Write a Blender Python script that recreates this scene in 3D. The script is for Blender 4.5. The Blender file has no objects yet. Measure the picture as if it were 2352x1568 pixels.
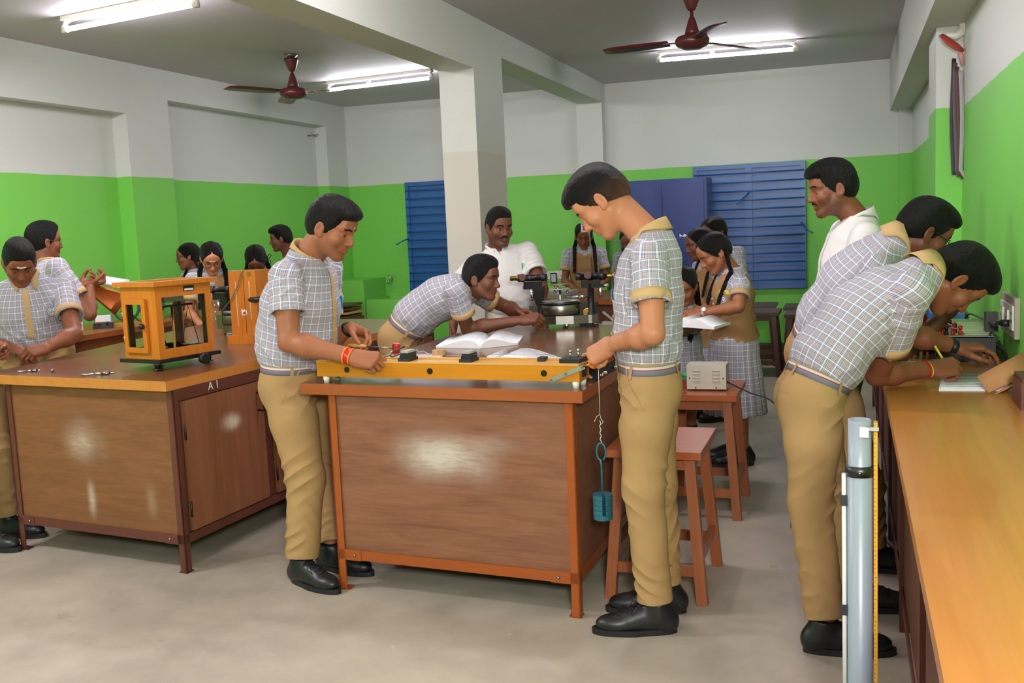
import bpy, bmesh, math, random
import numpy as np
from mathutils import Vector, Matrix
random.seed(7); np.random.seed(7)
SC = bpy.context.scene
COL = SC.collection
PI = math.pi

# ------------------------------------------------------------------ camera (35 mm lens at standing eye height)
CAM_Z = 1.5
FPX = 35 / 36 * 2352
def _cam_matrix(y, p, r):
    cy, sy = math.cos(y), math.sin(y)
    A = np.array([[cy, sy, 0], [-sy, cy, 0], [0, 0, 1.0]])
    B = np.array([[1, 0, 0], [0, 0, -1], [0, 1, 0.0]])
    cp, sp = math.cos(p), math.sin(p)
    P = np.array([[1, 0, 0], [0, cp, -sp], [0, sp, cp]])
    cr, sr = math.cos(r), math.sin(r)
    Q = np.array([[cr, -sr, 0], [sr, cr, 0], [0, 0, 1]])
    return Q @ P @ B @ A
CM = _cam_matrix(math.radians(18.86), math.radians(6.66), math.radians(-2.466))
CO = np.array([0, 0, CAM_Z])
def _ray(px, py): return CM.T @ np.array([(px - 1176) / FPX, (py - 784) / FPX, 1.0])
def atz(px, py, z): d = _ray(px, py); return CO + d * (z - CAM_Z) / d[2]
def aty(px, py, y): d = _ray(px, py); return CO + d * y / d[1]
def atx(px, py, x): d = _ray(px, py); return CO + d * x / d[0]
cam_d = bpy.data.cameras.new('camera'); cam_d.lens = 35; cam_d.sensor_width = 36
cam = bpy.data.objects.new('camera', cam_d); COL.objects.link(cam)
_m = Matrix.Identity(4)
for i in range(3):
    _m[i][0] = CM[0][i]; _m[i][1] = -CM[1][i]; _m[i][2] = -CM[2][i]; _m[i][3] = CO[i]
cam.matrix_world = _m
cam_d.clip_start = 0.05
SC.camera = cam

# ------------------------------------------------------------------ objects
def tag(o, label=None, cat=None, group=None, kind=None):
    if label: o['label'] = label
    if cat: o['category'] = cat
    if group: o['group'] = group
    if kind: o['kind'] = kind
    return o
def empty(name, loc=(0, 0, 0), rz=0, label=None, cat=None, group=None):
    o = bpy.data.objects.new(name, None); COL.objects.link(o)
    o.location = tuple(float(v) for v in loc); o.rotation_euler = (0, 0, rz); o.empty_display_size = .05
    return tag(o, label, cat, group)
def link(name, me, mats, parent=None, smooth=False):
    o = bpy.data.objects.new(name, me); COL.objects.link(o)
    if not isinstance(mats, (list, tuple)): mats = [mats]
    for m in mats: me.materials.append(m)
    if smooth: me.polygons.foreach_set('use_smooth', np.ones(len(me.polygons), dtype=bool))
    if parent is not None: o.parent = parent
    return o
def copy_tree(o, parent=None):
    c = o.copy(); COL.objects.link(c); c.parent = parent
    for ch in list(o.children): copy_tree(ch, c)
    return c

class MB:
    """collects shapes into one bmesh, linked as one mesh object"""
    def __init__(s): s.bm = bmesh.new(); s.mi = 0
    def _faces(s, vs, fs):
        bv = [s.bm.verts.new(tuple(float(c) for c in v)) for v in vs]
        for f in fs:
            try:
                q = s.bm.faces.new([bv[i] for i in f]); q.material_index = s.mi
            except ValueError: pass
        return s
    def box(s, lo, hi, M=None):
        x0, y0, z0 = lo; x1, y1, z1 = hi
        vs = [(x0,y0,z0),(x1,y0,z0),(x1,y1,z0),(x0,y1,z0),(x0,y0,z1),(x1,y0,z1),(x1,y1,z1),(x0,y1,z1)]
        if M is not None: vs = [M @ Vector(v) for v in vs]
        return s._faces(vs, [(0,3,2,1),(4,5,6,7),(0,1,5,4),(1,2,6,5),(2,3,7,6),(3,0,4,7)])
    def prism(s, poly, z0, z1, M=None):
        n = len(poly)
        vs = [(p[0], p[1], z0) for p in poly] + [(p[0], p[1], z1) for p in poly]
        if M is not None: vs = [M @ Vector(v) for v in vs]
        return s._faces(vs, [tuple(range(n))[::-1], tuple(range(n, 2*n))] + [(i, (i+1) % n, n+(i+1) % n, n+i) for i in range(n)])
    def hexa(s, bot, top):
        """bottom quad and top quad (counter clockwise seen from above)"""
        return s._faces(list(bot)+list(top), [(3,2,1,0),(4,5,6,7),(0,1,5,4),(1,2,6,5),(2,3,7,6),(3,0,4,7)])
    def beam(s, a, b, w, h, up=(0, 0, 1), w2=None, h2=None):
        a, b = Vector(tuple(a)), Vector(tuple(b)); d = (b-a).normalized(); up = Vector(up)
        sd = d.cross(up)
        if sd.length < 1e-4: sd = d.cross(Vector((0, 1, 0)))
        sd.normalize(); u = sd.cross(d)
        w2 = w if w2 is None else w2; h2 = h if h2 is None else h2
        vs = [a-sd*w/2-u*h/2, a+sd*w/2-u*h/2, a+sd*w/2+u*h/2, a-sd*w/2+u*h/2,
              b-sd*w2/2-u*h2/2, b+sd*w2/2-u*h2/2, b+sd*w2/2+u*h2/2, b-sd*w2/2+u*h2/2]
        return s._faces(vs, [(0,1,2,3),(7,6,5,4),(0,4,5,1),(1,5,6,2),(2,6,7,3),(3,7,4,0)])
    def cyl(s, a, b, r, r2=None, n=20, cap=True):
        return s.tube([a, b], [r, r if r2 is None else r2], n, cap)
    def tube(s, pts, r, n=10, cap=True, flat=1.0):
        pts = [Vector(tuple(p)) for p in pts]
        if not isinstance(r, (list, tuple)): r = [r]*len(pts)
        t0 = (pts[1]-pts[0]).normalized()
        nrm = t0.orthogonal().normalized(); rings = []
        for i, p in enumerate(pts):
            if i == 0: t = t0
            elif i == len(pts)-1: t = (pts[i]-pts[i-1]).normalized()
            else: t = ((pts[i+1]-pts[i]).normalized()+(pts[i]-pts[i-1]).normalized()).normalized()
            nrm = (nrm - t*nrm.dot(t))
            if nrm.length < 1e-6: nrm = t.orthogonal()
            nrm.normalize(); bn = t.cross(nrm)
            rings.append([s.bm.verts.new(p + (nrm*math.cos(2*PI*k/n) + bn*math.sin(2*PI*k/n)*flat)*max(r[i], 1e-5)) for k in range(n)])
        for i in range(len(rings)-1):
            for k in range(n):
                f = s.bm.faces.new((rings[i][k], rings[i][(k+1) % n], rings[i+1][(k+1) % n], rings[i+1][k])); f.material_index = s.mi; f.smooth = True
        if cap:
            f = s.bm.faces.new(rings[0][::-1]); f.material_index = s.mi
            f = s.bm.faces.new(rings[-1]); f.material_index = s.mi
        return s
    def lathe(s, prof, c=(0, 0, 0), axis=(0, 0, 1), n=28, cap=True):
        """prof: list of (radius, height) along the axis"""
        ax = Vector(axis).normalized(); c = Vector(tuple(c)); nrm = ax.orthogonal().normalized(); bn = ax.cross(nrm)
        rings = [[s.bm.verts.new(c + ax*h + (nrm*math.cos(2*PI*k/n)+bn*math.sin(2*PI*k/n))*max(r, 1e-5)) for k in range(n)] for r, h in prof]
        for i in range(len(rings)-1):
            for k in range(n):
                f = s.bm.faces.new((rings[i][k], rings[i][(k+1) % n], rings[i+1][(k+1) % n], rings[i+1][k])); f.material_index = s.mi; f.smooth = True
        if cap:
            f = s.bm.faces.new(rings[0][::-1]); f.material_index = s.mi
            f = s.bm.faces.new(rings[-1]); f.material_index = s.mi
        return s
    def torus(s, c, axis, R, r, n=32, m=8, a0=0, a1=2*PI):
        ax = Vector(axis).normalized(); c = Vector(tuple(c)); e1 = ax.orthogonal().normalized(); e2 = ax.cross(e1)
        full = abs(a1-a0-2*PI) < 1e-6
        pts = [c+(e1*math.cos(a0+(a1-a0)*k/n)+e2*math.sin(a0+(a1-a0)*k/n))*R for k in range(n+1)]
        return s.tube(pts, r, m, cap=not full)
    def sphere(s, c, r, n=16, m=10, sc=(1, 1, 1), M=None):
        prof = []
        c = Vector(tuple(c)); rings = []
        for i in range(m+1):
            th = PI*i/m
            rr = max(math.sin(th), 1e-4)
            ring = []
            for k in range(n):
                v = Vector((rr*math.cos(2*PI*k/n)*r*sc[0], rr*math.sin(2*PI*k/n)*r*sc[1], -math.cos(th)*r*sc[2]))
                if M is not None: v = M @ v
                ring.append(s.bm.verts.new(c+v))
            rings.append(ring)
        for i in range(m):
            for k in range(n):
                f = s.bm.faces.new((rings[i][k], rings[i][(k+1) % n], rings[i+1][(k+1) % n], rings[i+1][k])); f.smooth = True; f.material_index = s.mi
        return s
    def quad(s, a, b, c, d): return s._faces([a, b, c, d], [(0, 1, 2, 3)])
    def sheet(s, grid, th=None, nrm=None):
        """grid[i][j] of points -> surface; th gives it a thickness along nrm"""
        R, Cn = len(grid), len(grid[0])
        g = [[Vector(tuple(p)) for p in row] for row in grid]
        def put(rows): return [[s.bm.verts.new(p) for p in row] for row in rows]
        A = put(g)
        def faces(V, flip):
            for i in range(R-1):
                for j in range(Cn-1):
                    q = (V[i][j], V[i][j+1], V[i+1][j+1], V[i+1][j])
                    f = s.bm.faces.new(q[::-1] if flip else q); f.smooth = True; f.material_index = s.mi
        if th is None:
            faces(A, False); return s
        if nrm is None:
            off = [[None]*Cn for _ in range(R)]
            for i in range(R):
                for j in range(Cn):
                    du = g[min(i+1, R-1)][j]-g[max(i-1, 0)][j]; dv = g[i][min(j+1, Cn-1)]-g[i][max(j-1, 0)]
                    nn = dv.cross(du); off[i][j] = (nn.normalized() if nn.length > 1e-9 else Vector((0, 0, 1)))*th
        else:
            off = [[Vector(nrm)*th]*Cn for _ in range(R)]
        Bv = put([[g[i][j]-off[i][j] for j in range(Cn)] for i in range(R)])
        faces(A, False); faces(Bv, True)
        def strip(a, b):
            for k in range(len(a)-1):
                try: f = s.bm.faces.new((a[k], b[k], b[k+1], a[k+1])); f.material_index = s.mi
                except ValueError: pass
        strip(A[0], Bv[0]); strip(Bv[-1], A[-1])
        strip([r[0] for r in Bv], [r[0] for r in A]); strip([r[-1] for r in A], [r[-1] for r in Bv])
        return s
    def bevel(s, w, seg=2):
        es = [e for e in s.bm.edges if len(e.link_faces) == 2 and e.calc_face_angle(0) > .6]
        bmesh.ops.bevel(s.bm, geom=es, offset=w, segments=seg, profile=.6, affect='EDGES', clamp_overlap=True)
        return s
    def build(s, name, mats, parent=None, bevel=0, seg=2, smooth=False, inv=None):
        if bevel: s.bevel(bevel, seg)
        bmesh.ops.recalc_face_normals(s.bm, faces=s.bm.faces)
        me = bpy.data.meshes.new(name); s.bm.to_mesh(me); s.bm.free()
        if parent is not None and inv is not False:
            # shapes are given in world coordinates unless the parent sits at the origin
            me.transform(parent_inv(parent))
        if smooth:
            me.polygons.foreach_set('use_smooth', np.ones(len(me.polygons), dtype=bool))
        return link(name, me, mats, parent)
def parent_inv(p):
    m = Matrix.Identity(4)
    while p is not None:
        m = (Matrix.Translation(p.location) @ p.rotation_euler.to_matrix().to_4x4()) @ m
        p = p.parent
    return m.inverted()
def RZ(a, c=(0, 0, 0)): return Matrix.Translation(Vector(tuple(c))) @ Matrix.Rotation(a, 4, 'Z')

def text(name, s, size, M, mat, parent=None, extrude=.0006, align='CENTER'):
    cu = bpy.data.curves.new(name, 'FONT'); cu.body = s; cu.size = size; cu.extrude = extrude
    cu.align_x = align; cu.align_y = 'CENTER'; cu.resolution_u = 2
    o = bpy.data.objects.new(name+'_c', cu); COL.objects.link(o)
    dg = bpy.context.evaluated_depsgraph_get(); dg.update()
    me = bpy.data.meshes.new_from_object(o.evaluated_get(dg))
    bpy.data.objects.remove(o); me.name = name
    me.materials.clear()
    me.transform(M)
    if parent is not None: me.transform(parent_inv(parent))
    return link(name, me, mat, parent)
def frame(o, x, z):
    """matrix: text lies in the plane (x, y) with normal z"""
    x = Vector(tuple(x)).normalized(); z = Vector(tuple(z)); z = (z-x*z.dot(x)).normalized(); y = z.cross(x)
    m = Matrix.Identity(4)
    for i in range(3): m[i][0] = x[i]; m[i][1] = y[i]; m[i][2] = z[i]; m[i][3] = float(o[i])
    return m
def curve(pts, n=8):
    pts = [np.array(p, float) for p in pts]; out = []
    for i in range(len(pts)-1):
        p0 = pts[max(i-1, 0)]; p1 = pts[i]; p2 = pts[i+1]; p3 = pts[min(i+2, len(pts)-1)]
        for t in np.linspace(0, 1, n, endpoint=False):
            out.append(.5*((2*p1)+(-p0+p2)*t+(2*p0-5*p1+4*p2-p3)*t*t+(-p0+3*p1-3*p2+p3)*t**3))
    out.append(pts[-1]); return out
# ------------------------------------------------------------------ materials
def lin(c):
    c = [v/255 for v in c[:3]]
    return tuple(v/12.92 if v <= .04045 else ((v+.055)/1.055)**2.4 for v in c)+(1,)
class NT:
    def __init__(s, name):
        s.m = bpy.data.materials.new(name); s.m.use_nodes = True
        s.n = s.m.node_tree.nodes; s.l = s.m.node_tree.links
        s.p = s.n['Principled BSDF']
    def node(s, t, **kw):
        n = s.n.new(t)
        for k, v in kw.items():
            if k.startswith('i_'):
                key = k[2:]
                key = int(key) if key.isdigit() else key.replace('_', ' ')
                if hasattr(v, 'default_value') or isinstance(v, bpy.types.NodeSocket): s.l.new(v, n.inputs[key])
                else: n.inputs[key].default_value = v
            else: setattr(n, k, v)
        return n
    def link(s, a, b): s.l.new(a, b)
    def geo(s): return s.node('ShaderNodeNewGeometry').outputs['Position']
    def obj(s): return s.node('ShaderNodeTexCoord').outputs['Object']
    def uv(s): return s.node('ShaderNodeTexCoord').outputs['UV']
    def mapping(s, vec, scale=(1, 1, 1), loc=(0, 0, 0), rot=(0, 0, 0)):
        n = s.node('ShaderNodeMapping'); s.link(vec, n.inputs[0])
        n.inputs['Scale'].default_value = scale; n.inputs['Location'].default_value = loc; n.inputs['Rotation'].default_value = rot
        return n.outputs[0]
    def noise(s, vec, scale=5, detail=4, rough=.55, dist=0):
        n = s.node('ShaderNodeTexNoise'); s.link(vec, n.inputs['Vector'])
        n.inputs['Scale'].default_value = scale; n.inputs['Detail'].default_value = detail
        n.inputs['Roughness'].default_value = rough; n.inputs['Distortion'].default_value = dist
        return n.outputs['Fac']
    def ramp(s, fac, stops, interp='LINEAR'):
        n = s.node('ShaderNodeValToRGB'); s.link(fac, n.inputs[0]); cr = n.color_ramp; cr.interpolation = interp
        while len(cr.elements) > 1: cr.elements.remove(cr.elements[-1])
        cr.elements[0].position = stops[0][0]; cr.elements[0].color = stops[0][1] if len(stops[0][1]) == 4 else lin(stops[0][1])
        for p, c in stops[1:]:
            e = cr.elements.new(p); e.color = c if len(c) == 4 else lin(c)
        return n.outputs[0]
    def math(s, op, a, b=None, clamp=False):
        n = s.node('ShaderNodeMath'); n.operation = op; n.use_clamp = clamp
        for i, v in enumerate((a, b)):
            if v is None: continue
            if isinstance(v, (int, float)): n.inputs[i].default_value = v
            else: s.link(v, n.inputs[i])
        return n.outputs[0]
    def mix(s, fac, a, b, mode='MIX'):
        n = s.node('ShaderNodeMix'); n.data_type = 'RGBA'; n.blend_type = mode
        for k, v in ((0, fac), (6, a), (7, b)):
            if isinstance(v, bpy.types.NodeSocket): s.link(v, n.inputs[k])
            else: n.inputs[k].default_value = v if isinstance(v, float) else (v if len(v) == 4 else lin(v))
        return n.outputs[2]
    def xyz(s, vec):
        n = s.node('ShaderNodeSeparateXYZ'); s.link(vec, n.inputs[0]); return n.outputs
    def bump(s, h, strength=.3, dist=.01):
        n = s.node('ShaderNodeBump'); s.link(h, n.inputs['Height']); n.inputs['Strength'].default_value = strength; n.inputs['Distance'].default_value = dist
        s.link(n.outputs[0], s.p.inputs['Normal']); return n
    def set(s, color=None, rough=.5, metal=0, spec=None, **kw):
        if color is not None:
            if isinstance(color, bpy.types.NodeSocket): s.link(color, s.p.inputs['Base Color'])
            else: s.p.inputs['Base Color'].default_value = color if len(color) == 4 else lin(color)
        if isinstance(rough, bpy.types.NodeSocket): s.link(rough, s.p.inputs['Roughness'])
        else: s.p.inputs['Roughness'].default_value = rough
        s.p.inputs['Metallic'].default_value = metal
        if spec is not None: s.p.inputs['Specular IOR Level'].default_value = spec
        for k, v in kw.items(): s.p.inputs[k.replace('_', ' ')].default_value = v
        return s.m
_flat = {}
def flat(name, c, rough=.5, metal=0, var=.06, spec=None):
    """plain paint / plastic / metal with a slight procedural unevenness"""
    if name in _flat: return _flat[name]
    t = NT(name)
    f = t.noise(t.obj(), 14, 3)
    lc = lin(c)
    col = t.mix(f, tuple(v*(1-var) for v in lc[:3])+(1,), tuple(min(1, v*(1+var)) for v in lc[:3])+(1,))
    _flat[name] = t.set(col, rough, metal, spec); return t.m
def emis(name, c, st):
    t = NT(name); t.set(c, .4); t.p.inputs['Emission Color'].default_value = lin(c); t.p.inputs['Emission Strength'].default_value = st; return t.m

GREEN_Z = 2.055
def wall_mat(name, white=(226, 228, 222), green=(128, 212, 86), split=True):
    t = NT(name); p = t.geo(); z = t.xyz(p)[2]
    n1 = t.noise(p, 1.3, 4); n2 = t.noise(p, 160, 2)
    wob = t.math('MULTIPLY', t.math('SUBTRACT', t.noise(t.mapping(p, (1, 1, 0)), 3.5, 3), .5), .018)
    w = t.mix(n1, tuple(v*.955 for v in lin(white)[:3])+(1,), lin(white))
    g = t.mix(n1, tuple(v*.93 for v in lin(green)[:3])+(1,), lin(green))
    if split:
        f = t.math('GREATER_THAN', t.math('ADD', z, wob), GREEN_Z)
        c = t.mix(f, g, w)
    else: c = w
    t.bump(t.math('ADD', n2, t.math('MULTIPLY', n1, 2.0)), .12, .004)
    return t.set(c, .62 if not split else .55)
M_WALL = wall_mat('wall_paint', (220, 221, 216))
M_CEIL = wall_mat('ceiling_paint', (206, 197, 204), split=False)
def column_mat():
    t = NT('column_paint'); p = t.geo(); z = t.xyz(p)[2]
    n1 = t.noise(p, 1.6, 4)
    f = t.math('GREATER_THAN', t.math('ADD', z, t.math('MULTIPLY', n1, .01)), 2.06)
    a = t.mix(n1, (202, 195, 183), (212, 206, 194)); b = t.mix(n1, (206, 206, 200), (216, 216, 210))
    t.bump(t.noise(p, 150, 2), .1, .004)
    return t.set(t.mix(f, a, b), .6)
M_COLUMN = column_mat()
def floor_mat():
    t = NT('floor_cement'); p = t.geo()
    a = t.noise(p, .9, 6, .6, .4); b = t.noise(p, 5, 5, .65); c = t.noise(p, 60, 3)
    col = t.ramp(t.math('ADD', t.math('MULTIPLY', a, .6), t.math('MULTIPLY', b, .4)),
                 [(.3, (146, 138, 124)), (.48, (173, 163, 148)), (.62, (190, 179, 162)), (.75, (164, 156, 140))])
    v = t.node('ShaderNodeTexVoronoi'); t.link(t.mapping(p, (5.5, 7, 1), (.3, .1, 0)), v.inputs['Vector']); v.inputs['Scale'].default_value = 1.6
    spot = t.math('LESS_THAN', v.outputs['Distance'], t.math('MULTIPLY', t.noise(p, 3.3, 2), .17))
    region = t.math('GREATER_THAN', t.noise(p, 1.1, 1), .58)
    col = t.mix(t.math('MULTIPLY', t.math('MULTIPLY', spot, region), .55), col, (206, 196, 172))
    dk = t.math('MULTIPLY', t.math('GREATER_THAN', t.noise(p, 2.2, 5, .7), .66), .25)
    col = t.mix(dk, col, (112, 106, 96))
    t.bump(c, .08, .004)
    return t.set(col, t.math('ADD', .38, t.math('MULTIPLY', b, .25)))
M_FLOOR = floor_mat()
def wood(name, c1, c2, axis=0, scale=1.0, rough=.35, scuff=(), edge=None, coat=0, streak=1.0):
    """grain runs along the given object axis; scuff: (centre xyz, radii xyz, strength, colour) worn patches"""
    t = NT(name); o = t.obj()
    sc = [9*scale, 9*scale, 9*scale]; sc[axis] = .55*scale
    g = t.noise(t.mapping(o, tuple(sc)), 2.4, 6, .62, 1.2)
    sc2 = [70*scale, 70*scale, 70*scale]; sc2[axis] = 2.2*scale
    f = t.noise(t.mapping(o, tuple(sc2)), 1.6, 3, .6)
    k = t.math('ADD', t.math('MULTIPLY', g, .7), t.math('MULTIPLY', f, .3*streak))
    col = t.ramp(k, [(.28, c1), (.68, c2)])
    for (cc, rr, st, sccol) in scuff:
        q = t.mapping(t.geo(), tuple(1/r for r in rr), tuple(-cc[i]/rr[i] for i in range(3)))
        ln = t.node('ShaderNodeVectorMath'); ln.operation = 'LENGTH'; t.link(q, ln.inputs[0])
        sm = t.node('ShaderNodeMapRange'); sm.interpolation_type = 'SMOOTHSTEP'; t.link(t.math('ADD', ln.outputs['Value'], t.math('MULTIPLY', t.math('SUBTRACT', t.noise(t.geo(), 3.2, 3), .5), .9)), sm.inputs[0])
        sm.inputs[1].default_value = 1.15; sm.inputs[2].default_value = .0; sm.inputs[3].default_value = 0; sm.inputs[4].default_value = 1
        stv = t.noise(t.mapping(o, tuple(8 if i == axis else 60 for i in range(3)), (0, 0, 0), (.2, .35, .3)), 1.5, 5, .7, .6)
        mk = t.math('MULTIPLY', t.math('MULTIPLY', sm.outputs[0], sm.outputs[0]), t.math('MULTIPLY', t.math('ADD', stv, .02, True), st*1.35), True)
        col = t.mix(mk, col, sccol)
    t.bump(f, .12, .002)
    if coat: t.p.inputs['Coat Weight'].default_value = coat; t.p.inputs['Coat Roughness'].default_value = .12
    return t.set(col, rough)
M_TOP = wood('varnished_table_top', (98, 56, 31), (128, 76, 42), 1, 1, .3, coat=.25)
M_TOPEDGE = M_TOP
M_BENCH = wood('varnished_bench_top', (182, 112, 50), (202, 132, 66), 1, .7, .3, coat=.25)
M_TOPB = wood('brown_laminate_top', (112, 74, 52), (132, 90, 64), 1, .6, .22, coat=.3, streak=.5)
M_EDGE = wood('orange_painted_wood', (152, 80, 38), (168, 92, 46), 0, .5, .35, streak=.3)
M_PANEL_T = wood('plywood_panel', (112, 68, 46), (148, 98, 72), 0, .9, .55,
                 scuff=[((-1.55, 3.5, .60), (.34, .6, .15), 1.5, (200, 188, 176)), ((-1.33, 3.5, .66), (.3, .6, .07), .5, (190, 172, 156))])
M_PANEL_L = wood('plywood_panel_left', (108, 68, 38), (138, 90, 54), 0, .9, .55,
                 scuff=[((-3.42, 3.6, .57), (.2, .6, .17), .9, (200, 185, 165)), ((-3.40, 3.6, .30), (.045, .6, .13), 1.1, (205, 190, 170)), ((-3.02, 3.6, .33), (.06, .6, .13), .5, (190, 170, 140))])
M_DOOR_L = wood('plywood_door', (118, 70, 46), (150, 96, 66), 2, .9, .5, scuff=[((-2.82, 4.02, .62), (.6, .11, .06), 1.5, (205, 190, 172))])
M_PANEL_D = wood('dark_plywood', (74, 40, 28), (104, 60, 42), 0, .9, .5)
M_FRAME_O = flat('orange_painted_steel', (158, 78, 27), .38)
M_FRAME_D = flat('red_oxide_steel', (96, 50, 40), .5, var=.25)
M_STOOL = wood('stool_wood', (142, 78, 45), (166, 96, 58), 2, 1.3, .35)
M_STOOLTOP = wood('stool_top_wood', (150, 72, 36), (182, 96, 50), 0, 1.6, .28, coat=.2)
M_STOOLDK = wood('dark_stool_wood', (92, 54, 46), (112, 70, 58), 2, 1.3, .4)
M_STOOLDKT = wood('dark_stool_top', (84, 64, 48), (104, 80, 58), 0, 1.3, .35)
M_BOX = wood('golden_box_wood', (180, 98, 24), (206, 124, 38), 2, 1.2, .32, coat=.2)
M_SONO = wood('amber_varnished_wood', (188, 114, 10), (210, 138, 24), 0, .8, .3, coat=.3)
M_SONOTOP = wood('pale_bare_wood', (196, 140, 70), (222, 172, 100), 0, 1.0, .4)
M_BLACK = flat('black_enamel', (22, 22, 24), .35)
M_BLACKP = flat('black_plastic', (28, 28, 32), .45)
M_RUB = flat('black_rubber', (34, 36, 40), .6)
M_CHROME = flat('chrome', (210, 210, 212), .18, 1)
M_STEEL = flat('brushed_steel', (150, 148, 142), .32, 1)
M_GREYM = flat('grey_metal_paint', (168, 166, 156), .4)
M_ALU = flat('aluminium', (190, 190, 188), .35, .9)
M_BRASS = flat('brass', (190, 150, 80), .3, 1)
M_WHITEP = flat('white_plastic', (232, 230, 220), .4)
M_PAPER = flat('white_paper', (236, 236, 240), .8, var=.02)
M_PAGE = flat('page_edges', (214, 210, 206), .85)
M_INK = flat('dark_ink', (98, 98, 108), .8)
M_BLUE_I = flat('blue_ink', (70, 84, 140), .8)
M_PINK_I = flat('pink_ink', (205, 150, 165), .8)
M_RED = flat('red_plastic', (200, 26, 22), .35)
M_REDM = flat('red_enamel', (190, 30, 26), .35)
M_BLUEP = flat('blue_plastic', (36, 110, 190), .4)
M_BEIGE = flat('beige_powder_coat', (196, 190, 176), .45)
M_ORANGE = flat('orange_plastic', (255, 140, 20), .35)
M_TEAL = flat('teal_hammered_paint', (48, 110, 124), .35, .3)
M_PVC = flat('grey_pvc', (132, 141, 152), .35)
M_YEL = flat('yellow_scale', (206, 146, 34), .4)
M_WINB = flat('blue_gloss_paint', (30, 92, 166), .36, var=.1, spec=.9)
M_CUPB = flat('navy_steel', (46, 62, 124), .36, var=.1)
M_FAN = flat('maroon_enamel', (98, 40, 44), .3)
M_TUBE = emis('tube_glow', (250, 246, 255), 66.0)
M_GLASS = NT('clear_glass'); M_GLASS.set((255, 255, 255), .02); M_GLASS.p.inputs['Transmission Weight'].default_value = 1; M_GLASS.p.inputs['IOR'].default_value = 1.12; M_GLASS = M_GLASS.m
M_CARD = flat('brown_cardboard', (188, 134, 86), .7)
M_ORANGECARD = flat('orange_cover_card', (206, 108, 44), .55)
M_THREAD = flat('white_thread', (222, 216, 200), .8)
M_SCONC = M_WALL
# ------------------------------------------------------------------ room shell
XL, XN, YB, XR, ZC, YF = -5.85, -6.0, 11.15, .61, 3.02, -4.5
def struct(name, mb, mat, bevel=0): return tag(mb.build(name, mat, None, bevel), kind='structure')
struct('floor', MB().box((XN-.2, YF, -.1), (XR+.2, YB+.25, 0)), M_FLOOR)
struct('ceiling', MB().box((XN-.2, YF, ZC), (XR+.2, YB+.25, ZC+.12)), M_CEIL)
def ring_wall(outer, holes, x_or_y, axis, d0, d1):
    """a wall slab with rectangular recesses (holes as (u0,u1,z0,z1)); built from strips"""
    mb = MB(); us = sorted({outer[0], outer[1], *[h[0] for h in holes], *[h[1] for h in holes]})
    for i in range(len(us)-1):
        a, b = us[i], us[i+1]; zs = [(outer[2], outer[3])]
        for h in holes:
            if h[0] <= a+1e-6 and h[1] >= b-1e-6:
                zs = [z for q in zs for z in ((q[0], min(q[1], h[2])), (max(q[0], h[3]), q[1])) if z[1]-z[0] > 1e-6]
        for z0, z1 in zs:
            if axis == 'x': mb.box((d0, a, z0), (d1, b, z1))
            else: mb.box((a, d0, z0), (b, d1, z1))
    return mb
# left wall with two shallow recesses
wl = ring_wall((YF, YB+.2, 0, ZC), [(2.6, 7.19, 0, 2.59), (7.76, 10.66, 0, 2.755)], None, 'x', XN, XL)
wl.box((XN-.2, YF, 0), (XN, YB+.2, ZC))
struct('wall_left', wl, M_WALL)
struct('wall_back', MB().box((XN-.2, YB, 0), (XR+.2, YB+.2, ZC)), M_WALL)
struct('wall_right', MB().box((XR, YF, 0), (XR+.2, YB, ZC)), M_WALL)
struct('wall_front', MB().box((XN-.2, YF-.2, 0), (XR+.2, YF, ZC)), M_WALL)
# pilasters and beams
struct('wall_right_pilaster', MB().box((.47, 6.26, 0), (XR, 6.80, 2.5)), M_WALL)
struct('wall_right_corner_pilaster', MB().box((.485, 11.0, 0), (XR, YB, 2.5)), M_WALL)
struct('wall_right_beam', MB().box((.40, YF, 2.5), (XR, YB, ZC)), M_COLUMN)
struct('wall_back_pilaster', MB().box((-2.885, 11.0, 0), (-2.592, YB, 2.81)), M_WALL)
BX0, BX1 = -2.865, -2.59
struct('beam_near', MB().box((BX0, YF, 2.65), (BX1, 6.98, ZC)), M_COLUMN)
struct('beam_far', MB().box((BX0, 7.62, 2.81), (BX1, YB, ZC)), M_COLUMN)
struct('column', MB().box((BX0, 6.98, 0), (BX1, 7.62, ZC)), M_COLUMN, .006)
struct('baseboard_back', MB().box((XN, YB-.012, 0), (XR, YB, .1)), flat('dark_skirting', (70, 92, 60), .6))

# louvred steel windows on the back wall
def louvre_window(name, x0, x1, z0, z1, mull=True):
    y = YB
    fr = MB(); w = .045
    xm = (x0+x1)/2
    cols = [(x0, xm), (xm, x1)] if mull else [(x0, x1)]
    fr.box((x0, y-.06, z0), (x1, y-.02, z0+w)).box((x0, y-.06, z1-w), (x1, y-.02, z1)).box((x0, y-.06, z0+w), (x0+w, y-.02, z1-w)).box((x1-w, y-.06, z0+w), (x1, y-.02, z1-w))
    zm = z0+(z1-z0)*.44
    fr.box((x0+w, y-.055, zm-.025), (x1-w, y-.02, zm+.025))
    if mull: fr.box((xm-.035, y-.058, z0+w), (xm+.035, y-.02, zm-.025)).box((xm-.035, y-.058, zm+.025), (xm+.035, y-.02, z1-w))
    root = fr.build(name, M_WINB, None, .004); tag(root, kind='structure')
    for (a, b) in cols:
        for (c, d) in ((z0+w, zm-.025), (zm+.025, z1-w)):
            aa, bb = a+(.045 if a == x0 else .035), b-(.045 if b == x1 else .035)
            s = MB().box((aa, y-.03, c), (bb, y-.018, d)).build('shutter_panel', M_WINB, root)
    n = 14
    for i in range(1, n):
        z = z0+(z1-z0)*i/n
        MB().cyl((x0+.01, y-.072, z), (x1-.01, y-.072, z), .0075, n=8).build('grille_bar', M_WINB, root)
    return root
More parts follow.
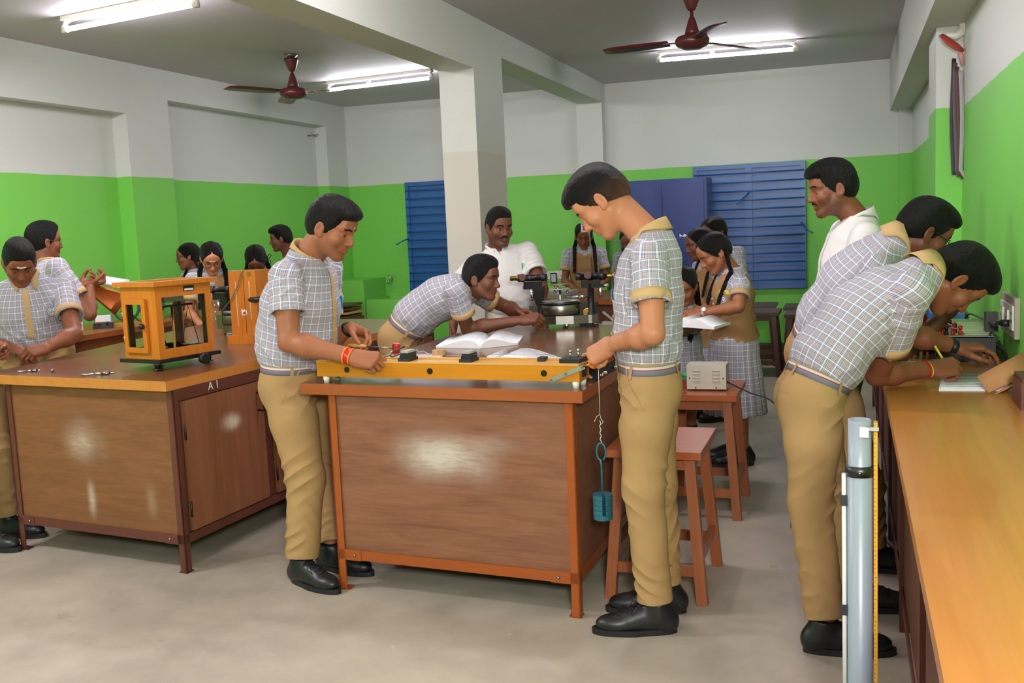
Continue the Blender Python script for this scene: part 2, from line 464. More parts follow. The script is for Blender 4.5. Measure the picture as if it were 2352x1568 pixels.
w1 = louvre_window('window_1', -1.615, -.435, .70, 2.045)
w2 = louvre_window('window_2', -5.07, -3.95, .68, 2.062)
def stay(root, pts, r=.009):
    MB().tube(pts, r, 8).build('window_stay', M_WINB, root, smooth=True)
stay(w1, [aty(1722, 440, YB-.1), aty(1700, 462, YB-.16), aty(1693, 468, YB-.2)])
stay(w1, [aty(1840, 510, YB-.08), aty(1855, 528, YB-.14), aty(1867, 535, YB-.2)])
stay(w2, [aty(938, 548, YB-.08), aty(925, 553, YB-.14), aty(910, 562, YB-.2)])
stay(w2, [aty(955, 675, YB-.08), aty(938, 686, YB-.14), aty(926, 694, YB-.2)])

# green sink blocks in the left corner
def sink(a0, a1, y0, y1, z1, slope=0):
    pass
p0 = aty(845, 648, 10.75)
m = MB().box((XL+.004, 10.55, 0), (-5.42, YB-.002, .93))
o = m.build('sink_plinth', M_WALL, None, .008); tag(o, 'tall green painted masonry plinth in the back left corner', 'plinth')
m = MB(); x0, x1, y0, y1, z0, z1 = -5.40, -4.96, 10.55, YB-.005, .45, .70
m.box((x0, y0, 0), (x1, y0+.06, z1)).box((x0, y1-.04, 0), (x1, y1, z1)).box((x0, y0+.06, 0), (x0+.05, y1-.04, z1)).box((x1-.05, y0+.06, 0), (x1, y1-.04, z1)).box((x0+.05, y0+.06, 0), (x1-.05, y1-.04, z0))
o = m.build('wash_basin', M_WALL, None); tag(o, 'low green painted masonry wash basin under the tap', 'basin')
tp = empty('water_tap', (-5.33, YB, .90), 0, 'chrome water tap on the green wall above the basin', 'tap')
c = Vector((-5.33, YB, .90))
MB().tube([c+Vector((0, 0, 0)), c+Vector((0, -.07, 0)), c+Vector((0, -.10, -.01)), c+Vector((-.005, -.115, -.05))], [.014, .014, .013, .012], 10).build('spout', M_CHROME, tp, smooth=True)
MB().cyl(c+Vector((0, -.06, 0)), c+Vector((0, -.06, .045)), .008).sphere(c+Vector((0, -.06, .05)), .018, 10, 6, (1.6, .6, .5)).build('tap_handle', M_CHROME, tp)

# socket boards
def socket_board(name, c, u, nrm, w, h, n, label, mat, sw=True):
    r = empty(name, c, 0, label, 'socket'); c = Vector(tuple(c)); u = Vector(u); nv = Vector(nrm); up = Vector((0, 0, 1))
    def bx(mb, a, b, z0, z1, t0, t1):
        vs = []
        P = [(a, z0, t0), (b, z0, t0), (b, z1, t0), (a, z1, t0), (a, z0, t1), (b, z0, t1), (b, z1, t1), (a, z1, t1)]
        mb._faces([c+u*x+up*z+nv*t for x, z, t in P], [(0,3,2,1),(4,5,6,7),(0,1,5,4),(1,2,6,5),(2,3,7,6),(3,0,4,7)]); return mb
    bx(MB(), -w/2, w/2, -h/2, h/2, 0, .018).build('back_plate', mat, r, .003)
    cw = w*.9/n
    for i in range(n):
        a = -w*.45+cw*i
        bx(MB(), a+cw*.04, a+cw*.96, -h*.3, h*.3, .018, .024).build('socket_plate' if i % 2 == 0 else 'switch_plate', M_WHITEP, r)
        if i % 2 == 0:
            m = MB()
            for dx, dz in ((0, .018), (-.014, -.012), (.014, -.012)): 
                q = c+u*(a+cw/2+dx)+up*dz+nv*.024
                m.cyl(q, q+nv*.001, .006, n=8)
            m.build('socket_holes', M_BLACKP, r)
        else:
            bx(MB(), a+cw*.3, a+cw*.7, -h*.16, h*.16, .024, .031).build('rocker', M_WHITEP, r, .002)
    return r
socket_board('socket_board', (-3.27, YB, .905), (1, 0, 0), (0, -1, 0), .34, .15, 5, 'pale switch and socket board on the green back wall behind the man in white', flat('green_plate', (126, 196, 84), .5))
SB = atx(2326, 722, XR-.001)
socket_board('socket_board', tuple(SB), (0, -1, 0), (-1, 0, 0), .36, .155, 5, 'white switch and socket board on the right wall above the bench', flat('grey_plate', (170, 160, 144), .5))

# wall conduits
def wires(): pass
r = empty('cable_conduit', tuple(atx(2215, 60, .60)), 0, 'white pipe stub with torn red wrapping on the right wall by the pilaster', 'conduit')
pp = [aty(2219, 16, 6.2), aty(2216, 40, 6.2), aty(2213, 60, 6.2), aty(2207, 75, 6.19), aty(2195, 83, 6.18), aty(2172, 82, 6.17)]
MB().tube(pp, [.022, .022, .024, .024, .022, .016], 12).build('pipe', M_WHITEP, r, smooth=True)
MB().tube([aty(2162, 80, 6.15), aty(2180, 96, 6.13), aty(2198, 108, 6.13), aty(2213, 116, 6.15)], [.018, .034, .03, .012], 8, flat=.35).build('red_wrap', flat('torn_red_tape', (180, 70, 56), .7), r)
MB().tube([aty(2204, 110, 6.16), aty(2208, 128, 6.16), aty(2212, 150, 6.17)], [.008, .015, .008], 7).build('wrap_tail', flat('torn_pink_tape', (206, 150, 140), .7), r)
ch = empty('hanging_charts', tuple(aty(2198, 270, 6.1)), 0, 'bundle of long paper charts hanging on the right wall pilaster', 'charts')
for k in range(4):
    x = 2189+k*6
    g = [[aty(x+dx, yy, 6.21-.012*k-abs(dx)*.001) + np.array([.006*math.sin(yy*.017+k), -.012*abs(math.sin(yy*.012+k*.7)), 0]) for dx in (-5, 0, 5)] for yy in (135+k*9, 170, 220, 270, 320, 370, 390, 402+k*5)]
    for row in g[-1:]:
        for q in row: q += np.array([.012*k, -.01, 0])
    MB().sheet(g, .002).build('chart_sheet', [flat('chart_print_dark', (60, 54, 66), .6), flat('chart_print', (98, 84, 92), .6), flat('chart_print_brown', (92, 62, 52), .6), flat('chart_paper', (170, 165, 170), .6)][k], ch)
r = empty('wall_bracket', tuple(aty(2078, 222, 11.0)), 0, 'broken pipe stub on the far right corner pilaster', 'bracket')
MB().tube([aty(2088, 218, 10.99), aty(2078, 219, 10.97), aty(2070, 224, 10.96)], [.026, .024, .018], 9).build('pipe', M_WHITEP, r)
MB().tube([aty(2086, 229, 10.98), aty(2075, 230, 10.96), aty(2071, 238, 10.96)], [.012, .014, .01], 8).build('wrap_tail', flat('torn_brown_tape', (130, 90, 80), .7), r)
r = empty('wall_bracket', tuple(atx(720, 311, XN)), 0, 'small wire bracket on the left wall near the corner', 'bracket')
a, b = atx(707, 311, XN+.01), atx(730, 309, XN+.01)
MB().tube([a, a+np.array([.04, 0, 0]), b+np.array([.04, 0, 0]), b], .006, 6).tube([(a+b)/2, (a+b)/2+np.array([.045, 0, -.02])], .006, 6).build('wire_loop', M_STEEL, r)

# tube lights under the ceiling
def tube_light(a, b, label):
    a, b = Vector(tuple(a)), Vector(tuple(b)); c = (a+b)/2; d = (b-a).normalized(); L = 1.22
    a, b = c-d*L/2, c+d*L/2
    r = empty('tube_light', c, 0, label, 'tube light', 'tube lights on the ceiling')
    up = Vector((0, 0, 1))
    MB().beam(a+up*(ZC-.016-a.z), b+up*(ZC-.016-b.z), .055, .03).build('batten', M_WHITEP, r, .004)
    MB().cyl(a+d*.015, b-d*.015, .0165, n=14).build('tube', M_TUBE, r, smooth=True)
    for q, s in ((a, 1), (b, -1)):
        MB().tube([q+up*(ZC-.02-q.z)+d*s*.09, q+up*(ZC-.04-q.z)+d*s*.02, q+up*.012, q-up*.02], [.014, .016, .019, .02], 10).build('lamp_holder', M_WHITEP, r, smooth=True)
        MB().cyl(q-d*s*.0, q+d*s*.03, .021, n=12).build('end_cap', M_WHITEP, r)
    m = c-d*.12
    MB().cyl(m+up*(ZC-.03-m.z), m+up*.022, .02, n=12).build('starter', M_WHITEP, r, smooth=True)
    return r
zt = ZC-.085
tube_light(atz(1517, 138, zt), atz(1822, 113, zt), 'lit tube light behind the right hand ceiling fan')
tube_light(atz(752, 207, zt), atz(995, 178, zt), 'lit tube light behind the left hand ceiling fan')
tube_light(atz(145, 69, zt), atz(456, 8, zt), 'lit tube light nearest the camera at top left')
# fans
def fan(c, zb, label, angs, R=.63):
    c = Vector((float(c[0]), float(c[1]), ZC)); r = empty('ceiling_fan', c, 0, label, 'ceiling fan')
    MB().lathe([(.055, 0), (.055, -.012), (.03, -.03), (.03, -.035)], c).build('ceiling_hook', M_STEEL, r)
    MB().lathe([(.062, -.035), (.06, -.05), (.035, -.12), (.022, -.14), (.012, -.142)], c).build('upper_canopy', M_FAN, r)
    zm = zb-ZC
    MB().lathe([(.012, -.13), (.012, zm+.10)], c, n=12).build('down_rod', M_FAN, r)
    MB().lathe([(.016, zm+.16), (.024, zm+.14), (.045, zm+.07), (.05, zm+.045)], c).build('lower_canopy', M_FAN, r)
    MB().lathe([(.05, zm+.045), (.10, zm+.032), (.115, zm+.012), (.115, zm-.012), (.105, zm-.03), (.075, zm-.042), (.06, zm-.05), (.0, zm-.05)], c).build('motor', M_FAN, r)
    for a in angs:
        d = Vector((math.cos(a), math.sin(a), 0)); s = Vector((-d.y, d.x, 0)); z = Vector((0, 0, 1))
        b = MB().beam(c+z*zm+d*.10, c+z*zm+d*.2, .035, .006).build('blade_bracket', M_FAN, r)
        g = []
        for t in np.linspace(0, 1, 9):
            w = .055+.012*math.sin(t*PI)+.008*t
            if t > .97: w *= .72
            q = c+z*(zm-.006*t)+d*(.16+(R-.16)*t)
            tw = .16
            g.append([q-s*w-z*w*tw, q, q+s*w+z*w*tw])
        MB().sheet(g, .003).build('blade', M_FAN, r)
    return r
f1 = atz(668, 125, ZC)
fan(f1, 2.70, 'maroon ceiling fan on the left, over the wooden balance', (math.radians(8), math.radians(128), math.radians(248)), .66)
f2 = atz(1590, 95, 2.68)
fan(f2, 2.68, 'maroon ceiling fan on the right, before the lit tube', (math.radians(176), math.radians(56), math.radians(-66)), .62)

# steel cupboard
def cupboard():
    x0, x1, y0, y1, z1 = -2.30, -1.385, 10.42, 10.87, 1.905
    r = empty('steel_cupboard', ((x0+x1)/2, (y0+y1)/2, 0), 0, 'tall navy blue steel cupboard against the back wall by the window', 'cupboard')
    MB().box((x0, y0+.02, 0), (x1, y1, z1)).build('body', M_CUPB, r, .008)
    xm = (x0+x1)/2
    for a, b in ((x0+.03, xm-.003), (xm+.003, x1-.03)):
        MB().box((a, y0, .1), (b, y0+.02, z1-.05)).build('door', M_CUPB, r, .004)
    h = MB().cyl((xm-.05, y0-.03, 1.16), (xm-.05, y0, 1.16), .01).cyl((xm-.05, y0-.03, 1.06), (xm-.05, y0-.03, 1.26), .009)
    h.build('door_handle', M_CHROME, r)
    q = aty(1572, 541, y0-.001)
    MB().sheet([[q+np.array([-.05+.1*i/6, 0, .02-.012*((i*7) % 3)]) for i in range(7)], [q+np.array([-.05+.1*i/6, 0, -.02+.008*((i*5) % 3)]) for i in range(7)]], .001).build('torn_sticker', M_PAPER, r)
    q = aty(1510, 515, y0-.03)
    MB().tube([q+np.array((0, 0, -.06)), q, q+np.array((.01, 0, .05))], [.02, .03, .016], 8).build('key_tag', M_REDM, r)
    return r
cupboard()
# ------------------------------------------------------------------ tables, benches, stools
def lerp(a, b, t): return tuple(a[i]+(b[i]-a[i])*t for i in range(len(a)))
def inset(q, i):
    """plan quad (front-left, front-right, back-right, back-left) moved inwards by per-side insets (front,right,back,left)"""
    fl, fr, br, bl = [np.array(p, float) for p in q]
    def n(a, b): d = (b-a)/np.linalg.norm(b-a); return d
    f, r, b, l = i
    ux = n(fl, fr); ul = n(fl, bl); ur = n(fr, br); ub = n(bl, br)
    return [fl+ux*l+ul*f, fr-ux*r+ur*f, br-ub*r-ur*b, bl+ub*l-ul*b]
def P3(p, z): return (p[0], p[1], z)
def lab_table(name, label, quad, ins, mats, ztop=.885, th=.045, zrail=.155, doors=(), door_mat=None, side='right'):
    """steel frame of angle legs, plywood panels and a thick timber top"""
    top_m, edge_m, frame_m, panel_m = mats
    c = np.mean(np.array(quad), axis=0)
    r = empty(name, (c[0], c[1], 0), 0, label, 'table')
    q = [P3(p, 0) for p in quad]
    m = MB(); m.hexa([P3(p, ztop-th) for p in quad], [P3(p, ztop) for p in quad])
    bm = m.bm; bm.faces.ensure_lookup_table()
    m.bevel(.006, 2)
    for f in m.bm.faces: f.material_index = 0 if f.normal.z > .5 or f.calc_center_median().z > ztop-.004 else 1
    bmesh.ops.recalc_face_normals(m.bm, faces=m.bm.faces)
    for f in m.bm.faces: f.material_index = 0 if f.normal.z > .7 else 1
    m.build('table_top', [top_m, edge_m], r)
    fl, fr, br, bl = inset(quad, ins)
    zt = ztop-th; w = .036; t = .006
    def leg(p, dx, dy):
        a = np.array(p); e1 = dx/np.linalg.norm(dx); e2 = dy/np.linalg.norm(dy)
        def pr(o, u, v, wu, wv, z0, z1, mb): mb.hexa([P3(o, z0), P3(o+u*wu, z0), P3(o+u*wu+v*wv, z0), P3(o+v*wv, z0)], [P3(o, z1), P3(o+u*wu, z1), P3(o+u*wu+v*wv, z1), P3(o+v*wv, z1)])
        m = MB(); pr(a, e1, e2, w, t, 0, zt, m); pr(a, e1, e2, t, w, 0, zt, m); pr(a, e1, e2, w+.012, w+.012, 0, .005, m)
        m.build('leg', frame_m, r)
    leg(fl, fr-fl, bl-fl); leg(fr, fl-fr, br-fr); leg(br, bl-br, fr-br); leg(bl, br-bl, fl-bl)
    def side_parts(a, b, inn):
        d = (b-a)/np.linalg.norm(b-a); n = inn/np.linalg.norm(inn); L = np.linalg.norm(b-a)
        def slab(u0, u1, v0, v1, z0, z1, nm, mt, bev=0):
            ps = [a+d*u0+n*v0, a+d*u1+n*v0, a+d*u1+n*v1, a+d*u0+n*v1]
            MB().hexa([P3(p, z0) for p in ps], [P3(p, z1) for p in ps]).build(nm, mt, r, bev)
        return slab, L
    ex = bl-fl; nx = fr-fl
    s, L = side_parts(fl, fr, ex)
    s(.036, L-.036, .008, .022, zrail+.005, zt, 'front_panel', panel_m)
    s(.006, L-.006, .0, .006, zrail-.02, zrail+.022, 'front_rail', frame_m)
    s(.036, .115, -.003, .0, zrail-.022, zrail+.024, 'rail_plate', frame_m); s(L-.115, L-.036, -.003, 0, zrail-.022, zrail+.024, 'rail_plate', frame_m)
    for u in (.085, L-.085):
        q = fl+(fr-fl)/L*u-ex/np.linalg.norm(ex)*.003
        MB().sphere(P3(q, zrail), .007, 8, 6).build('bolt', M_STEEL, r)
    s, L2 = side_parts(fr, br, fl-fr)
    s(.006, L2-.006, .0, .006, zrail-.02, zrail+.022, 'side_rail', frame_m)
    if not doors: s(.036, L2-.036, .008, .022, zrail+.005, zt, 'side_panel', panel_m)
    else:
        s(.036, L2-.036, .014, .03, zrail+.02, zt, 'side_panel', M_PANEL_D)
        s(.036, L2-.036, .0, .014, zt-.055, zt, 'apron', frame_m)
        for (u0, u1) in doors:
            s(u0, u1, -.008, .012, zrail+.03, zt-.06, 'cabinet_door', door_mat, .002)
            dr = [o for o in r.children if o.name.startswith('cabinet_door')][-1]
            for z in (zrail+.13, zt-.20):
                for (nm, uu) in (('hinge', u0-.004),):
                    ps = fr+(br-fr)/L2*uu; n = (fl-fr)/np.linalg.norm(fl-fr)
                    MB().cyl(P3(ps-n*.008, z-.035), P3(ps-n*.008, z+.035), .005, n=8).build('hinge', M_BLACK, r)
            ps = fr+(br-fr)/L2*(u1-.05); n = (fl-fr)/np.linalg.norm(fl-fr)
            a0 = np.array(P3(ps-n*.012, zt-.20)); a1 = np.array(P3(ps-n*.05, zt-.20))
            MB().tube([a0, a1, a1+np.array([0, 0, .09]), a0+np.array([0, 0, .09])], .006, 8).build('door_handle', M_BLACK, r)
    s, L3 = side_parts(bl, br, fl-bl)
    s(.036, L3-.036, .008, .022, zrail+.005, zt, 'back_panel', panel_m)
    s, L4 = side_parts(fl, bl, nx)
    s(.036, L4-.036, .008, .022, zrail+.005, zt, 'side_panel', panel_m)
    s(.006, L4-.006, .0, .006, zrail-.02, zrail+.022, 'side_rail', frame_m)
    return r
QT = [(-2.165, 3.588), (-.928, 3.487), (-.908, 5.832), (-2.18, 5.95)]
lab_table('lab_table', 'brown middle lab table with orange steel legs and a worn white patch on its front', QT, (.03, .045, .06, .115), (M_TOPB, M_EDGE, M_FRAME_O, M_PANEL_T))
QL = [(-4.02, 3.742), (-2.838, 3.594), (-2.68, 6.28), (-4.5, 6.42)]
lab_table('lab_table', 'varnished lab table on the left with dark steel legs and plywood cupboard doors', QL, (.035, .0, .06, .11), (M_TOP, M_BENCH, M_FRAME_D, M_PANEL_L), doors=((.06, .64), (.72, 1.3), (1.38, 1.96), (2.04, 2.55)), door_mat=M_DOOR_L)
QB = [(-2.55, 7.95), (-1.30, 7.55), (-1.25, 8.55), (-2.5, 8.8)]
lab_table('lab_table', 'brown lab table at the back carrying the thin rod stand', QB, (.03, .04, .05, .05), (M_TOPB, M_EDGE, M_FRAME_D, M_PANEL_D))
t = NT('chalk'); M_CHALK = flat('chalk', (214, 206, 196), .9)
a1 = atx(468, 868, -2.80)
lt = [o for o in COL.objects if o.name == 'lab_table.001'][0]
text('chalk_mark', 'A 1', .055, frame((-2.826+.0135+.0, 3.90, .817), (.055, 1, 0), (1, -.055, 0)), M_CHALK, lt)

# long bench along the right wall
def right_bench():
    r = empty('work_bench', (.36, 4, 0), 0, 'long orange varnished work bench running along the right wall', 'bench')
    MB().box((.122, .4, .815), (XR-.002, 6.24, .85)).build('bench_top', M_BENCH, r, .008, 3)
    MB().box((.122, 6.24, .815), (.462, 6.82, .85)).box((.122, 6.82, .815), (XR-.002, 9.3, .85)).build('bench_top', M_BENCH, r, .006)
    MB().box((.175, .45, .70), (.20, 9.25, .815)).build('apron', M_FRAME_D, r)
    for y in (.5, 1.55, 2.6, 3.65, 4.7, 5.75, 6.9, 8.0, 9.1):
        MB().box((.165, y, 0), (.20, y+.036, .815)).build('leg', M_FRAME_D, r)
        MB().box((.55, y, 0), (.586, y+.036, .815)).build('leg', M_FRAME_D, r)
    MB().box((.168, .5, .13), (.174, 9.1, .17)).build('lower_rail', M_FRAME_D, r)
    for y in (.55, 1.6, 2.65, 3.7, 4.75, 5.8, 6.95, 8.05):
        MB().box((.178, y+.02, .17), (.195, y+.97, .70)).build('cabinet_door', M_PANEL_D, r, .002)
    return r
right_bench()
def left_bench():
    r = empty('work_bench', (-5.55, 5.5, 0), 0, 'brown work bench along the left wall carrying meters', 'bench')
    MB().box((XL+.004, 3.0, .81), (-5.18, 6.98, .85)).build('bench_top', M_EDGE, r, .006)
    for y in (3.05, 4.3, 5.6, 6.9):
        MB().box((-5.25, y, 0), (-5.21, y+.04, .81)).build('leg', M_GREYM, r)
    MB().box((-5.30, 3.1, .16), (-5.285, 6.88, .81)).build('front_panel', M_EDGE, r)
    return r
left_bench()

# stools
def stool(label, c, w, d, h, top, legm, rz=0, group=None):
    r = empty('lab_stool', (c[0], c[1], 0), rz, label, 'stool', group)
    M = RZ(rz, (c[0], c[1], 0))
    mb = MB(); mb.box((-w/2, -d/2, h-.03), (w/2, d/2, h), M); mb.build('seat', top, r, .006)
    tw, td = w/2-.05, d/2-.05; bw, bd = w/2-.005, d/2-.005
    L = {}
    for sx in (-1, 1):
        for sy in (-1, 1):
            a = Vector((sx*tw, sy*td, h-.03)); b = Vector((sx*bw, sy*bd, 0)); k = .021
            mb = MB(); mb.hexa([M @ (b+Vector(v)) for v in ((-k, -k, 0), (k, -k, 0), (k, k, 0), (-k, k, 0))], [M @ (a+Vector(v)) for v in ((-k, -k, 0), (k, -k, 0), (k, k, 0), (-k, k, 0))])
            mb.build('leg', legm, r, .002); L[sx, sy] = (a, b)
    def at(sx, sy, z):
        a, b = L[sx, sy]; t = (z-b.z)/(a.z-b.z); return b+(a-b)*t
    for (p, q, z) in (((-1, -1), (1, -1), .13), ((-1, 1), (1, 1), .13), ((-1, -1), (-1, 1), .17), ((1, -1), (1, 1), .17)):
        a, b = at(*p, z), at(*q, z); e = (b-a).normalized()
        MB().beam(M @ (a+e*.018), M @ (b-e*.018), .022, .042).build('stretcher', legm, r)
    for (p, q) in (((-1, -1), (1, -1)), ((-1, 1), (1, 1)), ((-1, -1), (-1, 1)), ((1, -1), (1, 1))):
        a, b = at(*p, h-.055), at(*q, h-.055); e = (b-a).normalized()
        MB().beam(M @ (a+e*.018), M @ (b-e*.018), .02, .05).build('seat_rail', legm, r)
    return r
stool('orange brown wooden stool behind the standing boy beside the hanging weights', (-.728, 3.99), .375, .47, .605, M_STOOLTOP, M_STOOL)
stool('orange brown wooden stool carrying the grey power supply', (-.71, 5.12), .37, .46, .625, M_STOOLTOP, M_STOOL)
g = None
stool('dark stool by the back wall nearest the girl in the tan waistcoat', (-.80, 9.62), .37, .46, .60, M_STOOLDKT, M_STOOLDK)
stool('dark stool touching the back wall, behind the one nearest the girl in the tan waistcoat', (-.88, 10.33), .37, .46, .60, M_STOOLDKT, M_STOOLDK)
stool('dark stool by the back wall beside the bending boy\'s hip', (-.37, 9.4), .37, .46, .60, M_STOOLDKT, M_STOOLDK)
stool('dark stool touching the back wall, behind the one beside the bending boy\'s hip', (-.42, 10.12), .37, .46, .60, M_STOOLDKT, M_STOOLDK)
# ------------------------------------------------------------------ apparatus on the tables
ZT = .885
def sheets(name, label, cat, corners_l, corners_r, z, rise=.03, th=.012, lines=8, cover=None, group=None, spine_lift=.0, ink=M_INK):
    """an open book: two page blocks that arch up from the spine. corners_l = (front, back) outer corners of the left page; spine given by corners_r[0], [1]; right outer by corners_r[2], [3]"""
    (lf, lb), (sf, sb, rf, rb) = corners_l, corners_r
    A = [np.array(p[:2], float) for p in (lf, lb, sf, sb, rf, rb)]
    c = np.mean(A, axis=0); r = empty(name, (c[0], c[1], z), 0, label, cat, group)
    lf, lb, sf, sb, rf, rb = A
    def page(of, ob, nm):
        N = 10
        def prof(t): return z+th*.4+rise*math.sin(PI*min(1, t*1.15)**.7)*(1-t*.35)+.004
        rows = []; 
        for t in np.linspace(0, 1, N+1):
            a = sf+(of-sf)*t; b = sb+(ob-sb)*t; h = prof(t)
            rows.append([np.array([*(a+(b-a)*u), h]) for u in np.linspace(0, 1, 3)])
        m = MB(); m.sheet(rows)
        # closed page block: down to the table
        for u in (0, -1):
            for i in range(N):
                p, q = rows[i][u], rows[i+1][u]; m._faces([p, q, (q[0], q[1], z+.001), (p[0], p[1], z+.001)], [(0, 1, 2, 3)])
        p, q = rows[-1][0], rows[-1][-1]; m._faces([p, q, (q[0], q[1], z+.001), (p[0], p[1], z+.001)], [(0, 1, 2, 3)])
        bmesh.ops.remove_doubles(m.bm, verts=m.bm.verts, dist=1e-5)
        m.build(nm, M_PAPER, r)
        if lines:
            m = MB(); rs = random.Random(len(label)+len(nm))
            for k in range(lines):
                v = .12+.76*k/lines; t1 = .88*(.55+.45*rs.random())
                pts0 = []
                for t in np.linspace(.12, t1, 7):
                    a = sf+(of-sf)*t; b = sb+(ob-sb)*t; pts0.append((a+(b-a)*(1-v), b-a, prof(t)+.0012))
                wv = .006
                m.sheet([[np.array([*(p-d*wv), h]), np.array([*(p+d*wv), h])] for p, d, h in pts0])
            m.build('printed_lines', ink, r)
    page(lf, lb, 'left_page'); page(rf, rb, 'right_page')
    if cover is not None:
        MB().hexa([P3(p, z) for p in (lf, rf, rb, lb)], [P3(p, z+.002) for p in (lf, rf, rb, lb)]).build('cover', cover, r)
    return r

# --- sonometer
SR = math.atan2(-.075, 1.144)
so = np.array([-.948, 3.53, 0.0])     # front right bottom corner of the box
SM = Matrix.Translation(Vector((so[0], so[1], 0))) @ Matrix.Rotation(SR, 4, 'Z')
def S(x, y, z): return SM @ Vector((x, y, z))
def sonometer():
    r = empty('sonometer', S(-.57, .06, ZT), SR, 'long amber wooden sonometer box lying across the front of the middle table', 'sonometer')
    L, D, z0, z1 = 1.145, .115, .913, .972
    m = MB()
    m.box((-L, 0, z0), (0, .010, z1), SM).box((-L, D-.01, z0), (0, D, z1), SM).box((-L, .01, z0), (-L+.012, D-.01, z1), SM).box((-.012, .01, z0), (0, D-.01, z1), SM).box((-L+.012, .01, z0), (-.012, D-.01, z0+.006), SM)
    m.build('box', M_SONO, r)
    MB().box((-L, -.002, z1), (0, D*.62, z1+.007), SM).build('sound_board', M_SONOTOP, r, .001)
    MB().box((-L, D*.62, z1), (-.10, D, z1+.011), SM).build('yellow_strip', M_YEL, r, .001)
    for x in (-1.0, -.62, -.14):
        MB().cyl(S(x, -.0015, (z0+z1)/2), S(x, .002, (z0+z1)/2), .0125, n=20).build('sound_hole', M_BLACK, r)
    for x in (-L+.035, -.02):
        for y in (.015, D-.015):
            MB().cyl(S(x, y, z1*0+ZT), S(x, y, z0), .011, .0145, n=14).build('foot', M_WHITEP, r, smooth=False)
    def bridge(x, big=True):
        m = MB(); k = z1+.007
        if big:
            m.box((x-.026, .0, k), (x+.026, .075, k+.012), SM)
            m._faces([S(x-.022, .005, k+.012), S(x+.022, .005, k+.012), S(x+.022, .07, k+.012), S(x-.022, .07, k+.012), S(x-.012, .0, k+.034), S(x+.020, .0, k+.034), S(x+.020, .07, k+.034), S(x-.012, .07, k+.034)], [(3,2,1,0),(4,5,6,7),(0,1,5,4),(1,2,6,5),(2,3,7,6),(3,0,4,7)])
        else: m.box((x-.014, .05, k), (x+.014, .09, k+.016), SM)
        b = m.build('bridge', M_RUB, r)
        if big: MB().box((x-.012, .004, k+.034), (x+.020, .066, k+.042), SM).build('bridge_cap', M_GREYM, b)
    bridge(-.735); bridge(-.465); bridge(-.17, False)
    MB().cyl(S(-L+.03, .04, z1+.03), S(.05, .045, z1+.036), .0009, n=6).build('wire', M_STEEL, r)
    MB().box((-.085, .02, z1+.007), (-.005, D-.005, z1+.022), SM).build('end_block', M_BLACKP, r, .002)
    for (x, y) in ((-.05, .05), (-.03, .085)):
        MB().cyl(S(x, y, z1+.02), S(x, y, z1+.045), .0035, n=8).sphere(S(x, y, z1+.047), .006, 8, 6).build('terminal', M_CHROME, r)
    MB().hexa([S(-.118, -.009, .925), S(-.112, -.009, .909), S(.026, -.009, .975-.012), S(.022, -.009, .991-.012)][::1], [S(-.118, -.004, .925), S(-.112, -.004, .909), S(.026, -.004, .963), S(.022, -.004, .979)]).build('pulley_arm', M_ALU, r)
    for q in ((-.108, .918), (-.05, .942), (.015, .968)):
        MB().cyl(S(q[0], -.011, q[1]), S(q[0], -.008, q[1]), .005, n=10).build('screw', M_STEEL, r)
    pc = S(.058, .0, .985); ax = (SM.to_3x3() @ Vector((.25, -1, 0))).normalized()
    MB().cyl(pc+ax*.022, pc-ax*.018, .004, n=8).tube([S(.018, -.006, .972), pc+ax*.014], .004, 8).build('axle', M_BRASS, r)
    MB().lathe([(.021, -.009), (.021, -.004), (.016, 0), (.021, .004), (.021, .009), (.006, .010)], pc, ax, 28).build('pulley', M_ORANGE, r)
    MB().cyl(pc-ax*.012, pc-ax*.022, .007, n=12).build('pulley_cap', M_WHITEP, r)
    MB().box((-.0, .03, .925), (.003, .085, .962), SM).build('name_plate', M_BLACK, r)
    return pc, ax
pc, pax = sonometer()
